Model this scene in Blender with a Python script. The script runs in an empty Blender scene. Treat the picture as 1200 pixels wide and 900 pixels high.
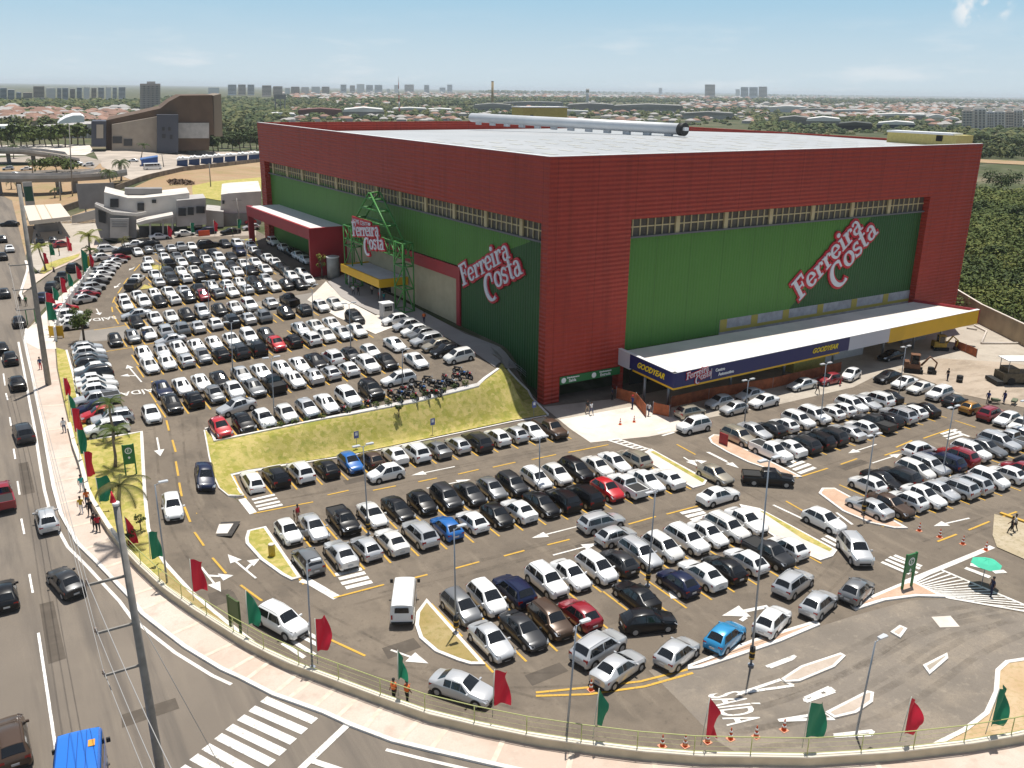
import bpy, bmesh, math, random
from mathutils import Vector, Matrix, Quaternion, noise
random.seed(7)
RND = random.Random(11)
C = bpy.context.scene.collection
PI = math.pi
H = 37.5            # camera height above the lower lot, metres
F = 1046.0          # focal length in photograph pixels (1200 wide)
# ---------------------------------------------------------------- camera frame (X along the store front, Y away, Z up)
def _norm(v): return v / v.length
_r = _norm(Vector((2390-600, 131-450, F))); _l = _norm(Vector((-75-600, 95-450, F)))
_u = _r.cross(_l)
if _u.y > 0: _u = -_u
_u.normalize()
AX = _r; AY = _u.cross(AX); AY.normalize()
if AY.dot(_l) < 0: AY = -AY
AZ = _u
def ray(px, py):
    d = Vector((px-600, py-450, F))
    return Vector((AX.dot(d), AY.dot(d), AZ.dot(d)))
def gz(px, py, z):
    d = ray(px, py); t = (z-H)/d.z
    return Vector((d.x*t, d.y*t, z))
def clamp(v, a, b): return a if v < a else b if v > b else v
def sst(t):
    t = clamp(t, 0., 1.); return t*t*(3-2*t)
def interp(x, xs, ys):
    if x <= xs[0]: return ys[0]
    for i in range(1, len(xs)):
        if x <= xs[i]:
            k = (x-xs[i-1])/(xs[i]-xs[i-1]); return ys[i-1]+(ys[i]-ys[i-1])*k
    return ys[-1]
# ---------------------------------------------------------------- terrain: flat lower lot, raised upper lot joined by a ramp and a lawn bank
def T(x, y):
    y0 = interp(x, (13, 18.5, 24, 55, 57.5), (60, 79.5, 84.6, 84.8, 90))
    y1 = interp(x, (13, 18.5, 24, 50, 55, 57.5), (98, 88.2, 88.0, 88.6, 91.5, 99))
    s = sst((y-y0)/(y1-y0))
    if s <= 0: return 0.0
    up = 2.6+0.06*clamp(x-18, 0, 40)+0.018*(clamp(y, 90, 170)-110)
    f = 1-clamp((x-75)/70, 0, 1)
    return s*up*f
def G(px, py, dz=0.0):
    """where the line of sight through a point of the photograph meets the ground (raised by dz)"""
    d = ray(px, py); d = d/math.hypot(d.x, d.y)
    t0 = (8-H)/d.z if d.z < 0 else 4000
    t0 = max(5., min(t0, 4000.)); t = t0; st = 1.0
    f = lambda t: H+d.z*t-T(d.x*t, d.y*t)-dz
    while t < 30000 and f(t) > 0:
        t += st
        if t > 400: st = t*0.01
    a, b = t-st, t
    for _ in range(22):
        m = (a+b)/2
        if f(m) > 0: a = m
        else: b = m
    return Vector((d.x*b, d.y*b, T(d.x*b, d.y*b)))
def GL(pts, dz=0.0): return [G(a, b, dz) for a, b in pts]
def top_over(base, px, py):
    """height above base whose picture lies at row py (vertical thing)"""
    d = ray(px, py); s = math.hypot(base.x, base.y)/math.hypot(d.x, d.y)
    return H+d.z*s-base.z
def pole_top(base, px, py):
    """point on the sight line nearest to the vertical through base"""
    d = ray(px, py); dh = Vector((d.x, d.y)); b = Vector((base.x, base.y))
    t = b.dot(dh)/dh.dot(dh)
    return Vector((d.x*t, d.y*t, H+d.z*t))
# ---------------------------------------------------------------- materials
MATS = {}
def mat(name, col, rough=.7, metal=0., var=0., vscale=3., bump=0., bscale=30., coat=0., spec=.5, col2=None, emit=None, detail=4):
    if name in MATS: return MATS[name]
    m = bpy.data.materials.new(name); m.use_nodes = True
    nt = m.node_tree; b = nt.nodes['Principled BSDF']
    b.inputs['Base Color'].default_value = (*col, 1); b.inputs['Roughness'].default_value = rough
    b.inputs['Metallic'].default_value = metal; b.inputs['Coat Weight'].default_value = coat
    b.inputs['Coat Roughness'].default_value = .06
    b.inputs['Specular IOR Level'].default_value = spec
    if var or bump or col2:
        tc = nt.nodes.new('ShaderNodeTexCoord')
    if var or col2:
        n = nt.nodes.new('ShaderNodeTexNoise'); n.inputs['Scale'].default_value = vscale; n.inputs['Detail'].default_value = detail
        nt.links.new(tc.outputs['Object'], n.inputs['Vector'])
        r = nt.nodes.new('ShaderNodeValToRGB')
        c2 = col2 if col2 else tuple(clamp(c*(1+var), 0, 1) for c in col)
        c1 = col if col2 else tuple(c*(1-var) for c in col)
        r.color_ramp.elements[0].position = .35; r.color_ramp.elements[1].position = .65
        r.color_ramp.elements[0].color = (*c1, 1); r.color_ramp.elements[1].color = (*c2, 1)
        nt.links.new(n.outputs['Fac'], r.inputs['Fac']); nt.links.new(r.outputs['Color'], b.inputs['Base Color'])
    if bump:
        n2 = nt.nodes.new('ShaderNodeTexNoise'); n2.inputs['Scale'].default_value = bscale; n2.inputs['Detail'].default_value = 3
        nt.links.new(tc.outputs['Object'], n2.inputs['Vector'])
        bp = nt.nodes.new('ShaderNodeBump'); bp.inputs['Strength'].default_value = bump; bp.inputs['Distance'].default_value = .05
        nt.links.new(n2.outputs['Fac'], bp.inputs['Height']); nt.links.new(bp.outputs['Normal'], b.inputs['Normal'])
    MATS[name] = m; return m
def mixnoise(nt, tc, scale, lo, hi, c, fac_in, detail=6, rough=.6, dist=0.):
    """mix the colour fac_in towards c where a noise is high; returns the colour socket"""
    n = nt.nodes.new('ShaderNodeTexNoise'); n.inputs['Scale'].default_value = scale; n.inputs['Detail'].default_value = detail
    n.inputs['Roughness'].default_value = rough; n.inputs['Distortion'].default_value = dist
    nt.links.new(tc, n.inputs['Vector'])
    mr = nt.nodes.new('ShaderNodeMapRange'); mr.inputs['From Min'].default_value = lo; mr.inputs['From Max'].default_value = hi
    mr.inputs['To Max'].default_value = c[3]
    nt.links.new(n.outputs['Fac'], mr.inputs['Value'])
    mx = nt.nodes.new('ShaderNodeMix'); mx.data_type = 'RGBA'
    mx.inputs['B'].default_value = (*c[:3], 1)
    nt.links.new(mr.outputs['Result'], mx.inputs['Factor']); nt.links.new(fac_in, mx.inputs['A'])
    return mx.outputs['Result']
def layered(name, base, layers, rough=.9, bump=.2, bscale=25, spec=.3, stretch=None):
    m = bpy.data.materials.new(name); m.use_nodes = True; nt = m.node_tree; b = nt.nodes['Principled BSDF']
    b.inputs['Roughness'].default_value = rough; b.inputs['Specular IOR Level'].default_value = spec
    tc = nt.nodes.new('ShaderNodeTexCoord'); src = tc.outputs['Object']
    rgb = nt.nodes.new('ShaderNodeRGB'); rgb.outputs[0].default_value = (*base, 1); cur = rgb.outputs[0]
    for L in layers:
        s = src
        if len(L) > 4 and L[4]:
            mp = nt.nodes.new('ShaderNodeMapping'); mp.inputs['Scale'].default_value = L[4]
            nt.links.new(src, mp.inputs['Vector']); s = mp.outputs['Vector']
        cur = mixnoise(nt, s, L[0], L[1], L[2], L[3], cur)
    nt.links.new(cur, b.inputs['Base Color'])
    if bump:
        n2 = nt.nodes.new('ShaderNodeTexNoise'); n2.inputs['Scale'].default_value = bscale; n2.inputs['Detail'].default_value = 4
        nt.links.new(src, n2.inputs['Vector'])
        bp = nt.nodes.new('ShaderNodeBump'); bp.inputs['Strength'].default_value = bump; bp.inputs['Distance'].default_value = .04
        nt.links.new(n2.outputs['Fac'], bp.inputs['Height']); nt.links.new(bp.outputs['Normal'], b.inputs['Normal'])
    MATS[name] = m; return m
# ---------------------------------------------------------------- mesh builder
class MB:
    def __init__(s): s.v = []; s.f = []; s.mi = []; s.sm = []
    def vert(s, p): s.v.append(tuple(p)); return len(s.v)-1
    def face(s, pts, mi=0, sm=False):
        s.f.append([s.vert(p) for p in pts]); s.mi.append(mi); s.sm.append(sm)
    def idx(s, ids, mi=0, sm=False): s.f.append(list(ids)); s.mi.append(mi); s.sm.append(sm)
    def box(s, c, d, mi=0, rz=0, m=None):
        x, y, z = d[0]/2, d[1]/2, d[2]/2; c = Vector(c)
        R = m if m is not None else Matrix.Rotation(rz, 3, 'Z')
        P = [c+R@Vector((a*x, b*y, e*z)) for e in (-1, 1) for a, b in ((-1, -1), (1, -1), (1, 1), (-1, 1))]
        i = [s.vert(p) for p in P]
        for q in ((3, 2, 1, 0), (4, 5, 6, 7), (0, 1, 5, 4), (1, 2, 6, 5), (2, 3, 7, 6), (3, 0, 4, 7)):
            s.idx([i[k] for k in q], mi)
        return s
    def prism(s, poly, z0, z1, mi=0, mi_top=None):
        """poly: list of xy; z0/z1: number or per-vertex list"""
        n = len(poly); a = sum(poly[i][0]*poly[(i+1) % n][1]-poly[(i+1) % n][0]*poly[i][1] for i in range(n))
        zz0 = z0 if isinstance(z0, (list, tuple)) else [z0]*n; zz1 = z1 if isinstance(z1, (list, tuple)) else [z1]*n
        if a < 0: poly = poly[::-1]; zz0 = list(zz0)[::-1]; zz1 = list(zz1)[::-1]
        b = [s.vert((p[0], p[1], z)) for p, z in zip(poly, zz0)]; t = [s.vert((p[0], p[1], z)) for p, z in zip(poly, zz1)]
        s.idx(b[::-1], mi); s.idx(t, mi if mi_top is None else mi_top)
        for i in range(n):
            j = (i+1) % n; s.idx([b[i], b[j], t[j], t[i]], mi)
        return s
    def tube(s, pts, r, n=8, mi=0, cap=True, sm=True):
        pts = [Vector(p) for p in pts]; rs = r if isinstance(r, (list, tuple)) else [r]*len(pts)
        rings = []
        for k, p in enumerate(pts):
            d = (pts[min(k+1, len(pts)-1)]-pts[max(k-1, 0)])
            if d.length < 1e-9: d = Vector((0, 0, 1))
            d.normalize()
            a = d.cross(Vector((0, 0, 1)) if abs(d.z) < .9 else Vector((1, 0, 0))); a.normalize(); b = d.cross(a)
            rings.append([s.vert(p+(a*math.cos(2*PI*i/n)+b*math.sin(2*PI*i/n))*rs[k]) for i in range(n)])
        for k in range(len(rings)-1):
            for i in range(n):
                j = (i+1) % n; s.idx([rings[k][i], rings[k][j], rings[k+1][j], rings[k+1][i]], mi, sm)
        if cap:
            s.idx(rings[0][::-1], mi); s.idx(rings[-1], mi)
        return s
    def lathe(s, prof, c=(0, 0, 0), n=16, mi=0, sm=True):
        """prof: (radius, z) pairs from bottom to top"""
        rings = [[s.vert((c[0]+r*math.cos(2*PI*i/n), c[1]+r*math.sin(2*PI*i/n), c[2]+z)) for i in range(n)] for r, z in prof]
        for k in range(len(rings)-1):
            for i in range(n):
                j = (i+1) % n; s.idx([rings[k][i], rings[k][j], rings[k+1][j], rings[k+1][i]], mi, sm)
        s.idx(rings[0][::-1], mi); s.idx(rings[-1], mi)
        return s
    def build(s, name, mats, parent=None, loc=None, fix=False):
        me = bpy.data.meshes.new(name)
        me.from_pydata(s.v, [], s.f)
        if not isinstance(mats, (list, tuple)): mats = [mats]
        for m in mats: me.materials.append(m)
        me.polygons.foreach_set('material_index', s.mi)
        me.polygons.foreach_set('use_smooth', s.sm)
        if fix:
            bm = bmesh.new(); bm.from_mesh(me); bmesh.ops.remove_doubles(bm, verts=bm.verts, dist=1e-4)
            bmesh.ops.recalc_face_normals(bm, faces=bm.faces); bm.to_mesh(me); bm.free()
        me.update()
        return link(name, me, parent, loc)
def link(name, me, parent=None, loc=None):
    o = bpy.data.objects.new(name, me); C.objects.link(o)
    if parent is not None: o.parent = parent
    if loc is not None: o.location = loc
    return o
def tag(o, label=None, cat=None, group=None, kind=None):
    if label: o['label'] = label
    if cat: o['category'] = cat
    if group: o['group'] = group
    if kind: o['kind'] = kind
    return o
def thing(name, label, cat, loc=(0, 0, 0), rz=0., group=None):
    o = bpy.data.objects.new(name, None); C.objects.link(o); o.location = loc; o.rotation_euler = (0, 0, rz)
    o.empty_display_size = .2
    return tag(o, label, cat, group)
def clone(root, label=None, group=None):
    r = root.copy(); C.objects.link(r)
    if label: r['label'] = label
    if group: r['group'] = group
    for ch in root.children:
        c = ch.copy(); C.objects.link(c); c.parent = r
        for g in ch.children:
            d = g.copy(); C.objects.link(d); d.parent = c
    return r
def xy(p): return (p[0], p[1])
def offset_poly(poly, d):
    """move the outline inwards by d"""
    n = len(poly); a = sum(poly[i][0]*poly[(i+1) % n][1]-poly[(i+1) % n][0]*poly[i][1] for i in range(n))
    if a < 0: poly = poly[::-1]
    out = []
    for i in range(n):
        p0 = Vector(poly[i-1][:2]); p1 = Vector(poly[i][:2]); p2 = Vector(poly[(i+1) % n][:2])
        e1 = (p1-p0); e2 = (p2-p1)
        if e1.length < 1e-6 or e2.length < 1e-6: out.append(tuple(p1)); continue
        e1.normalize(); e2.normalize()
        n1 = Vector((-e1.y, e1.x)); n2 = Vector((-e2.y, e2.x)); b = n1+n2
        if b.length < .3: b = n1
        else: b = b.normalized()/max(.45, b.normalized().dot(n1))
        out.append(tuple(p1+b*d))
    return out
def smooth_poly(poly, it=1, closed=True):
    for _ in range(it):
        q = []; n = len(poly)
        for i in range(n if closed else n-1):
            a = Vector(poly[i][:2]); b = Vector(poly[(i+1) % n][:2])
            q += [tuple(a*.75+b*.25), tuple(a*.25+b*.75)]
        if not closed: q = [tuple(poly[0][:2])]+q+[tuple(poly[-1][:2])]
        poly = q
    return poly
def sheet(name, poly, off, m, maxlen=2.0, parent=None, skirt=0.):
    """a surface that follows the ground at height off (skirt: depth of its edge faces)"""
    bm = bmesh.new()
    vs = [bm.verts.new((p[0], p[1], 0)) for p in poly]
    f = bm.faces.new(vs); f.normal_update()
    if f.normal.z < 0: f.normal_flip()
    bmesh.ops.triangulate(bm, faces=bm.faces[:])
    for _ in range(9):
        es = [e for e in bm.edges if e.calc_length() > maxlen and (max(v.co.y for v in e.verts) > 55)]
        if not es: break
        bmesh.ops.subdivide_edges(bm, edges=es, cuts=1)
        bmesh.ops.triangulate(bm, faces=[f for f in bm.faces if len(f.verts) > 3])
    if skirt:
        be = [e for e in bm.edges if e.is_boundary]
        r = bmesh.ops.extrude_edge_only(bm, edges=be)
        low = {v for v in r['geom'] if isinstance(v, bmesh.types.BMVert)}
    else: low = set()
    for v in bm.verts: v.co.z = T(v.co.x, v.co.y)+off-(skirt if v in low else 0)
    bmesh.ops.recalc_face_normals(bm, faces=bm.faces)
    up = sum(f.normal.z*f.calc_area() for f in bm.faces)
    if up < 0: bmesh.ops.reverse_faces(bm, faces=bm.faces)
    me = bpy.data.meshes.new(name); bm.to_mesh(me); bm.free(); me.materials.append(m)
    return link(name, me, parent)
def stripmesh(mb, pts, w, off, mi=0):
    """painted line along ground points"""
    P = [Vector(p[:2]) for p in pts]; Q = [P[0]]
    for a, b in zip(P, P[1:]):
        n = max(1, int((b-a).length/1.5)) if max(a.y, b.y) > 55 else 1
        Q += [a+(b-a)*(k/n) for k in range(1, n+1)]
    L = []; R = []
    for i, p in enumerate(Q):
        d = Q[min(i+1, len(Q)-1)]-Q[max(i-1, 0)]; d.normalize(); nn = Vector((-d.y, d.x))*w/2
        a = p+nn; b = p-nn
        L.append((a.x, a.y, T(a.x, a.y)+off)); R.append((b.x, b.y, T(b.x, b.y)+off))
    for i in range(len(Q)-1): mb.face([R[i], R[i+1], L[i+1], L[i]], mi)
def text_mesh(name, body, size, m, parent=None, ext=.03, shear=0., align='CENTER', bold=0.):
    cu = bpy.data.curves.new(name, 'FONT'); cu.body = body; cu.size = size; cu.extrude = ext; cu.align_x = align; cu.align_y = 'CENTER'
    cu.shear = shear; cu.offset = bold; cu.resolution_u = 3
    o = bpy.data.objects.new(name, cu); C.objects.link(o)
    dg = bpy.context.evaluated_depsgraph_get(); me = bpy.data.meshes.new_from_object(o.evaluated_get(dg))
    C.objects.unlink(o); bpy.data.objects.remove(o)
    me.materials.clear(); me.materials.append(m); me.name = name
    return link(name, me, parent)
def frame(o, right, upv, pos):
    """place a flat object: its x along right, its y along upv"""
    r = Vector(right).normalized(); u = Vector(upv); u = (u-r*u.dot(r)).normalized(); n = r.cross(u)
    M = Matrix((r, u, n)).transposed().to_4x4(); M.translation = Vector(pos); o.matrix_world = M
    return o
def frame(o, right, upv, pos):
    r = Vector(right).normalized(); u = Vector(upv); u = (u-r*u.dot(r)).normalized(); n = r.cross(u)
    M = Matrix((r, u, n)).transposed().to_4x4(); M.translation = Vector(pos)
    o.matrix_basis = (o.parent.matrix_basis.inverted() @ M) if o.parent else M
    return o
def world_child(o):
    """a part whose mesh is written in world coordinates, under a thing placed at its base"""
    o.matrix_basis = o.parent.matrix_basis.inverted(); return o
def inst(name, me, parent, loc=(0, 0, 0), rot=(0, 0, 0)):
    o = link(name, me, parent, loc); o.rotation_euler = rot; return o
# ================================================================ setting
ASPH = layered('asphalt', (.172, .140, .107), [(.06, .45, .62, (.225, .184, .14, .8)), (.3, .48, .62, (.118, .097, .076, .75)), (.9, .53, .68, (.265, .217, .163, .6), (1, .25, 1)), (2.2, .58, .7, (.085, .07, .056, .6)), (14, .35, .7, (.118, .097, .075, .6)), (40, .5, .7, (.25, .21, .17, .45))], rough=.9, bump=.35, bscale=45)
ROAD = layered('road_asphalt', (.185, .154, .122), [(.05, .45, .6, (.235, .196, .155, .7)), (.55, .46, .62, (.115, .098, .082, .8), (1, .045, 1)), (.9, .53, .66, (.24, .20, .155, .6), (1, .09, 1)), (16, .4, .7, (.105, .093, .083, .5)), (45, .5, .7, (.24, .215, .19, .4))], rough=.88, bump=.3, bscale=45)
LANE = layered('worn_concrete_lane', (.235, .203, .168), [(.12, .40, .62, (.165, .142, .117, .75)), (.25, .46, .66, (.33, .275, .21, .7)), (1.6, .56, .72, (.42, .36, .28, .45)), (5, .5, .7, (.16, .135, .108, .4)), (16, .35, .7, (.15, .127, .104, .5))], rough=.9, bump=.3)
CONC = layered('pale_concrete', (.62, .55, .48), [(.12, .42, .62, (.74, .69, .63, .8)), (.6, .52, .68, (.48, .42, .36, .5)), (8, .45, .7, (.55, .49, .43, .4))], rough=.9, bump=.12)
SIDEW = layered('sidewalk_concrete', (.53, .42, .345), [(.09, .42, .6, (.62, .54, .47, .85)), (.7, .50, .66, (.43, .34, .275, .6)), (2.5, .55, .7, (.60, .50, .42, .5)), (9, .45, .7, (.46, .37, .30, .45))], rough=.9, bump=.1)
DIRT = layered('pale_dirt', (.36, .29, .22), [(.1, .42, .6, (.46, .38, .30, .8)), (.5, .48, .64, (.25, .20, .15, .7), (.4, 1, 1)), (1.5, .55, .7, (.5, .43, .35, .6)), (6, .45, .7, (.36, .3, .24, .4))], rough=.95, bump=.3)
GRASS = layered('dry_grass', (.31, .29, .05), [(.35, .42, .58, (.48, .40, .13, .8)), (1.2, .50, .64, (.20, .235, .032, .7)), (6, .45, .65, (.23, .24, .04, .5)), (25, .45, .7, (.46, .38, .15, .5))], rough=.95, bump=.8, bscale=14)
def sod_cells(m):
    nt = m.node_tree; b = nt.nodes['Principled BSDF']; cur = b.inputs['Base Color'].links[0].from_socket
    tc = nt.nodes.new('ShaderNodeTexCoord'); v = nt.nodes.new('ShaderNodeTexVoronoi'); v.distance = 'CHEBYCHEV'; v.inputs['Scale'].default_value = 2.3; nt.links.new(tc.outputs['Object'], v.inputs['Vector'])
    sp_ = nt.nodes.new('ShaderNodeSeparateColor'); nt.links.new(v.outputs['Color'], sp_.inputs[0])
    mr_ = nt.nodes.new('ShaderNodeMapRange'); mr_.inputs['From Min'].default_value = .35; mr_.inputs['From Max'].default_value = .95; mr_.inputs['To Max'].default_value = .6; nt.links.new(sp_.outputs[0], mr_.inputs['Value'])
    mx_ = nt.nodes.new('ShaderNodeMix'); mx_.data_type = 'RGBA'; mx_.inputs['B'].default_value = (.56, .44, .18, 1); nt.links.new(mr_.outputs[0], mx_.inputs['Factor']); nt.links.new(cur, mx_.inputs['A']); nt.links.new(mx_.outputs['Result'], b.inputs['Base Color'])
sod_cells(GRASS)
TANG = layered('tan_grass', (.33, .25, .10), [(.5, .42, .6, (.42, .33, .17, .8)), (2, .48, .64, (.24, .20, .06, .7)), (20, .45, .7, (.2, .16, .06, .5))], rough=.95, bump=.6, bscale=14)
BARE = layered('bare_earth', (.35, .235, .135), [(.03, .42, .6, (.40, .29, .18, .9)), (.12, .5, .64, (.2, .19, .06, .5)), (1.5, .5, .7, (.26, .15, .07, .6))], rough=.95, bump=.4, bscale=6)
PINK = layered('pink_paving', (.50, .33, .23), [(.5, .42, .6, (.58, .42, .31, .8)), (5, .5, .7, (.4, .27, .19, .5))], rough=.9, bump=.15)
WPAINT = layered('white_road_paint', (.74, .72, .68), [(.5, .5, .66, (.55, .52, .47, .7)), (5, .56, .66, (.30, .26, .21, .75)), (30, .55, .7, (.4, .36, .31, .5))], rough=.75, bump=0)
WPAINT_OLD = mat('worn_white_paint', (.74, .72, .69), .75, var=.3, vscale=3)
YPAINT = layered('yellow_road_paint', (.60, .36, .055), [(.5, .5, .66, (.48, .30, .07, .7)), (6, .55, .66, (.26, .18, .08, .7)), (30, .55, .7, (.3, .2, .09, .5))], rough=.75, bump=0)
KERBW = layered('white_kerb_paint', (.72, .69, .65), [(.6, .5, .66, (.58, .53, .47, .7)), (5, .56, .7, (.40, .35, .29, .6))], rough=.8, bump=0)
LAND = layered('far_land', (.085, .095, .04), [(.004, .42, .56, (.055, .07, .025, .9)), (.011, .5, .6, (.24, .19, .13, .8)), (.03, .46, .6, (.04, .055, .018, .9)), (.08, .52, .64, (.2, .17, .13, .7)), (.2, .45, .65, (.07, .075, .03, .6))], rough=1, bump=0)
# ground: one sheet to the horizon, finer near the lots
def axis(a, b, n0, step, far, k):
    v = [a+(b-a)*i/n0 for i in range(n0+1)]; s = step; x = b; up = []
    while x < far: s *= k; x += s; up.append(x)
    s = step; x = a; dn = []
    while x > -far: s *= k; x -= s; dn.append(x)
    return dn[::-1]+v+up
gx = axis(-14, 76, 90, 1.0, 42000, 1.22); gy = axis(46, 132, 86, 1.0, 42000, 1.22)
mb = MB()
ids = [[mb.vert((x, y, T(x, y)-(.45 if 40 < x < 57.2 and 80 < y < 118 else .03))) for x in gx] for y in gy]
for j in range(len(gy)-1):
    for i in range(len(gx)-1): mb.idx([ids[j][i], ids[j][i+1], ids[j+1][i+1], ids[j+1][i]], 0, True)
tag(mb.build('ground', LAND), kind='structure')
def kerbstrip(mb, pts, w, h, deep=.35):
    P = [Vector(p[:2]) for p in pts]; Q = [P[0]]
    for a, b in zip(P, P[1:]):
        n = max(1, int((b-a).length/1.5)) if max(a.y, b.y) > 55 else 1
        Q += [a+(b-a)*(k/n) for k in range(1, n+1)]
    I = []
    for i, p in enumerate(Q):
        d = Q[min(i+1, len(Q)-1)]-Q[max(i-1, 0)]; d.normalize(); n = Vector((-d.y, d.x))*w/2; a = p-n; b = p+n; za, zb = T(a.x, a.y)+h, T(b.x, b.y)+h
        I.append([mb.vert((a.x, a.y, za-deep)), mb.vert((b.x, b.y, zb-deep)), mb.vert((b.x, b.y, zb)), mb.vert((a.x, a.y, za))])
    for a, b in zip(I, I[1:]):
        for j in range(4): mb.idx([a[j], b[j], b[(j+1) % 4], a[(j+1) % 4]])
    mb.idx(I[0]); mb.idx(I[-1][::-1])
# ---- outlines read off the photograph, laid on the ground
WALLPX = [(65, 408), (67, 433), (73, 463), (82, 503), (88, 528), (96, 550), (104, 582), (110.5, 596), (128, 624.5), (147, 650.5), (165, 670), (195, 698), (230, 723), (288, 760), (334, 784), (386, 803.5), (440, 824), (505, 847), (570, 862.5), (633, 875), (690, 883), (755, 891), (820, 896), (947, 898), (1041, 892), (1137, 881), (1200, 870), (1280, 850)]
KERBPX = [(14, 235), (24, 275), (32, 306), (28, 330), (26, 345)]
KERB2 = [(31, 386), (29, 400), (36, 433), (43, 467), (50, 500), (57, 540), (63, 572), (71.5, 603), (91, 637.5), (115, 661), (152, 700), (167, 720), (217, 759), (260, 785), (282, 795), (321, 815), (341, 822), (380, 836), (410, 850), (460, 869), (505, 880), (592, 900), (700, 925), (850, 945), (1000, 945), (1280, 910)]
wall_line = [xy(p) for p in GL(WALLPX)]
kerb_line = [xy(p) for p in GL(KERB2)]
# avenue: a wide sheet left of and below the kerb
av = [(-60, -30), (260, -30), (240, 26), (150, 26)]+kerb_line[::-1]+[xy(p) for p in GL(KERBPX[::-1])]+[xy(G(6, 215)), xy(G(-60, 212)), (-60, 140)]
tag(sheet('avenue', av, .0, ROAD, 2.5), kind='structure')
# parking lot
LOTPX = [(150, 287), (215, 276), (300, 276), (392, 330), (460, 372), (545, 418)]
lot = [xy(G(p[0], p[1])) for p in LOTPX]
lot = [wall_line[i] for i in range(len(wall_line))]+[(150, 14), (235, 30), (215, 62), (190, 86), (59.5, 90), (58, 110), (57.5, 150)]+[xy(G(392, 322)), xy(G(300, 270)), xy(G(215, 270)), xy(G(138, 283)), xy(G(112, 303)), xy(G(78, 372))]
tag(sheet('parking_lot', lot, .012, ASPH, 1.0), kind='structure')
def px_sheet(name, px, off, m, maxlen=2., sm=0, kind='structure'):
    P = [xy(p) for p in GL(px)]
    if sm: P = smooth_poly(P, sm)
    return tag(sheet(name, P, off, m, maxlen), kind=kind)
px_sheet('exit_lanes', [(760, 786), (880, 757), (965, 733), (1000, 722), (1065, 704), (1110, 702), (1280, 735), (1280, 842), (1200, 866), (1137, 877), (1041, 888), (940, 893), (880, 892), (842, 870), (800, 826)], .021, LANE)
px_sheet('forecourt', [(637, 477), (735, 466), (1122, 384), (1150, 380), (1290, 405), (1290, 500), (1196, 470), (1120, 462), (1080, 442), (1040, 434), (1000, 454), (905, 476), (830, 490), (800, 505), (760, 512), (692, 519), (668, 503)], .035, layered('grey_concrete', (.40, .35, .29), [(.1, .42, .6, (.47, .42, .35, .8)), (.5, .5, .66, (.31, .27, .22, .6)), (1.6, .55, .7, (.54, .48, .41, .5)), (8, .45, .7, (.34, .3, .25, .4))], rough=.9, bump=.15))
px_sheet('garage_apron', [(655, 492), (745, 476), (790, 478), (822, 491), (790, 506), (760, 512), (692, 519), (670, 504)], .048, CONC)
px_sheet('dirt_yard', [(1052, 433), (1100, 420), (1180, 425), (1290, 440), (1290, 508), (1200, 478), (1130, 463), (1080, 444)], .05, DIRT)
# sidewalk along the store's shaded side
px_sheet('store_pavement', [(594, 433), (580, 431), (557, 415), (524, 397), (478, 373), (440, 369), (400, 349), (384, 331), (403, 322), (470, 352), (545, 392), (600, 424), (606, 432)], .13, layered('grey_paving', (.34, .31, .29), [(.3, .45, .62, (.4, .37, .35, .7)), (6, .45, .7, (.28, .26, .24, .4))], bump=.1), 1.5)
px_sheet('entrance_plaza', [(382, 330), (402, 350), (440, 370), (452, 366), (470, 372), (478, 377), (440, 392), (395, 372), (360, 352)], .075, CONC, 1.5)
px_sheet('crossing_strip', [(95, 388), (140, 383), (200, 372), (300, 354), (385, 340), (400, 352), (300, 368), (205, 386), (140, 398), (92, 402)], .03, layered('light_asphalt', (.24, .22, .195), [(.3, .45, .62, (.3, .27, .24, .7)), (8, .45, .7, (.2, .18, .16, .5))]), 1.5)
# sidewalk between avenue and the low wall
sw = offset_poly(kerb_line+wall_line[::-1], .05)
tag(sheet('sidewalk', sw, .13, SIDEW, 1.5, skirt=.2), kind='structure')
mb = MB(); kerbstrip(mb, [Vector(p) for p in kerb_line], .3, .15)
kerbstrip(mb, GL([(30, 306), (33, 315), (24, 345), (27, 352)]), .4, .15)
tag(mb.build('sidewalk_kerb', KERBW, fix=True), kind='structure')
mb = MB(); GLn = []
for i in range(len(kerb_line)):
    d = (Vector(kerb_line[min(i+1, len(kerb_line)-1)])-Vector(kerb_line[max(i-1, 0)])).normalized(); GLn.append(Vector(kerb_line[i])+Vector((d.y, -d.x))*(.78 if (Vector((d.y, -d.x)).x+Vector((d.y, -d.x)).y) < 0 else -.78))
stripmesh(mb, GLn[1:15], .26, .02); stripmesh(mb, GLn[19:], .24, .021)
tag(mb.build('gutter_line', KERBW), kind='structure')
mb = MB()
for i in range(6, 60, 2):
    k = i/60; s = k*(len(kerb_line)-1); j = int(s); a = Vector(kerb_line[j]).lerp(Vector(kerb_line[min(j+1, len(kerb_line)-1)]), s-j)
    b = min((Vector(w) for w in sum([[Vector(p).lerp(Vector(q), t/6) for t in range(6)] for p, q in zip(wall_line, wall_line[1:])], [])), key=lambda w: (w-a).length)
    if (b-a).length < 14 and a.y < 130: stripmesh(mb, [a.lerp(b, .06), a.lerp(b, .96)], .32, .145)
tag(mb.build('sidewalk_joint', mat('joint_band', (.63, .53, .43), .9, var=.1, vscale=2)), kind='structure')
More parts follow.
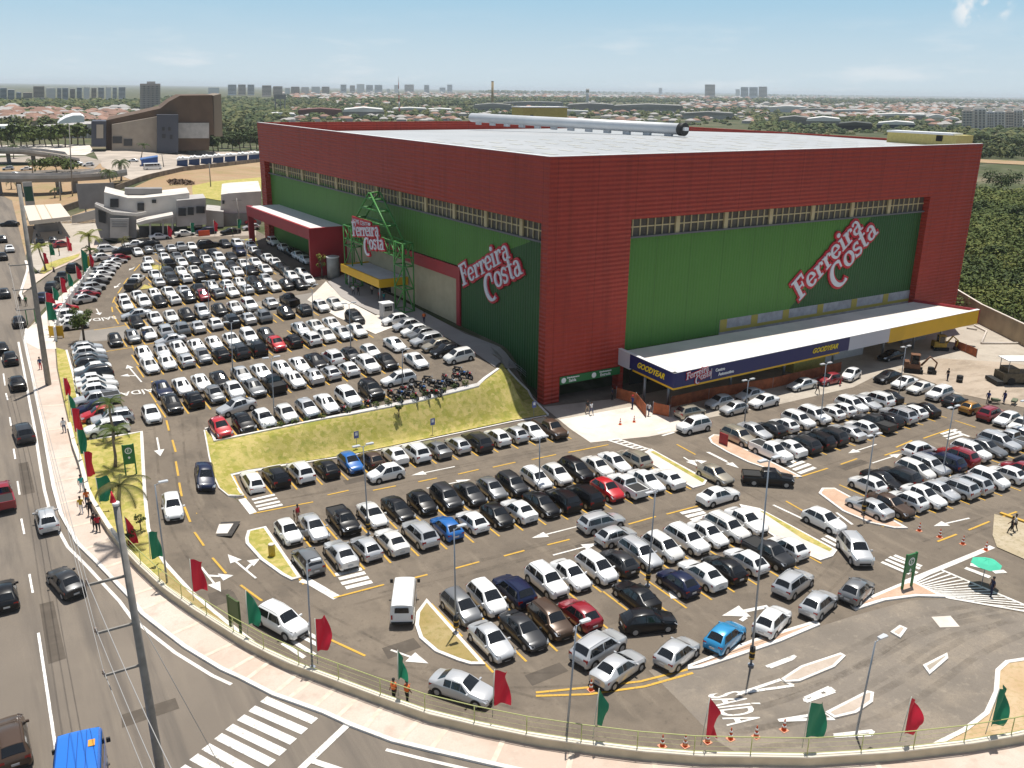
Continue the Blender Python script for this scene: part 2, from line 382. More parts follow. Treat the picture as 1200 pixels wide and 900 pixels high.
# entry road branching off the avenue, and the pavements round it
px_sheet('entry_road', [(26, 345), (31, 386), (42, 372), (64, 348), (92, 326), (118, 303), (140, 288), (128, 284), (98, 302), (70, 312), (56, 323), (42, 334)], .02, ROAD)
px_sheet('entry_pavement', [(32, 306), (27, 345), (44, 331), (64, 317), (95, 303), (128, 285), (120, 280), (92, 296), (62, 308), (48, 320), (42, 322)], .14, SIDEW)
px_sheet('grass_verge', [(46, 321), (52, 311), (72, 304), (94, 298), (92, 302), (68, 313), (52, 322)], .2, GRASS)
px_sheet('fence_pavement', [(31, 388), (46, 374), (66, 352), (92, 330), (107, 318), (104, 323), (84, 352), (70, 378), (64, 392), (66, 410), (45, 410), (30, 402)], .14, CONC)
px_sheet('fuel_forecourt', [(33, 306), (40, 268), (60, 262), (112, 246), (160, 262), (170, 283), (140, 284), (120, 280), (92, 296), (62, 308), (46, 320)], .05, layered('stained_concrete', (.42, .37, .31), [(.1, .42, .6, (.5, .45, .39, .8)), (.5, .5, .66, (.33, .29, .24, .6))]))
px_sheet('side_street', [(112, 303), (140, 284), (215, 272), (300, 270), (300, 276), (215, 278), (150, 287), (118, 304)], .03, layered('dusty_street', (.36, .31, .26), [(.1, .42, .6, (.43, .37, .31, .8)), (.8, .5, .66, (.27, .23, .19, .6))]))
# grass and islands
lawnpx = [(240.5, 505), (246, 535), (252, 560), (258, 573), (268, 581), (285, 581), (270, 557), (330, 545.5), (420, 532), (520, 511), (600, 494), (641, 487), (618, 459), (594, 434), (584, 433), (560, 452), (485, 471), (410, 486), (330, 502), (252, 518)]
px_sheet('grass_lawn', lawnpx, .17, GRASS, .7)
px_sheet('lawn_left', [(98, 548), (105, 516), (128, 513), (152, 509), (166, 507), (167.5, 539), (169.6, 578), (174, 621), (180, 640), (194, 662), (224, 695), (264, 729), (300, 757), (284, 756), (228, 720), (195, 695), (166, 667), (148, 648), (129, 622), (111, 592), (104, 575)], .10, GRASS, 1.2)
px_sheet('verge_tan', [(196, 666), (224, 695), (264, 729), (300, 757), (350, 786), (400, 805), (455, 827), (505, 845), (440, 821), (386, 801), (336, 782), (290, 759), (232, 722), (198, 697), (180, 680)], .125, TANG, 1.2)
px_sheet('verge_grass', [(66, 408), (80, 412), (86, 437), (90, 467), (97, 490), (104, 505), (106, 516), (98, 548), (89, 526), (83, 502), (74, 463), (68, 433)], .10, GRASS, 1.2)
px_sheet('verge_upper', [(57, 385), (62, 372), (76, 352), (92, 334), (104, 322), (108, 318), (106, 325), (92, 342), (80, 362), (70, 384), (66, 400)], .1, GRASS, 1.2)
px_sheet('tan_corner', [(1280, 772), (1200, 775), (1180, 778), (1170, 788), (1168, 813), (1157, 837), (1131, 857), (1093, 876), (1060, 886), (1137, 879), (1200, 868), (1280, 850)], .09, layered('sandy_earth', (.47, .33, .19), [(.4, .42, .6, (.54, .41, .26, .8)), (3, .5, .66, (.36, .27, .12, .6))], bump=.4))
px_sheet('roadside_earth', [(1165, 603), (1200, 614), (1280, 640), (1280, 685), (1200, 656), (1168, 642), (1163, 628)], .09, layered('earth_bank', (.40, .33, .22), [(.5, .42, .6, (.48, .41, .3, .8)), (3, .5, .66, (.25, .21, .12, .6))], bump=.4))
mb = MB()
for line, w, o in (([(240.5, 505), (246, 535), (252, 560), (258, 573), (268, 581.5), (285, 582), (271, 557.5), (330, 546.5)], .3, .14), ([(330, 546.5), (420, 533), (520, 512), (600, 495), (640, 488)], .22, .13), ([(642, 487), (619, 459), (595, 434)], .25, .22), ([(240.5, 505), (247, 503), (252, 519), (330, 503), (410, 487), (485, 472), (560, 453), (584, 434)], .32, .30),
                   ([(104.5, 516), (128, 513.5), (152, 509.5), (166, 507), (167.5, 539), (169.6, 578), (174, 621), (180, 640), (194, 662), (224, 695), (264, 729), (300, 757), (330, 775)], .3, .15), ([(1280, 771), (1200, 774), (1180, 777), (1169, 787), (1167, 813), (1156, 837), (1130, 857), (1092, 876), (1060, 886), (960, 891), (850, 893)], .3, .14),
                   ([(1060, 683), (1100, 667), (1163, 641)], .5, .04), ([(78, 411), (86, 440), (92, 470), (98, 492)], .25, .14), ([(62, 392), (76, 366), (94, 342), (108, 325)], .3, .15)):
    kerbstrip(mb, GL(line), w, o)
tag(mb.build('lot_kerbs', KERBW, fix=True), kind='structure')
mb = MB(); kerbstrip(mb, GL([(1280, 636), (1200, 612), (1172, 602)]), .35, .16); tag(mb.build('yellow_kerb', YPAINT), kind='structure')
def island(name, px, fill, kerb=.26, sm=0, h=.14):
    P = [xy(p) for p in GL(px)]
    if sm: P = smooth_poly(P, sm)
    z = T(*P[0])
    mb = MB(); mb.prism(P, z-.05, z+h, 0); o = mb.build(name+'_kerb', KERBW, fix=True); tag(o, kind='structure')
    Q = offset_poly(P, kerb); mb = MB(); mb.face([(a, b, z+h+.012) for a, b in Q]); f = mb.build(name+'_top', fill); tag(f, kind='structure')
    if f.data.polygons[0].normal.z < 0: f.data.flip_normals()
island('grass_island', [(311.7, 618), (290, 623), (287.5, 632), (288, 638), (305, 657), (330, 675), (341.7, 681), (353, 678)], TANG if 0 else GRASS, .28)
island('tan_island', [(500, 703), (488, 719), (486.5, 734), (491.5, 749), (510, 765), (536, 775.5), (551, 780), (569, 780)], TANG, .28)
island('concrete_island', [(806, 786), (806, 781), (880, 751.5), (957, 728), (961, 733.5), (915, 753), (860, 772), (822, 784)], PINK, .3)
island('sign_island', [(996, 710), (1060, 683), (1072, 683), (1108, 701), (1075, 700), (1037, 705), (1002, 716)], PINK, .3)
island('pink_island', [(963, 573), (959, 579), (987, 600), (1020, 614), (1048, 620), (1064, 620), (1022, 597), (978, 573)], PINK, .25)
island('red_sign_island', [(836, 510), (830, 514), (833, 520), (852, 531), (877, 543), (928, 560), (940, 560), (902, 541), (873, 527), (853, 512)], PINK, .25)
island('median_island', [(755, 531), (763, 527), (829, 563), (826, 569), (812, 573), (790, 560), (757, 541)], CONC, .22)
island('long_island', [(866, 592), (890, 597), (981, 646), (976, 653), (961, 658), (925, 642), (880, 612)], CONC, .22)
ISL = layered('tan_island_slab', (.46, .38, .31), [(.6, .45, .62, (.53, .45, .38, .8)), (5, .5, .7, (.36, .3, .24, .5))], rough=.9, bump=.15)
island('booth_island', [(915, 797), (938, 782), (984.7, 766.5), (991, 770), (978, 783), (937, 800), (920, 801)], ISL, .2)
island('gate_island', [(967, 836), (1016, 811), (1024, 813), (1022.7, 824), (1003.7, 837), (978, 843)], ISL, .2)
island('bollard_island', [(1081, 781), (1109.7, 766.5), (1111, 773), (1089, 792)], layered('grey_slab', (.36, .31, .25), [(.8, .45, .62, (.45, .4, .33, .8))]), .22)
island('manhole_island', [(1043, 742), (1054, 734), (1063, 738), (1055, 749)], ISL, .2)
px_sheet('median_grass', [(762, 531), (766, 530), (826, 564), (823, 567)], .165, GRASS)
px_sheet('long_grass', [(890, 600), (897, 602), (975, 645), (972, 648), (940, 633)], .165, GRASS)
px_sheet('planting_bed', [(168, 312), (186, 311), (197, 316), (177, 318)], .12, GRASS); px_sheet('planting_bed', [(169, 334), (182, 338), (164, 340)], .12, GRASS)
px_sheet('canopy_verge', [(262, 284), (300, 279), (304, 296), (290, 282)], .1, GRASS)
# ---- painted markings
wm = MB(); ym = MB(); om = MB()
WLN = [0]
def wl(px, w=.3, mb=wm, off=.036):
    P = GL(px); sharp = len(px) > 2 and mb is wm
    for q in ([P[i:i+2] for i in range(len(P)-1)] if sharp else [P]):
        WLN[0] += 1; stripmesh(mb, q, w, off+.0013*(WLN[0] % 8))
def crop(o, k, pts): return [(o[0]+x/k, o[1]+y/k) for x, y in pts]
for seg in ([(437, 575), (464, 569.7)], [(490, 565), (512, 560.5)], [(536.7, 556), (561, 550.5)], [(577.5, 548), (604, 542)], [(623, 539), (651.7, 533)], [(666, 530.5), (713, 521.5)], [(383.7, 580.5), (408.5, 575)],
            [(472, 680.7), (501, 673.7)], [(533, 666.5), (561.7, 658.7)], [(590.5, 652), (614.5, 645.5)], [(641.3, 639), (667.5, 632.5)], [(736.5, 614.7), (768.5, 605.7)], [(781, 603), (822.5, 592)], [(650, 664), (665, 660)],
            [(1036.5, 534), (1054.5, 528)], [(985, 544.5), (1004.5, 537.7)], [(1050, 524.5), (1069, 516.5)], [(1082, 514), (1114, 503)], [(1098.5, 635), (1121, 626.5)], [(1135, 621.5), (1159.5, 611.5)], [(1169.7, 607.7), (1191.5, 600)], [(1119, 493), (1143, 501)],
            [(228, 624), (239, 640)], [(249, 654), (265, 672.5)], [(282, 686), (307, 704.5)], [(385, 749), (428, 769)], [(206, 541), (209, 558)], [(210, 566), (213, 582)], [(216, 594), (223, 612)], [(195, 493), (198, 505)], [(202, 516), (206, 530)], [(178, 447), (180.5, 452)], [(174, 436), (176, 441)],
            [(153, 401), (160, 416)], [(139, 380), (133, 370)], [(132, 366), (131, 360)], [(132, 355), (135, 348)], [(138, 344), (143, 337)], [(145, 333), (150, 326)], [(157, 318), (164, 310)], [(921, 587.5), (941, 599)], [(793, 521), (815, 533)], [(168, 385), (172, 392)]):
    wl(seg, .2, ym)
for seg in ([(297, 602), (367, 588.5)], [(230, 602), (231, 602)], [(391, 701), (450, 685.5)], [(110, 387), (170, 377)], [(112, 414), (200, 398)], [(933, 560.5), (970, 549)], [(628, 812), (690, 806), (750, 799), (806, 785)], [(628, 816), (690, 814), (755, 805), (812, 789)]): wl(seg, .2, ym)
wl([(283.5, 585), (297, 602)], .7); wl([(359, 680), (395, 701)], .7); wl([(352, 681), (362, 683)], .5)
for i, pts in enumerate(([(295.5, 586), (322, 580)], [(298, 590), (325, 584)], [(300, 594), (328, 588)], [(303, 597.5), (331, 591.5)])): wl(pts, .42)
for pts in ([(393, 674), (424, 667)], [(397, 679), (428, 671.5)], [(400, 684.5), (432, 677)], [(405, 689.5), (436, 682)]): wl(pts, .5)
for pts in ([(798, 602), (822, 597)], [(804, 606), (826, 600.5)], [(810, 610), (832, 603.5)]): wl(pts, .5)
def arrow(tail, head, w=.18, hl=1.5, hw=.5, mb=wm, branch=None):
    a = Vector(xy(G(*tail))); b = Vector(xy(G(*head))); d = (b-a).normalized(); n = Vector((-d.y, d.x))
    stripmesh(mb, [a, b-d*hl], w, .038)
    P = [b, b-d*hl+n*hw, b-d*hl-n*hw]
    mb.face([(p.x, p.y, T(p.x, p.y)+.042) for p in P])
    if branch:
        m = a.lerp(b, .35); e = m+n*branch*.75+d*.55
        stripmesh(mb, [m, e], w*1.5, .046); P = [e+n*branch*1.0+d*.35, e-d*.45, e+d*.75]
        mb.face([(p.x, p.y, T(p.x, p.y)+.05) for p in (P if branch < 0 else P)])
for _p in ([(331, 754), (357, 771)], [(338, 748.5), (369, 768)], [(351, 745), (375, 757.5)], [(358, 741), (377, 751)]): wl(_p, .34)
arrow((533, 547), (482, 557.5)); arrow((500, 572.5), (552, 562)); arrow((678, 617), (623, 631)); arrow((648, 651), (701, 637)); arrow((1027, 521), (994, 531.5)); arrow((1022, 543), (1056, 532)); arrow((1136, 607.5), (1094, 617))
arrow((184, 513), (188, 535)); arrow((300, 678), (267, 650), branch=-1); arrow((236, 665), (259, 694), branch=1); arrow((458, 762), (502, 778), hw=.6); arrow((900, 711), (846, 722), w=.4, hw=.8, hl=2.0); wl([(866, 716), (874, 724), (868, 728)], .35, off=.05)
arrow((236, 560), (232.5, 545)); arrow((166, 448), (149, 428), branch=1); arrow((113, 362), (117, 369.5)); arrow((141, 332), (134, 338)); arrow((158, 313), (151, 317)); arrow((828, 530), (866, 549), hw=.5); arrow((801, 536), (818, 547), branch=1)
for seg in ([(830, 530), (852, 541)], [(906, 592), (940, 608)], [(980, 601), (999, 615)]): wl(seg, .25)
# zebra on the avenue
for x0, y0, x1, y1 in ((309, 819.5, 369, 845.5), (295, 830.5, 357, 857.5), (282, 841, 344, 869.5), (268.5, 852, 332, 882.5), (255.5, 863, 319, 895), (241, 875, 302, 909), (227, 887, 287, 921), (212, 900, 272, 934)):
    wl([(x0, y0), (x1, y1)], .62, off=.024)
wl([(408, 849), (352, 902)], .45, off=.028); wl([(366, 892), (420, 910)], .4, off=.032)
# hatched triangle
hp = [Vector(xy(G(*p))) for p in ((1070, 683), (1100, 667), (1230, 722), (1110, 701))]
for k in range(1, 16):
    t = k/16
    stripmesh(wm, [hp[1].lerp(hp[2], t*.98), hp[0].lerp(hp[3], min(1, t*1.25)) if t < .8 else hp[3].lerp(hp[2], (t-.8)/.2)], .15, .047)
for a, b in ((0, 1), (1, 2), (0, 3), (3, 2)): stripmesh(wm, [hp[a], hp[b]], .24, .051+.0015*(a+b))
for pts in ([(1033, 659), (1066, 673)], [(1038, 656), (1075, 672)], [(1042, 653), (1078, 667)], [(1048, 651), (1080, 664)], [(963, 631), (982, 641)], [(968, 628), (985, 637)], [(973, 625), (984, 630)]): wl(pts, .4)
for pts in ([(1131, 666), (1160, 677)], [(1137, 662), (1176, 671)], [(1164, 671), (1178, 670)]): wl(pts, .5, off=.045)
for pts in ([(924, 547.5), (942, 541)], [(930, 551), (949, 544)], [(936, 555), (955, 548)], [(921, 545), (937, 537)]): wl(pts, .5)
for pts in ([(1103, 509), (1121, 503.5)], [(1106, 512), (1126, 506)], [(1110, 515), (1130, 509)], [(1113, 504), (1136, 512)]): wl(pts, .4)
for pts in ([(768, 504.5), (781, 501)], [(771, 508), (786, 504)], [(776, 511), (790, 507)], [(712, 516), (752, 529)], [(722, 514), (761, 527)]): wl(pts, .3, off=.05)
for k in range(7): wl([(714+k*6, 516.5+k*1.9), (724+k*6, 514.5+k*1.9)], .3, off=.052)
for px in ([(869, 812.5), (915, 797), (930, 804), (869, 812.5)], [(912, 845), (967, 836), (978, 843), (912, 845)], [(977, 862), (1023, 857), (1020, 862), (977, 864)], [(898, 782), (932, 769), (928, 773), (902, 783)], [(943, 819), (972, 806), (978, 811), (944, 823), (943, 819)]): wl(px, .25, off=.05)
wl([(950, 818), (962, 813)], .5, off=.054); wl([(966, 811.5), (974, 808)], .5, off=.054)
for k in range(9):      # stop lines and lane dashes of the avenue
    pass
for seg in ([(0, 408), (3, 424)], [(4, 438), (6, 452)], [(7, 461), (9, 469)], [(11.5, 489), (13, 499)], [(16, 526), (18, 538)], [(20.5, 564), (23, 580)], [(25, 608), (28.5, 626)], [(34.5, 673), (38.5, 695)]): wl(seg, .16, om, .02)
wl([(45, 742), (56, 815), (63, 862), (70, 910)], .18, om, .02)
tag(wm.build('white_markings', WPAINT), kind='structure'); tag(ym.build('yellow_markings', YPAINT), kind='structure'); tag(om.build('avenue_lane_line', WPAINT_OLD), kind='structure')
def painted_word(body, pos, right, up, size, stretch):
    o = text_mesh('painted_word', body, size, WPAINT, ext=.002, bold=.012*size)
    r = Vector(right).normalized(); u = Vector(up).normalized(); p = G(*pos)
    n = Vector((T(p.x-.5, p.y)-T(p.x+.5, p.y), T(p.x, p.y-.5)-T(p.x, p.y+.5), 1)).normalized()
    r = (r-n*r.dot(n)).normalized(); u = n.cross(r)
    M = Matrix((r, u*stretch, n)).transposed().to_4x4(); M.translation = p+n*.045; o.matrix_basis = M; tag(o, kind='structure')
_u = G(884, 826)-G(843, 831); _u.z = 0; _u.normalize()
painted_word('SAÍDA', (858, 830), (_u.y, -_u.x, 0), _u, 1.12, 3.0)
painted_word('SAÍDA', (165, 459), (-1, 0, 0), (0, -1, 0), 1.6, 1.3); painted_word('SAÍDA', (118, 374), (-1, 0, 0), (0, -1, 0), 1.6, 1.5)
# rubber tracks and patched places on the driving lanes
tm = MB(); rr_ = random.Random(17)
def track(px, gap=1.5, w=.24):
    P = [Vector(xy(q)) for q in GL(px)]; P = [Vector(v) for v in smooth_poly([tuple(q) for q in P], 2, False)]
    for s in (-1, 1):
        Q = []
        for i in range(len(P)):
            d = (P[min(i+1, len(P)-1)]-P[max(i-1, 0)]).normalized(); Q.append(P[i]+Vector((-d.y, d.x))*s*gap/2)
        WLN[0] += 1; stripmesh(tm, Q, w, .0235+.0006*(WLN[0] % 8))
for px in ([(300, 596), (420, 572), (560, 545), (720, 512)], [(330, 590), (470, 566), (640, 531), (790, 505)], [(400, 706), (480, 685), (620, 650), (740, 616), (830, 592)], [(440, 690), (560, 664), (700, 624), (800, 598)], [(186, 480), (192, 520), (196, 560), (206, 610), (232, 655), (280, 700), (360, 760), (450, 790), (600, 800), (760, 790)],
           [(222, 490), (226, 540), (236, 590), (270, 630), (330, 700), (420, 750), (520, 800), (640, 830)], [(820, 545), (880, 575), (960, 620), (1000, 650), (960, 690)], [(940, 560), (1000, 540), (1090, 512), (1140, 490)], [(1090, 640), (1160, 610), (1220, 590)], [(620, 760), (720, 740), (780, 715), (860, 660), (900, 620)]):
    track(px)
for px in ([(850, 850), (930, 832), (1020, 790), (1090, 740), (1180, 720)], [(860, 870), (960, 855), (1060, 815), (1130, 760), (1190, 735)], [(900, 808), (1000, 775), (1080, 728), (1180, 712)]): track(px, 1.7, .55)
TRK = layered('tyre_rubber_track', (.085, .071, .058), [(.4, .45, .6, (.11, .09, .072, .8))], bump=0)
_nt = TRK.node_tree; _n = _nt.nodes.new('ShaderNodeTexNoise'); _n.inputs['Scale'].default_value = .55; _n.inputs['Detail'].default_value = 8; _n.inputs['Roughness'].default_value = .7
_t = _nt.nodes.new('ShaderNodeTexCoord'); _nt.links.new(_t.outputs['Object'], _n.inputs['Vector']); _r = _nt.nodes.new('ShaderNodeMapRange'); _r.inputs['From Min'].default_value = .38; _r.inputs['From Max'].default_value = .68; _r.inputs['To Max'].default_value = .24
_nt.links.new(_n.outputs['Fac'], _r.inputs['Value']); _nt.links.new(_r.outputs[0], _nt.nodes['Principled BSDF'].inputs['Alpha'])
tag(tm.build('tyre_tracks', TRK), kind='structure')
REPAIR = layered('asphalt_repair', (.098, .081, .064), [(1, .45, .62, (.125, .104, .083, .8)), (20, .45, .7, (.08, .066, .054, .5))], bump=.3)
for x, y, w, d in ((560, 700, 3.2, 1.6), (430, 560, 5, 1.2), (690, 640, 2.4, 1.4), (260, 700, 2, 2), (840, 640, 1.8, 2.6), (1000, 545, 4, 1.2), (470, 760, 2.6, 1.4), (640, 790, 3, 1.2), (60, 740, 1.1, 8), (175, 835, 3.4, 1.3), (30, 560, 1, 7)):
    p = G(x, y); tag(sheet('asphalt_repair', [(p.x-w/2, p.y-d/2), (p.x+w/2, p.y-d/2+.1), (p.x+w/2, p.y+d/2), (p.x-w/2+.15, p.y+d/2)], .0165 if x > 200 else .006, REPAIR, 1.0), kind='structure')
# manholes / pale patches
mbp = MB()
for c, s in (((257, 620), 1.4), ((1108, 729), 1.1), ((794, 697), .9)):
    p = G(*c); mbp.prism([(p.x+s*math.cos(a), p.y+s*math.sin(a)*.9) for a in (0.3, 1.9, 3.4, 5.0)], p.z+.02, p.z+.045)
tag(mbp.build('concrete_patch', CONC), kind='structure')
mbp = MB(); p = G(257, 620); mbp.prism([(p.x+2.1*math.cos(a), p.y+1.9*math.sin(a)) for a in (0.3, 1.9, 3.4, 5.0)], p.z-.02, p.z+.022)
tag(mbp.build('patched_asphalt', mat('dark_patch', (.05, .045, .04), .9, var=.2)), kind='structure')
# ================================================================ the store
Bp = Vector((58.75, 87.6)); Ap = Vector((56.2, 194.75)); Cp = Vector((143.1, 87.7)); Dp = Ap+(Cp-Bp)
uL = (Ap-Bp).normalized(); nL = Vector((-uL.y, uL.x)); LL = (Ap-Bp).length
if nL.x > 0: nL = -nL
uR = (Cp-Bp).normalized(); nR = Vector((uR.y, -uR.x)); LR = (Cp-Bp).length
if nR.y > 0: nR = -nR
def PL(u, z, out=0): p = Bp+uL*u+nL*out; return Vector((p.x, p.y, z))
def PR(u, z, out=0): p = Bp+uR*u+nR*out; return Vector((p.x, p.y, z))
def facepx(px, py, side, out=0):
    d = ray(px, py); o, n, u = (Bp, nL, uL) if side == 'L' else (Bp, nR, uR)
    dh = Vector((d.x, d.y)); t = (o+n*out).dot(n)/dh.dot(n); q = dh*t
    return (q-o).dot(u), H+d.z*t
def sidebox(mb, P, u0, u1, z0, z1, o0, o1, mi=0):
    """a box on a face: along u, up z, out from o0 to o1"""
    c = [P(u, z, o) for z in (z0, z1) for u, o in ((u0, o0), (u1, o0), (u1, o1), (u0, o1))]
    i = [mb.vert(p) for p in c]
    for q in ((3, 2, 1, 0), (4, 5, 6, 7), (0, 1, 5, 4), (1, 2, 6, 5), (2, 3, 7, 6), (3, 0, 4, 7)): mb.idx([i[k] for k in q], mi)
def ribbed(name, col, axis, period, var=.12, depth=.5, rough=.55, wear=1.):
    m = bpy.data.materials.new(name); m.use_nodes = True; nt = m.node_tree; b = nt.nodes['Principled BSDF']
    b.inputs['Roughness'].default_value = rough; b.inputs['Specular IOR Level'].default_value = .35
    tc = nt.nodes.new('ShaderNodeTexCoord')
    sp = nt.nodes.new('ShaderNodeSeparateXYZ'); nt.links.new(tc.outputs['Object'], sp.inputs[0])
    mm = nt.nodes.new('ShaderNodeMath'); mm.operation = 'MULTIPLY'; mm.inputs[1].default_value = 2*PI/period
    if axis == 'z': nt.links.new(sp.outputs['Z'], mm.inputs[0])
    else:
        ad = nt.nodes.new('ShaderNodeMath'); nt.links.new(sp.outputs['X'], ad.inputs[0]); nt.links.new(sp.outputs['Y'], ad.inputs[1]); nt.links.new(ad.outputs[0], mm.inputs[0])
    sn = nt.nodes.new('ShaderNodeMath'); sn.operation = 'SINE'; nt.links.new(mm.outputs[0], sn.inputs[0])
    bp = nt.nodes.new('ShaderNodeBump'); bp.inputs['Strength'].default_value = depth; bp.inputs['Distance'].default_value = .12
    nt.links.new(sn.outputs[0], bp.inputs['Height']); nt.links.new(bp.outputs[0], b.inputs['Normal'])
    rgb = nt.nodes.new('ShaderNodeRGB'); rgb.outputs[0].default_value = (*col, 1)
    cur = mixnoise(nt, tc.outputs['Object'], .25, .4, .62, tuple(c*(1+var) for c in col)+(.8,), rgb.outputs[0])
    cur = mixnoise(nt, tc.outputs['Object'], 2.2, .5, .66, tuple(c*(1-var) for c in col)+(.7,), cur)
    st_ = nt.nodes.new('ShaderNodeMapping'); st_.inputs['Scale'].default_value = (1, 1, .045); nt.links.new(tc.outputs['Object'], st_.inputs['Vector'])
    cur = mixnoise(nt, st_.outputs['Vector'], .9, .52, .70, tuple(c*.70 for c in col)+(.6*wear,), cur)
    cur = mixnoise(nt, st_.outputs['Vector'], 2.4, .56, .72, tuple(min(1, c*1.25+.012) for c in col)+(.45*wear,), cur)
    ad2 = nt.nodes.new('ShaderNodeMath'); nt.links.new(sp.outputs['X'], ad2.inputs[0]); nt.links.new(sp.outputs['Y'], ad2.inputs[1])
    dv_ = nt.nodes.new('ShaderNodeMath'); dv_.operation = 'DIVIDE'; dv_.inputs[1].default_value = 5.9; nt.links.new(ad2.outputs[0], dv_.inputs[0])
    fr_ = nt.nodes.new('ShaderNodeMath'); fr_.operation = 'FRACT'; nt.links.new(dv_.outputs[0], fr_.inputs[0])
    lt_ = nt.nodes.new('ShaderNodeMath'); lt_.operation = 'LESS_THAN'; lt_.inputs[1].default_value = .022; nt.links.new(fr_.outputs[0], lt_.inputs[0])
    ml_ = nt.nodes.new('ShaderNodeMath'); ml_.operation = 'MULTIPLY'; ml_.inputs[1].default_value = .55; nt.links.new(lt_.outputs[0], ml_.inputs[0])
    jx = nt.nodes.new('ShaderNodeMix'); jx.data_type = 'RGBA'; jx.inputs['B'].default_value = (*[c*.55 for c in col], 1); nt.links.new(ml_.outputs[0], jx.inputs['Factor']); nt.links.new(cur, jx.inputs['A']); cur = jx.outputs['Result']
    nt.links.new(cur, b.inputs['Base Color']); MATS[name] = m; return m
RED = ribbed('red_cladding', (.355, .038, .022), 'z', .55, depth=.5)
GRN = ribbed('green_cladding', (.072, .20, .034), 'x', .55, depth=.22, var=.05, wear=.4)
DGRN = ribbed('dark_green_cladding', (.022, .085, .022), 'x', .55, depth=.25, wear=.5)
BEIGE = mat('beige_plaster', (.42, .36, .24), .85, var=.08, vscale=.6)
MULL = mat('mullion_paint', (.50, .42, .24), .7); LOUV = mat('louvre_glass', (.085, .075, .06), .4, var=.3, vscale=.8, spec=.4)
GREYW = mat('grey_block', (.33, .33, .36), .8, var=.15, vscale=1.2); YELB = mat('yellow_beam_paint', (.38, .30, .06), .7)
YEL = mat('yellow_fascia', (.64, .37, .008), .5, var=.05, vscale=.5); NAVY = mat('navy_fascia', (.012, .016, .105), .45)
ROOF = layered('white_metal_roof', (.37, .385, .395), [(.05, .42, .6, (.43, .44, .45, .8), (1, .3, 1)), (.6, .5, .68, (.30, .315, .33, .6), (.2, 2, 1)), (.16, .56, .7, (.26, .265, .26, .55), (1, .35, 1)), (1.2, .6, .72, (.52, .53, .53, .4))], rough=.55, bump=0)
WHITEF = mat('white_flashing', (.8, .8, .8), .5); REDP = mat('red_panel', (.33, .02, .028), .5, var=.06, vscale=.5)
DARKIN = mat('dark_interior', (.02, .02, .02), .9); GREYROOF = mat('grey_sheet_roof', (.55, .56, .58), .6, var=.1, vscale=.4)
store = thing('store_building', 'huge red and green warehouse store with a white metal roof', 'store building', (100, 140, 0))
def sp(mb, name, mats, parent=None):
    o = mb.build(name, mats, parent or store, fix=False); b = (parent or store)
    inv = Matrix.Translation(-Vector(store.location)) if (parent is None or parent is store) else Matrix()
    o.matrix_basis = inv; return o
ZT = 30.2; RC = 1.1       # parapet height, depth of the recessed panels
# main walls
mb = MB()
# left face: frame of red with an opening u 1.4-105.5, z 5..22.4
sidebox(mb, PL, 0, LL, 22.45, ZT, 0, -.5); sidebox(mb, PL, 0, 1.42, -1, 22.45, 0, -RC-.2); sidebox(mb, PL, LL-3.0, LL, 0, 22.45, 0, -RC-.2)
# right face: corner pier with vehicle opening, right pier
sidebox(mb, PR, .5, LR, 22.35, ZT, 0, -.5); sidebox(mb, PR, 1.304, 2.3, -.5, 3.35, 0, -RC-.2); sidebox(mb, PR, 1.304, 12.45, 3.35, 22.35, 0, -RC-.2)
sidebox(mb, PR, 11.7, 12.45, -.5, 3.35, 0, -RC-.2); sidebox(mb, PR, 72.6, LR, -.5, 22.35, 0, -RC-.2)
# back and far walls
for a, b in ((Ap, Dp), (Dp, Cp)):
    d = (b-a).normalized(); n = Vector((-d.y, d.x))*.5
    if (n.dot(Bp+(Dp-Bp)/2-a)) < 0: n = -n
    mb.prism([xy(a), xy(b), xy(b+n), xy(a+n)], -1, ZT-.004)
sp(mb, 'red_wall', RED)
# dark inside behind the opening
mb = MB(); sidebox(mb, PR, 1.5, 72.5, -.4, 8, -14.0, -14.5); sidebox(mb, PR, 2.2, 12.0, 3.36, 3.7, -1.4, -14); sidebox(mb, PR, 1.45, 2.0, -.4, 3.6, -1.4, -14)
sp(mb, 'garage_interior', mat('garage_interior', (.10, .09, .08), .9))
# green panels: light part and dark part meeting on a diagonal behind the logo
def panel(mb, P, poly, out, mi=0):
    mb.face([P(u, z, out) for u, z in poly], mi)
uS = 22.6
def facef(side, pts): return [facepx(x, y, side, -RC) for x, y in pts]
mb = MB(); lg = [(105.3, 5.2), (105.3, 20.9), (5.4, 20.0), (5.4, 19.6), (22.6, 13.6), (65, 13.5), (65, 5.2)]
panel(mb, PL, lg, -RC); sp(mb, 'green_panel', GRN); mb = MB(); lr = [(12.3, 5), (12.3, 20.0), (72.7, 20.0), (72.7, 19.95), (60.5, 19.95), (45.2, 8.0), (42.6, 5)]
panel(mb, PR, lr, -RC); sp(mb, 'green_panel', GRN)
mb = MB(); panel(mb, PL, [(1.2, 1.0), (1.2, 20.0), (5.4, 20.0), (5.4, 19.6), (22.6, 13.6), (22.6, 1.0)], -RC+.004); sp(mb, 'dark_green_panel', DGRN); mb = MB(); panel(mb, PR, [(72.7, 6.9), (72.7, 19.95), (60.5, 19.95), (45.2, 8.0), (44.0, 6.9)], -RC+.004); sp(mb, 'dark_green_panel', DGRN)
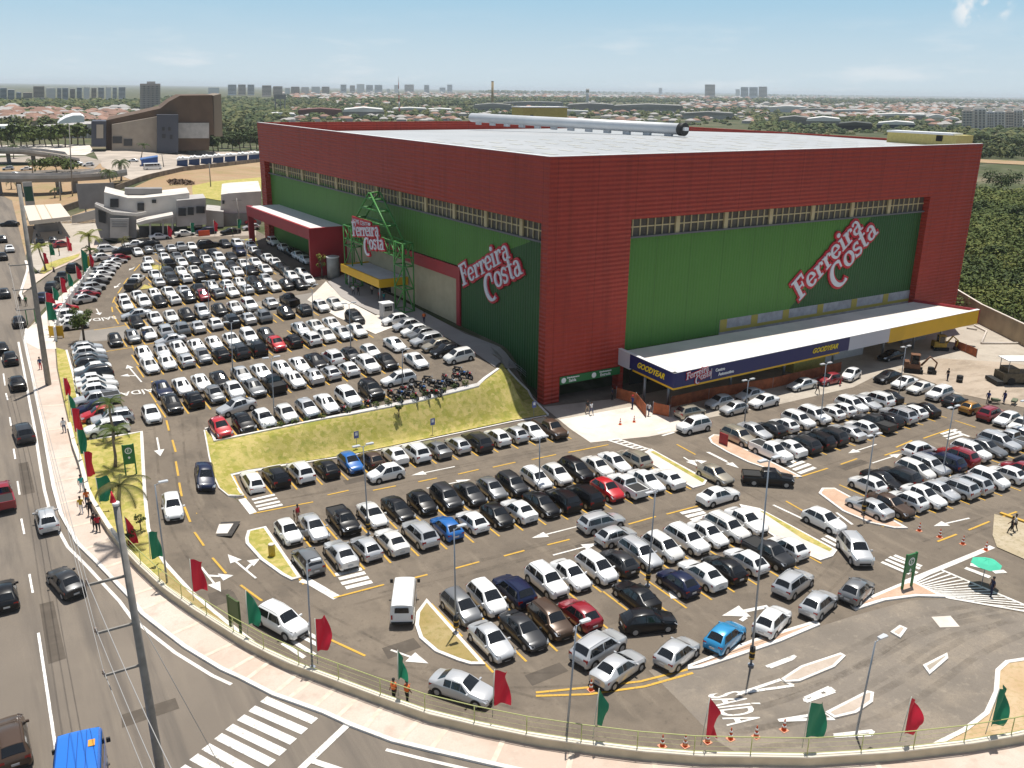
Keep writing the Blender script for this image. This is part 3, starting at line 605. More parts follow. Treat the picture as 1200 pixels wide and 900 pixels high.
# window bands with mullions and posts
def band(P, u0, u1, z0, z1, nbay, first):
    mb = MB(); sidebox(mb, P, u0, u1, z0, z1, -RC-.1, -RC+.0); w = sp(mb, 'window_band', LOUV)
    mb = MB(); bay = (u1-u0)/nbay
    for k in range(nbay+1):
        uc = u0+bay*(k+first)
        if uc < u1-.3: sidebox(mb, P, uc-.33, uc+.33, z0, z1, -RC+.02, -RC+.3)
    sp(mb, 'post', MULL, w)
    mb = MB()
    for k in range(nbay):
        for j in range(1, 7):
            uc = u0+bay*(k+first)-bay+.0+bay*j/7+bay*(0 if first else 1)
            if u0 < uc < u1: sidebox(mb, P, uc-.08, uc+.08, z0, z1, -RC+.01, -RC+.12)
    sidebox(mb, P, u0, u1, (z0+z1)/2-.08, (z0+z1)/2+.08, -RC+.012, -RC+.1)
    sp(mb, 'mullion_grid', MULL, w)
    mb = MB(); sidebox(mb, P, u0, u1, z0-.22, z0, -RC+.005, -RC+.45); sp(mb, 'sill', mat('sill_grey', (.12, .12, .13), .6), w)
band(PR, 12.45, 72.6, 20.05, 22.35, 7, .98); band(PL, 1.42, LL-3.0, 20.15, 22.45, 12, .66)
# beige entrance wall with a red surround on the shaded side
mb = MB(); panel(mb, PL, [(23.6, 1.5), (23.6, 11.7), (65, 11.7), (65, 1.5)], -RC+.03); sp(mb, 'beige_wall', BEIGE)
mb = MB(); sidebox(mb, PL, 22.7, 65, 11.7, 13.5, -RC, -RC+.25); sidebox(mb, PL, 22.7, 23.7, 1.5, 11.7, -RC, -RC+.25); sp(mb, 'red_surround', REDP)
mb = MB(); sidebox(mb, PL, 46, 60, 5.0, 8.3, -RC, -RC+.06); sp(mb, 'shop_doorway', mat('doorway_glass', (.02, .022, .025), .15))
# grey and yellow strip above the front canopy
mb = MB(); sidebox(mb, PR, 30.2, 72.6, 4.5, 7.1, -RC, -RC+.06); sp(mb, 'block_wall', GREYW)
mb = MB()
for u in (30.9, 37, 43.5, 51.0, 58.8, 66.5): sidebox(mb, PR, u-.65, u+.65, 5.5, 7.1, -RC+.06, -RC+.1)
sidebox(mb, PR, 30.25, 72.5, 5.3, 5.75, -RC+.06, -RC+.104); sp(mb, 'yellow_beam', YELB)
# roof, parapet inner faces are the walls; ridge ventilator and plant rooms stand on it
mb = MB()
def inb(a, b): p = Bp+uR*a+uL*b; return p
r0 = [inb(.45, .45), inb(LR-.45, .45), inb(LR-.45, LL-.45), inb(.45, LL-.45)]; rid = [inb(.45, 40), inb(LR-.45, 40)]
v = [mb.vert((p.x, p.y, 29.75)) for p in r0]; w = [mb.vert((p.x, p.y, 29.95)) for p in rid]; ve = [mb.vert((r0[2].x, r0[2].y, 28.3)), mb.vert((r0[3].x, r0[3].y, 28.3))]
mb.idx([v[0], v[1], w[1], w[0]]); mb.idx([w[0], w[1], ve[0], ve[1]])
roof = sp(mb, 'roof', ROOF)
mb = MB()
for a, b, c, d in ((0, .5, 0, LL), (0, LR, 0, .5)): 
    P = [inb(a, c), inb(b, c), inb(b, d), inb(a, d)]; mb.prism([xy(p) for p in P], ZT, ZT+.06+.004*(a == 0 and d == .5))
sp(mb, 'white_coping', WHITEF)
SKY_L = mat('skylight_sheet', (.52, .50, .44), .35)
sk = None
for i in range(12):
    for j in range(8):
        a = 4+i*6.4+((j*2.2) % 3); b = 4+j*4.4
        p = [inb(a, b), inb(a+1.0, b), inb(a+1.0, b+2.6), inb(a, b+2.6)]
        if a < LR-6:
            zz = lambda q: 29.75+.2*((q-Bp).dot(uL)-.45)/39.5+.03
            mb = MB(); mb.face([(q.x, q.y, zz(q)) for q in p]); sp(mb, 'skylight', SKY_L, roof)
for o in list(roof.children): o.matrix_basis = Matrix()
# ridge ventilator (long silver cylinder)
pa = gz(553, 139, 31.0); pb = gz(797, 153, 31.0); pb.y = pb.y
vent = thing('roof_ventilator', 'long silver ventilation tube lying on the white warehouse roof', 'roof ventilator', (pa.x, pa.y, 29.9))
mb = MB(); dv = (pb-pa); dn = dv.normalized()
mb.tube([pa+Vector((0, 0, .25)), pb+Vector((0, 0, .25))], .98, 20); world_child(mb.build('duct', mat('silver_duct', (.58, .60, .62), .5, .25, var=.06, vscale=.3), vent))
mb = MB(); mb.tube([pb+dn*.02+Vector((0, 0, .22)), pb+dn*1.1+Vector((0, 0, .22))], 1.12, 20); ec = world_child(mb.build('end_cap', mat('black_cap', (.015, .015, .015), .6), vent))
mb = MB(); mb.box(pb+dn*1.14+Vector((-.1, -.1, .3)), (.9, .9, .55)); mb.build('label_plate', WHITEF, ec)
mb = MB()
for k in range(12):
    p = pa.lerp(pb, (k+.5)/12); mb.box((p.x, p.y, 30.05), (.5, 1.9, .6))
world_child(mb.build('cradle', GREYROOF, vent))
def rooftop_room(label, px_corners, z0, htop, roofm):
    P = [gz(x, y, z0) for x, y in px_corners]; c = sum(P, Vector())/len(P)
    t = thing('plant_room', label, 'rooftop room', (c.x, c.y, z0)); Q = [xy(p) for p in P]
    mb = MB(); mb.prism(Q, z0, z0+htop); world_child(mb.build('wall', mat('yellow_room', (.55, .46, .17), .8, var=.08), t))
    mb = MB(); mb.prism(offset_poly(Q, -.35), z0+htop, z0+htop+.3); world_child(mb.build('roof', roofm, t)); return t, P
d_ = ray(1141, 158.5); k_ = 89.2/d_.y; zr = H+d_.z*k_; print('ROOM', d_*k_, zr)
t = thing('plant_room', 'long yellow rooftop room with white sheet roof along the far side wall', 'rooftop room', (140, 95, 29.8))
f1 = Vector((d_.x*k_, d_.y*k_, zr)); f0 = f1-Vector((4.4, 0, 0)); bk = gz(1050, 154.5, zr); bk.x = f0.x-.3; dl_ = (bk-f0); dl_.z = 0; wv_ = f1-f0; wv_.z = 0
Q = [f0, f1, f1+dl_, f0+dl_]; mb = MB(); mb.prism([xy(p) for p in Q], 29.2, zr); world_child(mb.build('wall', mat('yellow_room', (.55, .46, .17), .8, var=.08), t))
dn_ = dl_.normalized(); wn_ = wv_.normalized(); Q = [f0-wn_*.3+dn_*.6, f0+wv_*.55+dn_*.6, f0+wv_*.55+dl_, f0-wn_*.3+dl_]
mb = MB(); mb.prism([xy(p) for p in Q], zr, zr+.32); world_child(mb.build('roof', WHITEF, t))
p_ = f0-wn_*.05+dn_*3; mb = MB(); mb.box((p_.x, p_.y, 30.9), (.1, 1.1, .9)); world_child(mb.build('vent', DARKIN, t))
pc = gz(639, 138, 30.0)
t = thing('plant_room', 'small yellow rooftop room standing at the back edge of the roof', 'rooftop room', (pc.x, pc.y, 29.0))
mb = MB(); mb.box((pc.x, pc.y+3, 30.6), (15, 6, 4.2)); world_child(mb.build('wall', mat('yellow_room', (.55, .46, .17), .8), t))
mb = MB(); mb.box((pc.x, pc.y+3, 32.85), (15.4, 6.4, .3)); world_child(mb.build('roof', WHITEF, t))
mb = MB(); mb.box((pc.x-4.6, pc.y-.03, 29.9), (1.0, .1, 1.8)); world_child(mb.build('door', DARKIN, t))
# ---------------------------------------------------------------- lettering with serifs, cut as plates
def strip2(pts, ws):
    """thick stroke as a list of quads"""
    out = []; n = len(pts)
    L = []; R = []
    for i in range(n):
        a = Vector(pts[max(i-1, 0)]); b = Vector(pts[min(i+1, n-1)]); d = (b-a).normalized(); nn = Vector((-d.y, d.x))*ws[i]/2; p = Vector(pts[i])
        L.append(p+nn); R.append(p-nn)
    for i in range(n-1): out.append([R[i], R[i+1], L[i+1], L[i]])
    return out
def arc(cx, cy, rx, ry, a0, a1, n=14): return [(cx+rx*math.cos(math.radians(a0+(a1-a0)*k/n)), cy+ry*math.sin(math.radians(a0+(a1-a0)*k/n))) for k in range(n+1)]
def thick(pts, wmin, wmax, vertical=True):
    ws = []
    n = len(pts)
    for i in range(n):
        a = Vector(pts[max(i-1, 0)]); b = Vector(pts[min(i+1, n-1)]); d = (b-a).normalized()
        ws.append(wmin+(wmax-wmin)*abs(d.y))
    return ws
def rect(x0, y0, x1, y1): return [Vector((x0, y0)), Vector((x1, y0)), Vector((x1, y1)), Vector((x0, y1))]
def glyph(ch):
    """polygons in units of x-height 1; returns polygons and advance"""
    S = .24; s = .09
    if ch == 'F': return [rect(.18, 0, .18+.3, 1.6), rect(0, 0, .66, .13), rect(0, 1.47, .3, 1.6), rect(.3, 1.44, 1.12, 1.6), rect(1.0, 1.12, 1.12, 1.45), rect(.4, .78, .86, .9), rect(.78, .62, .88, 1.06)], 1.18
    if ch == 'C':
        p = arc(.72, .8, .62, .8, 62, 298, 22); w = thick(p, .13, .32); return strip2(p, w)+[rect(.98, 1.05, 1.1, 1.56)], 1.3
    if ch == 'e':
        p = arc(.44, .5, .36, .46, 0, 325, 20); return strip2(p, thick(p, .1, .23))+[rect(.12, .47, .84, .57)], .95
    if ch == 'r': 
        p = arc(.62, .55, .24, .37, 170, 45, 7); return [rect(.14, 0, .38, .97), rect(0, 0, .54, .1), rect(.02, .87, .3, .97)]+strip2(p, [.12]*len(p))+[rect(.66, .66, .86, .9)], .88
    if ch == 'i': return [rect(.12, 0, .36, .97), rect(0, 0, .5, .1), rect(0, .87, .3, .97), [Vector(q) for q in arc(.23, 1.3, .16, .16, 0, 342, 19)]], .55
    if ch == 'a':
        p = arc(.36, .28, .25, .26, 60, 330, 14); t = arc(.4, .62, .27, .33, 150, 0, 9); return strip2(p, thick(p, .1, .2))+strip2(t, thick(t, .1, .2))+[rect(.56, .05, .78, .64), rect(.7, 0, .94, .1), rect(.36, .52, .6, .62)], .98
    if ch == 'o':
        p = arc(.46, .49, .37, .45, 0, 360, 24); return strip2(p, thick(p, .1, .24)), .95
    if ch == 's':
        p = arc(.38, .72, .25, .23, 30, 240, 12)[:-1]+arc(.38, .26, .27, .23, 60, -150, 12); return strip2(p, [.16]*len(p))+[rect(.56, .7, .66, .97), rect(.06, 0, .16, .28)], .78
    if ch == 't': return [rect(.18, .1, .42, 1.3), rect(0, .86, .64, .97)]+strip2(arc(.48, .22, .19, .18, 180, 320, 8), [.13]*9), .72
    return [], .5
def logo(name, label, place, size, parent=None, extra=None):
    """red outlined plate with white serif letters; place(x, y, out) gives the world point"""
    P = []; x = 0; 
    for ch in 'Ferreira':
        g, ad = glyph(ch); P += [[q+Vector((x, 0)) for q in poly] for poly in g]; x += ad
    x = 3.05
    for ch in 'Costa':
        g, ad = glyph(ch); k = 1.08; P += [[q*k+Vector((x, -1.42 if ch != 'C' else -1.75)) if ch != 'C' else Vector((q.x*1.15, q.y*1.15))+Vector((x, -2.05)) for q in poly] for poly in g]; x += ad*(1.08 if ch != 'C' else 1.2)
    t = thing(name, label, 'logo sign', place(3.6, -.2, 0))
    mbr = MB(); k = 0
    for poly in P:
        c = sum(poly, Vector((0, 0)))/len(poly); e = offset_poly([tuple(q) for q in poly], -.14); k += 1
        z = .16+.0012*(k % 90)
        n = len(e); top = [mbr.vert(place(a*size, b*size, z*1.0)) for a, b in e]; bot = [mbr.vert(place(a*size, b*size, 0)) for a, b in e]
        mbr.idx(top); 
        for i in range(n): mbr.idx([bot[i], bot[(i+1) % n], top[(i+1) % n], top[i]])
    world_child(mbr.build('backing_plate', mat('logo_red', (.50, .012, .03), .45), t, fix=False))
    mbw = MB(); k = 0
    for poly in P:
        k += 1; z = .30+.0012*(k % 90)
        n = len(poly); top = [mbw.vert(place(q.x*size, q.y*size, z)) for q in poly]; bot = [mbw.vert(place(q.x*size, q.y*size, .15)) for q in poly]
        mbw.idx(top)
        for i in range(n): mbw.idx([bot[i], bot[(i+1) % n], top[(i+1) % n], top[i]])
    world_child(mbw.build('lettering', mat('logo_white', (.62, .64, .70), .5), t, fix=False))
    return t
def placer(P, u0, z0, u1, z1, out):
    """axes for a logo lying on a face from (u0,z0) along to (u1,z1)"""
    d = Vector((u1-u0, z1-z0)); d.normalize(); n = Vector((-d.y, d.x))
    if n.y < 0: n = -n
    return lambda x, y, o: P(u0+d.x*x+n.x*y, z0+d.y*x+n.y*y, out+o)
logo('store_logo', 'red and white logo sign on the green wall above the navy canopy', placer(PR, 45.9, 8.2, 59.0, 18.9, -RC+.02), 2.2)
logo('store_logo', 'red and white logo sign on the shaded green wall beside the entrance', placer(PL, 21.7, 11.0, 6.2, 18.6, -RC+.02), 1.9)
# green signs over the vehicle entrance
def signboard(label, P, u0, u1, z0, z1, words, m=None):
    c = P((u0+u1)/2, z0, .05); t = thing('entrance_sign', label, 'sign', c)
    mb = MB(); sidebox(mb, P, u0, u1, z0, z1, .02, .14); world_child(mb.build('board', m or mat('sign_green', (.02, .16, .045), .5), t))
    for body, u, z, s in words:
        o = text_mesh('lettering', body, s, mat('sign_white', (.8, .8, .8), .5), t, .01, bold=.012); frame(o, uR.to_3d(), (0, 0, 1), P(u, z, .16))
    mb = MB(); cx = u0+.55
    mb.face([P(cx+.36*math.cos(a*PI/10), (z0+z1)/2+.36*math.sin(a*PI/10), .15) for a in range(20)]); world_child(mb.build('emblem', mat('sign_white', (.8, .8, .8), .5), t)); return t
signboard('green exit sign over the garage opening', PR, 2.3, 7.0, 2.32, 3.32, [('Estacionamento', 2.3, 2.98+.08, .3) if 0 else ('Estacionamento', 4.3, 3.1, .3), ('Saída', 4.2, 2.68, .55)])
signboard('green entrance sign over the garage opening', PR, 7.02, 11.8, 2.32, 3.32, [('Estacionamento', 9.4, 3.1, .3), ('Entrada', 9.4, 2.68, .55)])
# ---------------------------------------------------------------- front canopy
zc = 5.72; zb = 3.64
c0 = PR(11.5, zc, 0); c1 = gz(790.5, 438, zc); c2 = gz(1149, 363, zc); c3 = PR(72.6, zc, 0); 
can = thing('front_canopy', 'long flat canopy with navy and yellow fascia along the sunny front', 'canopy', (100, 82, 0))
mb = MB(); mb.prism([xy(p) for p in (c0+Vector((.3, -.1, 0)), c1+Vector((.3, .3, 0)), c2+Vector((-.3, .3, 0)), c3+Vector((-.3, -.1, 0)))], zc-.75, [zc-.35, zc-.3, zc-.3, zc-.35]); world_child(mb.build('roof', mat('canopy_roof', (.72, .66, .60), .7, var=.08, vscale=.3), can))
def fascia(name, a, b, k0, k1, z0, z1, m, th=.3):
    p = a.lerp(b, k0); q = a.lerp(b, k1); d = (q-p); d.z = 0; d.normalize(); n = Vector((d.y, -d.x, 0))*th
    mb = MB(); P = [xy(p), xy(q), xy(q-n), xy(p-n)]; mb.prism(P, z0, z1); return world_child(mb.build(name, m, can))
LAV = mat('pale_grey_panel', (.50, .50, .55), .5)
fascia('fascia_end', c0, c1, 0, .22, zb, zc, LAV); fascia('fascia_end', c0, c1, .22, .998, zb+.24, zc, NAVY); fascia('yellow_trim', c0, c1, .28, .998, zb, zb+.24, YEL)
kA = .505; kB = .645
fascia('fascia_front', c1, c2, 0, kA, zb+.24, zc, NAVY); fascia('yellow_trim', c1, c2, 0, kA-.03, zb, zb+.24, YEL); fascia('fascia_front', c1, c2, kA, kB, zb+.1, zc, LAV); fascia('fascia_front', c1, c2, kB, .997, zb-.1, zc+.02, YEL)
fascia('fascia_end', c2, c3, 0, 1, zb, zc+.06, REDP)
mb = MB()
for a, b, k0, k1 in ((c0, c1, 0, 1), (c1, c2, 0, .997)):
    p = a.lerp(b, k0); q = a.lerp(b, k1); d = (q-p).normalized(); n = Vector((d.y, -d.x, 0))
    mb.prism([xy(p+n*.04), xy(q+n*.04), xy(q-n*.45), xy(p-n*.45)], zc+.025+.004*(k1 == 1), zc+.09)
world_child(mb.build('roof_flashing', WHITEF, can))
def canopy_text(name, body, a, b, k, z, s, m, sh=0., bold=.02):
    o = text_mesh(name, body, s, m, can, .02, shear=sh, bold=bold); p = a.lerp(b, k); d = (b-a).normalized(); n = Vector((d.y, -d.x, 0)); p = p+n*.05; p.z = z; return frame(o, d, (0, 0, 1), p)
YT = mat('yellow_letters', (.75, .55, .02), .5); WT = mat('white_letters', (.8, .8, .8), .5)
canopy_text('tyre_lettering', 'GOODYEAR', c0, c1, .60, 4.78, 1.02, YT, .4, .03); canopy_text('tyre_lettering', 'GOODYEAR', c1, c2, .425, 4.8, .95, YT, .4, .03)
def winged_mark(a, b, k, z, s):
    p = a.lerp(b, k); d = (b-a).normalized(); n = Vector((d.y, -d.x, 0)); mb = MB(); i = 0
    for poly in ([(-.15, -.1), (.35, .55), (.75, .62), (.25, .15)], [(-.35, .30), (.1, .38), (.45, .62), (-.2, .5)], [(-.5, .5), (0, .52), (.4, .72), (-.3, .66)]):
        i += 1; Q = [p+d*x*s+n*(.06+.004*i)+Vector((0, 0, 0)) for x, y in poly]
        for q, (x, y) in zip(Q, poly): q.z = z+y*s
        mb.face(Q)
    return world_child(mb.build('winged_mark', YT, can))
winged_mark(c0, c1, .60, 4.86, .5); winged_mark(c1, c2, .425, 4.88, .5)
canopy_text('service_lettering', 'Centro', c1, c2, .118, 5.05, .55, WT); canopy_text('service_lettering', 'Automotivo', c1, c2, .135, 4.45, .55, WT)
dR = (c2-c1).normalized(); nF = Vector((dR.y, -dR.x, 0)); pl = c1.lerp(c2, .03)
logo('canopy_logo', 'small red and white logo on the navy canopy fascia', lambda x, y, o: Vector((pl.x, pl.y, 4.65))+(dR*.97+Vector((0, 0, .16)))*x+(Vector((0, 0, 1)))*y+nF*(.03+o*.3), .52)
mb = MB()
pb_ = c1.lerp(c2, .095)+nF*.035; mb.box((pb_.x, pb_.y, 4.75), (.06, .06, 1.3)); world_child(mb.build('divider', WT, can))
POST = mat('steel_post', (.3, .31, .33), .5, .6)
for k in (.45,):
    p = c0.lerp(c1, k)+Vector((.6, 0, 0)); mb = MB(); mb.tube([(p.x, p.y, 0), (p.x, p.y, zb)], .18, 10); world_child(mb.build('column', POST, can))
for k in (.03, .2, .36, .52, .7, .82, .93):
    p = c1.lerp(c2, k)+Vector((.5, 3.5, 0)); mb = MB(); mb.tube([(p.x, p.y, 0), (p.x, p.y, zb)], .18, 10); world_child(mb.build('column', POST, can))
# shop walls under the canopy
def uw(name, pxs, z1, m):
    mb = MB(); P = [gz(x, y, 0) for x, y in pxs]
    for a, b in zip(P, P[1:]):
        d = (b-a).normalized(); n = Vector((d.y, -d.x, 0))*.2; mb.prism([xy(a), xy(b), xy(b-n), xy(a-n)], -.1, z1)
    world_child(mb.build(name, m, can))
mb = MB(); sidebox(mb, PR, 38, 44.5, -.1, 3.62, 0, 6.2); world_child(mb.build('yellow_shop_wall', mat('ochre_wall', (.50, .42, .12), .8, var=.1), can))
mb = MB(); sidebox(mb, PR, 44.6, 55, -.1, 3.55, 0, 4.6); world_child(mb.build('white_shop_wall', mat('white_wall', (.62, .62, .64), .8, var=.05), can))
mb = MB(); sidebox(mb, PR, 13, 37.9, .8, 3.5, .6, .75); world_child(mb.build('shop_glass', mat('shop_glass', (.02, .022, .022), .2), can))
mb = MB(); sidebox(mb, PR, 66, 72, -.1, 3.4, .5, 3.5); world_child(mb.build('grey_shop_wall', GREYW, can))
# ---------------------------------------------------------------- drive-through portico at the far entrance (red)
zt = 14.0; q_n = gz(362, 268, zt); q_f = gz(297, 240.5, zt)
w_n = PL(0, zt, -.2); un = (Vector(xy(q_n))-Bp).dot(uL); uf = (Vector(xy(q_f))-Bp).dot(uL); on = (Vector(xy(q_n))-Bp).dot(nL); 
por = thing('entrance_portico', 'red portal canopy over the drive-through at the far entrance', 'canopy', PL(un, 4, on))
mb = MB(); sidebox(mb, PL, un, uf, zt-2.0, zt, on-.5, on); sidebox(mb, PL, un, un+.6, 3.5, zt-.004, -RC, on-.52); sidebox(mb, PL, uf-.6, uf, 3.5, zt-.006, on-1.2, on-.1); sidebox(mb, PL, un, un+.6, 3.5, zt-2.0, on-.52, on); world_child(mb.build('red_frame', REDP, por))
mb = MB(); sidebox(mb, PL, un+.62, uf-.02, zt-1.0, zt-.12, -RC, on-.52); world_child(mb.build('roof', mat('portico_roof', (.66, .64, .62), .7, var=.06), por))
# yellow entrance canopy
ya, zy = facepx(468, 325, 'L', 0); zy = 9.3
e1 = gz(444, 328, zy); e0 = gz(400, 309, zy); u1 = (Vector(xy(e1))-Bp).dot(uL); u0 = (Vector(xy(e0))-Bp).dot(uL); oo = (Vector(xy(e1))-Bp).dot(nL)
ec = thing('entrance_canopy', 'yellow edged canopy over the shop entrance under the green tower', 'canopy', PL(u1, 5, oo))
mb = MB(); sidebox(mb, PL, u1, u0, zy-1.3, zy, oo-.3, oo); sidebox(mb, PL, u1, u1+.3, zy-1.3, zy-.003, -RC+.3, oo-.3); sidebox(mb, PL, u0-.3, u0, zy-1.3, zy-.003, -RC+.3, oo-.3); world_child(mb.build('yellow_fascia', YEL, ec))
mb = MB(); sidebox(mb, PL, u1+.3, u0-.3, zy-.5, zy-.2, -RC+.3, oo-.3); world_child(mb.build('roof', GREYROOF, ec))
for u in (u1+1.5, u0-1.5):
    p = PL(u, 0, oo-.8); mb = MB(); mb.tube([(p.x, p.y, T(p.x, p.y)-.2), (p.x, p.y, zy-.5)], .15, 8); world_child(mb.build('column', POST, ec))
# green lattice tower with the hanging logo
TG = mat('green_steel', (.05, .22, .04), .5)
fo = 2.9
def fp(x, y): return facepx(x, y, 'L', fo)
tw = thing('lattice_tower', 'green steel lattice tower frame over the shop entrance', 'lattice tower', PL(fp(430, 300)[0], 5, fo))
uA = fp(404, 300)[0]; uB = fp(473, 340)[0]; zA = fp(404, 264)[1]; ztop = fp(433, 226)[1]; zBm = fp(410, 283)[1]
ua2 = uA-3.2; ub2 = uB+3.0; uAp = fp(434, 226)[0]
def lat(name, segs, r=.11):
    mb = MB()
    for a, b in segs: mb.tube([PL(*a), PL(*b)], r, 6, sm=True)
    return world_child(mb.build(name, TG, tw))
for nm, (ul, ur) in (('lattice_leg', (uA, ua2)), ('lattice_leg', (ub2, uB))):
    S = []; lo = max(3.0, T(*xy(PL(ul, 0, fo)))-.2)
    for u in (ul, ur):
        for o in (fo, fo-1.7): S.append(((u, lo, o), (u, zA, o)))
    nz = 3
    for k in range(nz+1):
        z = lo+.4+(zA-lo-.4)*k/nz
        for o in (fo, fo-1.7): S.append(((ul, z, o), (ur, z, o)))
        for u in (ul, ur): S.append(((u, z, fo), (u, z, fo-1.7)))
        if k < nz:
            z2 = lo+.4+(zA-lo-.4)*(k+1)/nz; S += [((ul, z, fo), (ur, z2, fo)), ((ur, z, fo-1.7), (ul, z2, fo-1.7))]
    lat(nm, S)
S = []
for o in (fo, fo-1.7): S += [((uA, zA, o), (uB, zA, o)), ((uA, zA-2.2, o), (uB, zA-2.2, o))]
for k in range(10):
    a = uA+(uB-uA)*k/10; b = uA+(uB-uA)*(k+1)/10
    S += [((a, zA, fo), (b, zA-2.2, fo)), ((a, zA-2.2, fo-1.7), (b, zA, fo-1.7)), ((a, zA, fo), (a, zA-2.2, fo)), ((a, zA-2.2, fo), (b, zA-2.2, fo-1.7))]
lat('lattice_beam', S, .1)
S = []; um = (uA+uB)/2
for s in (-1, 1):
    base = um+s*abs(uA-uB)*.36
    for o in (fo, fo-1.7): S.append(((base, zA, o), (um+s*.25, ztop, o)))
    for k in (.3, .6, .85):
        u = base+(um-base)*k; z = zA+(ztop-zA)*k; S.append(((u, z, fo), (u, z, fo-1.7)))
for k in (.3, .6, .85):
    u_ = abs(uA-uB)*.36*(1-k); z = zA+(ztop-zA)*k
    for o in (fo, fo-1.7): S.append(((um-u_, z, o), (um+u_, z, o)))
S.append(((um-.3, ztop, fo), (um+.3, ztop, fo-1.7)))
lat('lattice_gable', S, .15)
l0 = fp(415, 279); l1 = fp(454, 291); 
dl = Vector((l1[0]-l0[0], l1[1]-l0[1])); 
logo('tower_logo', 'red and white logo hung on the green lattice tower', placer(PL, fp(416, 276)[0], fp(416, 274)[1]-.3, fp(452, 283)[0], fp(452, 283)[1]+.8, fo+.15), abs(fp(452, 283)[0]-fp(416, 276)[0])/8.2)
o = text_mesh('lettering', 'HOME CENTER', 1.0, mat('logo_white', (.62, .64, .70), .5), tw, .02); frame(o, (-uL).to_3d(), (0, 0, 1), PL((fp(416, 276)[0]+fp(440, 280)[0])/2+.8, fp(417, 258)[1]-.1, fo+.3))
mb = MB(); ul0 = fp(416, 276)[0]; sidebox(mb, PL, ul0+.4, ul0-6.6, fp(417, 258)[1]-.8, fp(417, 258)[1]+.6, fo+.1, fo+.26); world_child(mb.build('name_plate', mat('logo_red', (.5, .012, .03), .45), tw))
# ================================================================ vehicles
GLASS = mat('car_glass', (.012, .014, .016), .06, spec=.7); TYRE = mat('tyre_rubber', (.012, .012, .012), .85); RIM = mat('alloy_rim', (.36, .37, .38), .45, .3)
UNDER = mat('black_plastic', (.014, .014, .014), .7); LAMP = mat('headlamp_lens', (.55, .57, .6), .08, .3, coat=.5); TAIL = mat('tail_lamp_lens', (.35, .008, .008), .15, coat=.5); PLATE = mat('plate_grey', (.45, .45, .45), .5)
def paint(name, c, metal=0., rough=.32): return mat('paint_'+name, c, rough, metal, coat=.8 if max(c) > .1 else .35, spec=.5 if max(c) > .1 else .3)
PAINT = dict(w=paint('white', (.80, .80, .79)), i=paint('pearl_white', (.70, .69, .66)), s=paint('silver', (.56, .57, .58), .35), g=paint('grey', (.20, .205, .21), .35), d=paint('dark_grey', (.042, .043, .046), .3), k=paint('black', (.008, .008, .009)),
    n=paint('navy', (.010, .016, .05)), b=paint('blue', (.012, .13, .42)), a=paint('light_blue', (.03, .28, .55), .2), r=paint('red', (.50, .012, .018)), m=paint('dark_red', (.26, .010, .02)), o=paint('brown', (.085, .055, .038), .2), e=paint('beige', (.38, .34, .27), .4), y=paint('golden', (.38, .19, .03), .3))
CNAME = dict(w='white', i='off-white', s='silver', g='grey', d='dark grey', k='black', n='navy blue', b='blue', a='light blue', r='red', m='dark red', o='brown', e='beige', y='golden brown')
KNAME = dict(h='hatchback', s='sedan', u='suv', p='pickup', m='minivan', w='wagon', v='van', l='box van')
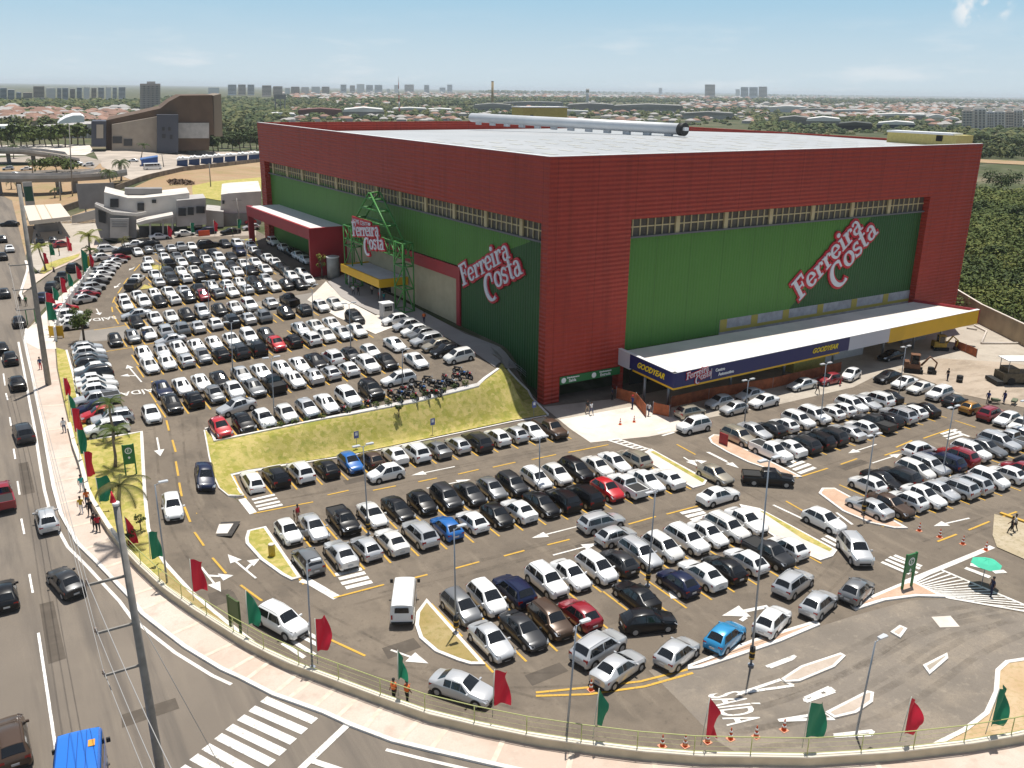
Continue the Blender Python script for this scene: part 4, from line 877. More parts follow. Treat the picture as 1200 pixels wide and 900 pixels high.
# stations from the nose (x = +L/2) to the tail: (x, bottom, belt half width, belt z, top half width, top z)
def stations(k):
    if k == 's': L, W = 4.45, 1.75; S = [(2.22, .34, .50, .50, .42, .60), (2.12, .24, .74, .58, .62, .72), (1.75, .20, .85, .66, .70, .82), (.95, .19, .875, .82, .74, .98), (.22, .19, .875, .90, .58, 1.42), (-.45, .19, .875, .92, .60, 1.46), (-1.0, .19, .875, .94, .57, 1.41), (-1.62, .2, .87, .96, .66, 1.06), (-2.05, .24, .82, .93, .66, 1.02), (-2.2, .32, .70, .80, .58, .92)]; gl = (3, 4, 6, 7)
    elif k == 'h': L, W = 3.95, 1.70; S = [(1.97, .34, .50, .52, .42, .62), (1.87, .24, .73, .60, .62, .75), (1.55, .20, .83, .70, .69, .86), (.88, .19, .85, .86, .72, 1.02), (.22, .19, .85, .92, .58, 1.45), (-.45, .19, .85, .94, .59, 1.49), (-1.25, .19, .85, .97, .56, 1.43), (-1.78, .22, .82, .98, .66, 1.02), (-1.92, .26, .76, .84, .62, .92), (-1.97, .34, .68, .62, .55, .72)]; gl = (3, 4, 6, 7)
    elif k == 'm': L, W = 4.1, 1.74; S = [(2.05, .34, .50, .55, .42, .66), (1.95, .24, .75, .66, .64, .80), (1.65, .20, .85, .78, .71, .94), (1.2, .19, .87, .90, .74, 1.08), (.45, .19, .87, .96, .60, 1.54), (-.45, .19, .87, .97, .62, 1.60), (-1.45, .19, .87, 1.0, .60, 1.56), (-1.88, .22, .84, 1.0, .68, 1.04), (-2.0, .26, .78, .86, .64, .94), (-2.05, .34, .70, .62, .56, .72)]; gl = (3, 4, 6, 7)
    elif k == 'u': L, W = 4.4, 1.82; S = [(2.2, .42, .55, .66, .45, .78), (2.1, .30, .78, .78, .66, .92), (1.75, .26, .88, .88, .74, 1.02), (1.05, .25, .91, .98, .77, 1.13), (.45, .25, .91, 1.04, .64, 1.62), (-.45, .25, .91, 1.05, .66, 1.68), (-1.65, .25, .91, 1.08, .64, 1.63), (-2.02, .28, .88, 1.08, .72, 1.12), (-2.15, .32, .82, .92, .68, 1.0), (-2.2, .42, .74, .68, .6, .8)]; gl = (3, 4, 6, 7)
    elif k == 'w': L, W = 4.4, 1.75; S = [(2.2, .34, .50, .52, .42, .62), (2.1, .24, .74, .60, .62, .74), (1.75, .20, .85, .68, .70, .84), (.98, .19, .87, .84, .74, 1.0), (.28, .19, .87, .92, .60, 1.45), (-.55, .19, .87, .94, .61, 1.50), (-1.75, .19, .87, .96, .58, 1.45), (-2.05, .22, .84, .98, .66, 1.02), (-2.15, .26, .78, .84, .62, .92), (-2.2, .34, .70, .62, .55, .72)]; gl = (3, 4, 6, 7)
    elif k == 'p': L, W = 5.0, 1.84; S = [(2.5, .44, .55, .70, .45, .82), (2.4, .34, .80, .82, .68, .95), (2.0, .30, .89, .92, .75, 1.04), (1.25, .29, .91, 1.0, .77, 1.14), (.65, .29, .91, 1.04, .62, 1.66), (0, .29, .91, 1.05, .64, 1.70), (-.52, .29, .91, 1.06, .63, 1.66), (-.68, .29, .91, 1.03, .78, 1.07), (-2.35, .34, .90, 1.02, .80, 1.05), (-2.48, .42, .86, .98, .76, 1.0)]; gl = (3, 4, 6, 7)
    return L, W, S, gl
def qlerp(q, s, t):
    a = q[0].lerp(q[1], s); b = q[3].lerp(q[2], s); return a.lerp(b, t)
def inset_quad(mb, q, s0, s1, t0, t1, push, mi=0):
    n = (q[1]-q[0]).cross(q[3]-q[0])
    if n.length < 1e-9: n = (q[2]-q[1]).cross(q[3]-q[1])
    n.normalize()
    mb.face([qlerp(q, s, t)+n*push for s, t in ((s0, t0), (s1, t0), (s1, t1), (s0, t1))], mi)
CAR = {}
def car_meshes(k):
    if k in CAR: return CAR[k]
    L, W, S, gl = stations(k); M = {}
    body = MB(); R = []
    for x, zb, w, zs, wt, zt in S:
        mid = zb+(zs-zb)*.5; hump = min(.045, .05)
        half = [(0, zb), (w*.90, zb), (w*.985, zb+(zs-zb)*.18), (w*1.0, mid), (w*.985, zb+(zs-zb)*.86), (w*.95, zs), (wt+(w*.95-wt)*.06, zt-(zt-zs)*.09), (wt*.9, zt), (wt*.45, zt+hump*.8), (0, zt+hump)]
        ring = [Vector((x, y, z)) for y, z in half]+[Vector((x, -y, z)) for y, z in half[-2:0:-1]]
        R.append(ring)
    n = len(R[0]); I = [[body.vert(p) for p in r] for r in R]
    for a in range(len(R)-1):
        for j in range(n): body.idx([I[a][j], I[a][(j+1) % n], I[a+1][(j+1) % n], I[a+1][j]], 0, True)
    body.idx(I[0][::-1]); body.idx(I[-1])
    if k == 'p':       # load bed: dark tray let into the deck
        for (x0, x1, y0, y1, z0, z1) in ((-.72, -2.42, -.86, -.74, 1.0, 1.16), (-.72, -2.42, .74, .86, 1.0, 1.16)): body.box(((x0+x1)/2, (y0+y1)/2, (z0+z1)/2), (abs(x1-x0), y1-y0, z1-z0))
        body.box((-2.45, 0, 1.08), (.08, 1.6, .2))
    if k in 'uw':
        for s in (-1, 1): body.tube([(.35, s*.56, S[4][5]+.03), (-.4, s*.57, S[5][5]+.06), (-1.6, s*.55, S[6][5]+.05)], .022, 5)
    g = [Vector(p) for p in R[gl[0]]]
    def cap(name, mb, mats, fix=False):
        o = mb.build(name, mats, fix=fix); me = o.data; bpy.data.objects.remove(o); return me
    bb = cap('body', body, [PAINT['w']], True)
    for e in bb.edges: e.use_edge_sharp = False
    bb.shade_smooth() if hasattr(bb, 'shade_smooth') else None
    bb.set_sharp_from_angle(angle=math.radians(42))
    M['body'] = bb
    def quads(a, js):   # station pair a,a+1 ; ring indices js
        return [[R[a][j], R[a][(j+1) % n], R[a+1][(j+1) % n], R[a+1][j]] for j in js]
    # windscreen: the top of the cowl to the front edge of the roof
    def screen(a, lo, hi, name, inv):
        mb = MB(); A = R[a]; B = R[a+1]
        pa = [A[7], A[8], A[9], A[10], A[11]]; pb = [B[7], B[8], B[9], B[10], B[11]]
        for i in range(4):
            q = [pa[i], pa[i+1], pb[i+1], pb[i]]; nn = (q[1]-q[0]).cross(q[3]-q[0]).normalized()
            if nn.z < 0: nn = -nn
            s0 = 0. if i else .10; s1 = 1. if i < 3 else .90
            mb.face([qlerp(q, s, t)+nn*.016 for s, t in ((s0, lo), (s1, lo), (s1, hi), (s0, hi))], 0, True)
        return mb
    M['windshield'] = cap('windshield', screen(gl[0], .05, .96, '', 0), [GLASS])
    M['rear_window'] = cap('rear_window', screen(gl[2], .05, .9 if k != 'p' else .8, '', 0), [GLASS])
    for sd, (jl, jh) in ((1, (5, 6)), (-1, (13, 12))):
        mb = MB()
        segs = [(gl[0], .42, .97), (gl[0]+1, 0., .95), (gl[0]+2, .03, .97)]
        if k in 'muhw': segs.append((gl[2], .04, .45))
        for a, s0, s1 in segs:
            q = [R[a][jl], R[a+1][jl], R[a+1][jh], R[a][jh]]
            nn = (q[1]-q[0]).cross(q[3]-q[0]).normalized()
            if nn.y*sd < 0: nn = -nn
            lo0, hi0 = .08, .95
            if a == gl[0]: cuts = [((.22, .09), (.97, .09), (.97, .94))]
            elif a == gl[2]: cuts = [((0, .09), (.62, .12), (0, .92))]
            else: cuts = [((u0, lo0), (u1, lo0), (u1, hi0), (u0, hi0)) for u0, u1 in ((s0, (s0+s1)/2), ((s0+s1)/2, s1))]
            for cu in cuts: mb.face([qlerp(q, u, t)+nn*.022 for u, t in cu])
        M['side_window%d' % sd] = cap('side_window', mb, [GLASS])
    # wheels
    r = dict(u=.36, p=.37).get(k, .315); M['r'] = r; M['axles'] = (L/2-.80, -L/2+.78 if k != 'p' else -L/2+1.1); M['tw'] = W/2-.10
    mb = MB(); mb.tube([(0, -.1, 0), (0, .1, 0)], r, 16, 0); M['tyre'] = cap('tyre', mb, [TYRE])
    mb = MB(); mb.lathe([(r*.62, 0), (r*.60, .012), (r*.2, .004), (r*.16, .02)], n=14, mi=0, sm=False); M['rim'] = cap('rim', mb, [RIM])
    mb = MB(); mb.tube([(0, -.1, 0), (0, .1, 0)], r, 12, 0)
    for s in (-1, 1):
        mb.face([(r*.6*math.cos(a*PI/5), s*.106, r*.6*math.sin(a*PI/5)) for a in range(10)], 1)
    M['wheel'] = cap('wheel', mb, [TYRE, RIM])
    # dark underside: wheel arches, sills, grille, lower bumpers
    mb = MB()
    for ax in M['axles']:
        for s in (-1, 1):
            y = s*(W/2*1.0+.002); P = [(ax+(r+.07)*math.cos(a*PI/12), y, r+(r+.07)*math.sin(a*PI/12)) for a in range(-1, 14)]; mb.face(P)
    mb.box((0, 0, S[4][1]), (L*.86, W*.93, .1)); mb.box((L/2-.02, 0, S[1][1]+.18), (.10, W*.52, .16)); mb.box((-L/2+.05, 0, S[-2][1]+.08), (.16, W*.7, .14))
    M['underbody'] = cap('underbody', mb, [UNDER])
    if k == 'p':
        mb = MB(); mb.box((-1.57, 0, 1.075), (1.66, 1.46, .1)); M['load_bed'] = cap('load_bed', mb, [UNDER])
    fz = (S[1][3]+.05); fw = S[1][2]
    mb = MB(); mb.face([(L/2-.14, fw*1.02, fz-.10), (L/2-.05, fw*.62, fz-.10), (L/2-.09, fw*.66, fz+.09), (L/2-.42, fw*1.09, fz+.12)]); 
    hl = [Vector(v) for v in mb.v]
    c = sum(hl, Vector())/4; mb2 = MB(); mb2.v = [tuple(v+Vector((.035, .03, .025))) for v in hl]; mb2.f = mb.f; mb2.mi = mb.mi; mb2.sm = mb.sm; M['headlight1'] = cap('headlight', mb2, [LAMP])
    mb3 = MB(); mb3.v = [(a, -b, c_) for a, b, c_ in mb2.v]; mb3.f = [f[::-1] for f in mb2.f]; mb3.mi = mb.mi; mb3.sm = mb.sm; M['headlight-1'] = cap('headlight', mb3, [LAMP])
    tz = S[-3][3]-.02; twd = S[-3][2]
    for s in (1, -1):
        mb = MB()
        if k == 'p': mb.box((-L/2+.02, s*(.80), .88), (.06, .10, .26))
        else:
            a8 = S[8]; a7 = S[7]; hh_ = .30 if k in 'mu' else .17; zc_ = a8[3]-.02 if k not in 's' else a8[3]-.14
            X0, Y0_ = a7[0]+.0, a7[2]*.955; X1, Y1_ = a8[0], a8[2]*.985; X2, Y2_ = a8[0]-.035, a8[2]*.62
            P = [(X0+(X1-X0)*.45, Y0_+(Y1_-Y0_)*.45+.012), (X1-.012, Y1_+.008), (X2, Y2_)]
            for q0, q1 in zip(P, P[1:]):
                f = [(q0[0], s*q0[1], zc_-hh_/2), (q1[0], s*q1[1], zc_-hh_/2), (q1[0], s*q1[1], zc_+hh_/2), (q0[0], s*q0[1], zc_+hh_/2)]
                mb.face(f if s < 0 else f[::-1])
        M['tail_light%d' % s] = cap('tail_light', mb, [TAIL])
        mb = MB(); mb.box((S[3][0]-.12, s*(W/2+.06), S[4][3]+.03), (.12, .2, .14)); M['mirror%d' % s] = cap('mirror', mb, [PAINT['w']])
    mb = MB(); mb.box((-L/2-.01, 0, S[-2][1]+.36), (.03, .42, .14)); mb.box((L/2+.01, 0, S[1][1]+.12), (.03, .42, .12)); M['license_plate'] = cap('license_plate', mb, [PLATE])
    M['L'] = L; M['W'] = W
    CAR[k] = M; return M
PROTO = {}
def proto(k, lvl):
    """lvl 2: nearest (wheel > rim), 1: mid, 0: far (one mesh)"""
    key = (k, lvl)
    if key in PROTO: return PROTO[key]
    M = car_meshes(k)
    if lvl == 0:
        me = bpy.data.meshes.new('parked_car'); bm = bmesh.new(); mats = [PAINT['w'], GLASS, TYRE, UNDER]
        def add(src, slot, mtx=Matrix()):
            t = src.copy(); t.transform(mtx); o = len(bm.faces); bm.from_mesh(t); bm.faces.ensure_lookup_table()
            for f in bm.faces[o:]: f.material_index = slot
            bpy.data.meshes.remove(t)
        add(M['body'], 0); add(M['underbody'], 3)
        for g in ('windshield', 'rear_window', 'side_window1', 'side_window-1'): add(M[g], 1)
        for ax in M['axles']:
            for s in (-1, 1): add(M['tyre'], 2, Matrix.Translation((ax, s*M['tw'], M['r'])))
        bm.to_mesh(me); bm.free()
        for m in mats: me.materials.append(m)
        me.set_sharp_from_angle(angle=math.radians(42))
        o = bpy.data.objects.new('parked_car', me); o.rotation_mode = 'QUATERNION'; PROTO[key] = [o]; return PROTO[key]
    L = []
    r = bpy.data.objects.new('parked_car', None); r.rotation_mode = 'QUATERNION'; r.empty_display_size = .3; L.append((r, None))
    def ch(name, me, p=0, loc=(0, 0, 0), rot=(0, 0, 0)):
        o = bpy.data.objects.new(name, me); o.location = loc; o.rotation_euler = rot; L.append((o, p)); return len(L)-1
    ch('body', M['body']); ch('underbody', M['underbody']); ch('windshield', M['windshield']); ch('rear_window', M['rear_window']); ch('side_window', M['side_window1']); ch('side_window', M['side_window-1'])
    if 'load_bed' in M: ch('load_bed', M['load_bed'])
    for ax in M['axles']:
        for s in (-1, 1):
            if lvl == 2:
                w = ch('wheel', M['tyre'], 0, (ax, s*M['tw'], M['r'])); ch('rim', M['rim'], w, (0, s*.102, 0), (-s*PI/2, 0, 0))
            else: ch('wheel', M['wheel'], 0, (ax, s*M['tw'], M['r']))
    for nme in ('headlight', 'tail_light'):
        for s in (1, -1): ch(nme, M[nme+str(s)])
    if lvl == 2:
        for s in (1, -1): ch('mirror', M['mirror'+str(s)])
        ch('license_plate', M['license_plate'])
    PROTO[key] = L; return L
NCAR = [0]; VR = random.Random(99)
def place_car(k, c, pos, ang, lvl, label, group, sc=1.0, name='parked_car', tilt=True):
    m = PAINT[c]; d = Vector((math.cos(ang), math.sin(ang), 0)); x, y = pos[0], pos[1]
    if tilt:
        nrm = Vector((T(x-1.2, y)-T(x+1.2, y), T(x, y-1.2)-T(x, y+1.2), 2.4)).normalized()
        if nrm.z < .9: nrm = Vector((0, 0, 1))
    else: nrm = Vector((0, 0, 1))
    d = (d-nrm*d.dot(nrm)).normalized(); left = nrm.cross(d)
    q = Matrix((d, left, nrm)).transposed().to_quaternion(); z = pos[2] if len(pos) > 2 and not tilt else T(x, y)+.015
    P = proto(k, lvl); NCAR[0] += 1
    if lvl == 0:
        o = P[0].copy(); C.objects.link(o); o.name = name; o.location = (x, y, z); o.rotation_quaternion = q; o.scale = (sc,)*3
        o.material_slots[0].link = 'OBJECT'; o.material_slots[0].material = m
        tag(o, label, 'car', group); return o
    new = []
    for o, p in P:
        n = o.copy(); C.objects.link(n); new.append(n)
        if p is not None: n.parent = new[p]
        if o.name.split('.')[0] in ('body', 'mirror') and o.data:
            n.material_slots[0].link = 'OBJECT'; n.material_slots[0].material = m
    r = new[0]; r.name = name; r.location = (x, y, z); r.rotation_quaternion = q; r.scale = (sc*VR.uniform(.94, 1.05), sc*VR.uniform(.97, 1.03), sc*VR.uniform(.95, 1.05))
    tag(r, label, 'car', group); return r
DIRS = dict(F=-PI/2, R=PI/2, W=PI, E=0.)
# rows: name, end from which one counts, regularise?, cars "x,y,kind,colour,heading"
ROWS = [
('row at the foot of the lawn', 'driveway end', 1, '295 563 hwR,323.5 556.5 ukR,352.5 551.5 uwR,382.5 548 hkR,411 541 hbF,434 538 hoR,462.5 531 swR,488 530 uwR,511.5 525 sgR,536 520 hsR,560 517 udR,581 511 hwR,602.5 507.5 hsR,623 504 swF,646 502 poF'),
('upper row below the lawn', 'grass island end', 1, '338 622 hwF,368 618 ssF,403 608 pkF,437 603 siF,466 595 skF,493 587 hkF,524 583 udF,551 578 sdF,578 572 hgF,600 567 udF,627 559 wwF,652 555 hiF,675 550 ukF,700 546 siF,720 540 swF,744 538 ueR'),
('lower row below the lawn', 'grass island end', 1, '361 654 mgR,401 650 ssR,430 642 hsR,459 633 siR,492 623 usR,522 616 hbR,551 608 hwR,581 602 hkF,606 596 swR,633 588 skF,657.5 584 ukR,687 580 ukR,712 573 hrF,735 568 pwR,757 563 swF,784 561 swR'),
('upper row behind the tan island', 'tan island end', 1, '540 709 mgF,569 697 mwF,601 689 unR,640 678 uwF,669 673 swF,702.5 665 mwF,727 660 hdR,750 647.5 wsF,778 640 miF,805 630 uwF,831 625 swF,852.5 617.5 uiF,870 607 swF'),
('lower row behind the tan island', 'tan island end', 1, '577 751.5 ssF,612 736 sdF,643 722 uoF,681 720 hmR,746.7 697.5 skR,794 681 hnR,823 671 swR,849 667 hkR,873 655 hwR,902 647 pdF,922 640 hwR'),
('first row out from the navy canopy', 'notice board end', 1, '867 511 ueF,882.5 502.5 ssF,902 503 hdR,920 498 hwR,936 491 uwF,952.7 485 uwF,973.7 483 hwR,987.7 480 hwR,996 474 uwF,1014.5 470 ssF,1026 467.7 uwR,1039 464 skR'),
('second row out from the navy canopy', 'notice board end', 1, '901.7 526.7 pwF,923 523 swR,940 519 udR,958.5 514 ukR,973.7 509.7 udR,994.7 506 ssR,1010 500 hwR,1026 494.5 pdR,1039 491 hkR,1052 485 usR,1066 480.5 hwR,1081 479 skR'),
('upper row behind the pink island', 'pink island end', 1, '1013 566 hwR,1034 561 skF,1057.7 558.7 udR,1073 549 miF,1090 544.7 usF,1109 541 unR,1123 534 umR,1136 527 uwF,1154.5 523.7 sgF,1169.7 516.7 usF,1185 513 psR,1203 509 hsF'),
('lower row behind the pink island', 'pink island end', 1, '1000.5 576 ssR,1048 597 soF,1064.7 589 hwR,1085.7 583 swF,1105.5 576 hsF,1125 571.5 usR,1141.7 565.7 msR,1161.5 560 mwF,1178 553 hwR,1193 549 hmR,1207 545 hdF'),
('slanted row beside the dirt yard', 'canopy end', 0, '1040 441 sk183,1060 448 sw183,1078.7 453.7 si183,1101 460 uw183,1119.5 469 hd3,1139 477 hy3,1161.5 483.5 um3,1180 491 hw183,1195 498 si183'),
('in the shade of the navy canopy', 'garage end', 0, '809 481 meE,843 471 hsW,879 462 ssW,940 450 ssW,971.7 444 hmW,1044 416 skW'),
('on the concrete in front of the navy canopy', 'garage end', 0, '813 497.5 uwW,860 478 hsW,895 470 swW,997 439 hw195'),
('in the queue beside the concrete island', 'traffic cone end', 0, '702 756 us12,724.5 781 ss14,794 763 hs16,850 745 ha18,905.5 726 hw20,960 706 hs14,1004 691 hg14,930 682 ws14'),
('row beside the low shrubs', 'driveway end', 2, '258 500 hrF,286 495 hkF,310 490 hwF,337 485 hiF,361.7 479 hsF,383 472 swF,410 466 uwF,433 454 ukF'),
('second row above the lawn', 'driveway end', 2, '202 473 skF,227.5 468 hkR,251.7 462 hgF,274 456 hwF,298 454 sgF,322.5 450 pkR,345 444 swF,367 440 ssR,387.5 436 hsR,408 431 hwR,432.5 427 uwF,452.5 423 skF'),
('third row above the lawn', 'driveway end', 2, '190 455 snF,215 452 swF,236 448 swF,258 444 skF,283 438 ssF,307 436 swF,332.5 432 swF,352 427.5 swF,369 422 skF,389 417 uwR,413 417 hdF,434 411 hwF'),
('fourth row above the lawn', 'driveway end', 2, '177 427 swF,196 423 swF,217.5 422 hsR,238 417.5 hgF,259 415 hkR,281.7 411 udR,302.5 407.5 ukR,324 402.5 hrF,342 398 hkR,366 396 uwR,383 393 hiF,401.7 390 ssF,417.5 386 siF'),
('fifth row above the lawn', 'driveway end', 2, '169 411.7 swF,190 413 hsF,210 408 swF,231.7 406 swF,251.7 402 swF,271.7 398 swF,291.7 393 uwF,313 392 sdF,353 385 ssF,370 382 siF,389 379 swF'),
('sixth row above the lawn', 'driveway end', 2, '156.7 394 hgF,175 389 swF,193 387 usR,211.7 385 ugR,231.7 382.5 ssR,252.5 379 hwR,271.7 375 ukR,291 372.5 ssR,309 370 ugR,335 365 skF,357.5 363 hdR,376 358 hwF,391.7 355 hiF'),
('seventh row above the lawn', 'driveway end', 2, '160 376.7 skF,182.5 371.7 swF,200 370.7 siF,219 368 skF,238 365 usF,257.5 362.5 skF,276 359 swF,291.7 356.7 uwF,316.7 354 ssR,340 351 pkR'),
('eighth row above the lawn', 'driveway end', 2, '149 358 swF,169 353 uwF,187.5 353 skF,205 351 hwR,221.7 348 hkF,238 346 hmF,255 343 hgR,271 341 swF,289 338 hsR,304 336 hdF,318 333 siF,334 333 hkF,360 337 skF'),
('ninth row above the lawn', 'driveway end', 2, '145 350 hwR,161.7 346.7 swF,182 345 hwF,198 342 swF,214 340 ssR,231.7 337.5 skR,248 335 hsF,265 333 hwR,281.7 332.5 hiF,297.5 330 skF,311.7 327.5 hsF,345 321.7 hwF'),
('tenth row above the lawn', 'driveway end', 2, '186.7 331 ssR,201 326.7 udF,217.5 326 hwR,232.5 324 skR,248 321.7 hdR,263 321 swF,277.5 318 hwF,293 316 skF,313 316.7 swF'),
('eleventh row above the lawn', 'driveway end', 2, '183 321.7 swF,198 319 udF,211.7 318 hwF,228 317.5 siF,242.5 315 skF,258 313 hwF,270 311.7 sdF,284 310 hiF,298 306.7 swF'),
('twelfth row above the lawn', 'driveway end', 2, '198 309 pkR,213 307.5 swF,227.5 306 skF,241.7 304 swF,256.7 301.7 uwF,271 301 sdF'),
('thirteenth row above the lawn', 'driveway end', 2, '195 301.7 hwF,207.5 301 sgF,221.7 300 swF,236 297.5 hkF,247 297 skF,281 294 unF'),
('farthest row of the upper lot', 'grey building end', 2, '174 293 hgR,187 291 sgF,201 291.7 ssR,214 288 psR,228 288.5 swF,244 284 ukE,261.7 286.7 sdF'),
('slanted row along the portico hedge', 'far end', 0, '278 285 uwF,289 288 swF,299 294 swF,306.7 299 skF,313 301.7 swF,321.7 306.7 swF,330 313 skF,338 317.5 hdF,346 321 hiF,358.5 328 uwF'),
('under the red portico', 'far end', 0, '320 282.5 uwF,332.5 290 siF,341 295 skF,349 299 swF,358 304 swF,337 279 udF'),
('row by the boundary railing', 'exit end', 0, '102 407 hsE,104.5 413 hwE,106 419 hgE,107.5 425 hdE,108.5 431 swW,110 437.5 udW,111 444 swE,114 450.5 siE,116 457 hwE,113 466 psW,109 478 hnW,117 486 hrW,131 487.5 usW,125 500 uwW'),
('slanted row along the white fence', 'yellow sign end', 0, '76 361 hr20,80 368 uw10,84 374 sw8,87 380 hi5,99 350 hs25,101 345 sm25,104 341 hs25,109 336 us25,113 331 sd25,116 326 si25,119 321 sw25,122 317 us25,125 313 sw25,130 310 hw25,136 306 ss25,141 302 hm25'),
('parked beside the shrubs at the shop pavement', 'tower end', 0, '463 374 hwW,476 380.5 hsW,486 387 hwW,494 391 hgW,500 397 usW,512 404 heW,523 410 hkW,538 416 miW'),
]
SINGLES = [
(452, 554, 'h', 'w', 'W', 'white hatchback driving along the lane below the lawn'), (842, 580, 's', 'w', 'E', 'white sedan crossing between the two concrete medians'),
(705, 611, 'w', 's', 'E', 'silver wagon waiting in the lane below the red hatchback'), (722, 627, 'h', 's', 'E', 'silver hatchback waiting just below the silver wagon in the lane'),
(760, 727, 'h', 'k', -22, 'black hatchback turning out beside the silver queue'), (966, 609, 'h', 'w', 'F', 'white hatchback in the lane between pink island and long median'), (1002.5, 642.5, 'u', 's', -120, 'silver suv turning at the end of the long median'),
(900, 558, 'p', 'k', -38, 'black double cab pickup turning below the pink island'), (838, 555, 's', 'e', 'F', 'beige sedan driving past the concrete median'), (1077.5, 526, 'm', 'w', 'E', 'white minivan in the lane by the zebra hatching'),
(239, 557, 's', 'n', (236.5, 545, 241, 572), 'navy blue sedan coming down the driveway beside the lawn'), (202, 592, 'h', 'w', (200, 577, 204.5, 608), 'white hatchback coming down the driveway past the totem sign'), (330, 725, 'u', 'w', (309, 714, 352, 738), 'white suv leaving past the green banner'),
(542, 804, 's', 's', (512, 796, 574, 815), 'large silver sedan beside the curved low wall'), (177.5, 485, 'h', 'w', 'F', 'white hatchback on the painted exit lettering'), (277, 476, 's', 's', (262, 480, 298, 470, 'W'), 'silver sedan crossing the aisle behind the red hatchback'),
(467, 443, 'w', 'w', 'W', 'white wagon crossing above the motorcycles'), (463, 402.5, 's', 'w', 'F', 'white sedan driving in the aisle by the shop pavement'), (488, 422, 's', 'w', 'F', 'white sedan driving down the aisle towards the motorcycles'),
(416, 371, 'u', 'd', 'F', 'dark grey suv driving away from the entrance plaza'), (200, 398, 's', 's', 'W', 'silver sedan turning across the end of the rows'), (160, 368, 's', 's', 'W', 'silver sedan crossing the driveway end of the upper rows'),
(135, 398, 'h', 'k', 'F', 'black hatchback alone on the pale crossing strip'), (156.7, 331.7, 'p', 'd', 65, 'dark grey pickup by the triangular planting bed'), (160, 326.7, 's', 'w', 65, 'white sedan ahead of the dark pickup by the planting bed'), (171.7, 313, 's', 'w', 'F', 'white sedan at the upper triangular planting bed'), (174, 306, 'h', 'w', 'F', 'white hatchback just behind the sedan at the upper planting bed'),
(145, 294, 'u', 'k', 'W', 'black suv beside the far kerb triangle'), (161, 295, 'h', 'w', 'F', 'white hatchback by the far kerb triangle'), (127, 291, 'w', 'w', 'E', 'white wagon on the side street by the palm'), (120, 301, 'h', 'w', 20, 'white hatchback below the side street palm'), (157, 286, 's', 'w', 'W', 'white sedan on the side street near the small palm'),
(174, 285, 's', 'k', 'W', 'black sedan double parked on the side street'), (187, 277, 's', 'w', 'E', 'white sedan in front of the grey building'), (218, 273, 's', 'i', 'E', 'off-white sedan under the green street flag'), (231, 264, 'h', 's', 'R', 'silver hatchback by the grey building wall'), (240, 270.5, 'u', 'n', 'W', 'navy blue suv on the side street by the orange barrier'), (270, 271, 's', 'k', 'W', 'black sedan near the far red flag'), (294, 266, 'h', 's', 'W', 'silver hatchback at the far corner of the store'), (296, 259, 'h', 'r', 'W', 'red hatchback at the far corner of the store'), (122, 266, 'u', 's', 'R', 'silver suv beside the grey building corner'),
(27.5, 505, 'u', 'd', 'A', 'dark grey suv on the avenue beside the railing'), (20, 447.5, 's', 'k', 'A', 'black sedan on the avenue near the road sign'), (11.7, 419, 'h', 'k', 'A', 'black hatchback on the avenue, further up than the sedan'), (55, 607, 'h', 's', 'A', 'silver hatchback driving on the avenue by the pedestrians'), (77, 680, 's', 'd', (88, 693, 66, 668), 'dark grey sedan nearest the big pole on the avenue'), (5, 695, 'h', 'k', 'A', 'black hatchback at the edge of the avenue beside the dark sedan'),
(2, 579, 'p', 'm', 'A', 'dark red pickup at the edge of the avenue'), (13, 866, 'u', 'o', 'A', 'brown suv on the avenue beside the blue van'), (22, 376, 's', 'k', 'A', 'black sedan on the avenue by the green road sign'), (5, 343, 'h', 'd', 'A', 'dark grey hatchback far up the avenue'), (11, 291, 's', 'w', 'A', 'white sedan far up the avenue'), (2.5, 300, 's', 'k', 'A', 'black sedan beside the far white sedan on the avenue'), (3, 280, 'h', 'd', 'A', 'dark grey hatchback farthest up the avenue'), (11, 262, 's', 'k', 150, 'black sedan turning off the avenue by the fuel station'), (1, 407, 's', 'k', 'A', 'black sedan cut by the picture edge on the avenue'),
(86, 313, 'u', 'k', (76, 321, 92, 309), 'black suv first in the entry road queue'), (73, 324, 'p', 'd', (66, 330, 80, 318), 'dark grey pickup second in the entry road queue'), (61.5, 335, 'u', 'd', (56, 341, 67, 329), 'dark grey suv third in the entry road queue'), (51, 347.5, 's', 'n', (44, 353, 58, 341), 'navy blue sedan last in the entry road queue'),
(46, 283, 'u', 'k', 'A', 'black suv in the shade of the fuel station canopy'), (62, 281, 'h', 'd', 'A', 'dark grey hatchback in the shade of the fuel station canopy'), (72, 286, 'h', 'm', 20, 'dark red hatchback at the edge of the fuel station shade'),
]
ORD = 'first second third fourth fifth sixth seventh eighth ninth tenth eleventh twelfth thirteenth fourteenth fifteenth sixteenth'.split()
def lvl_of(py): return 2 if py > 585 else 1 if py > 395 else 0
allcars = []      # (x, y, kind, colour, angle, px, py, label, group, scale)
def heading(h, px, py):
    if isinstance(h, tuple):
        a = G(h[0], h[1], .4); b = G(h[2], h[3], .4); v = b-a; r = math.atan2(v.y, v.x); return r+PI if len(h) > 4 else r
    if h == 'A':
        a = G(px, py); b = G(px-(px+60)*.045-2, max(py-14, 230)); return math.radians(91.5)
    if h in DIRS: return DIRS[h]
    return math.radians(float(h))
YLINES = MB()
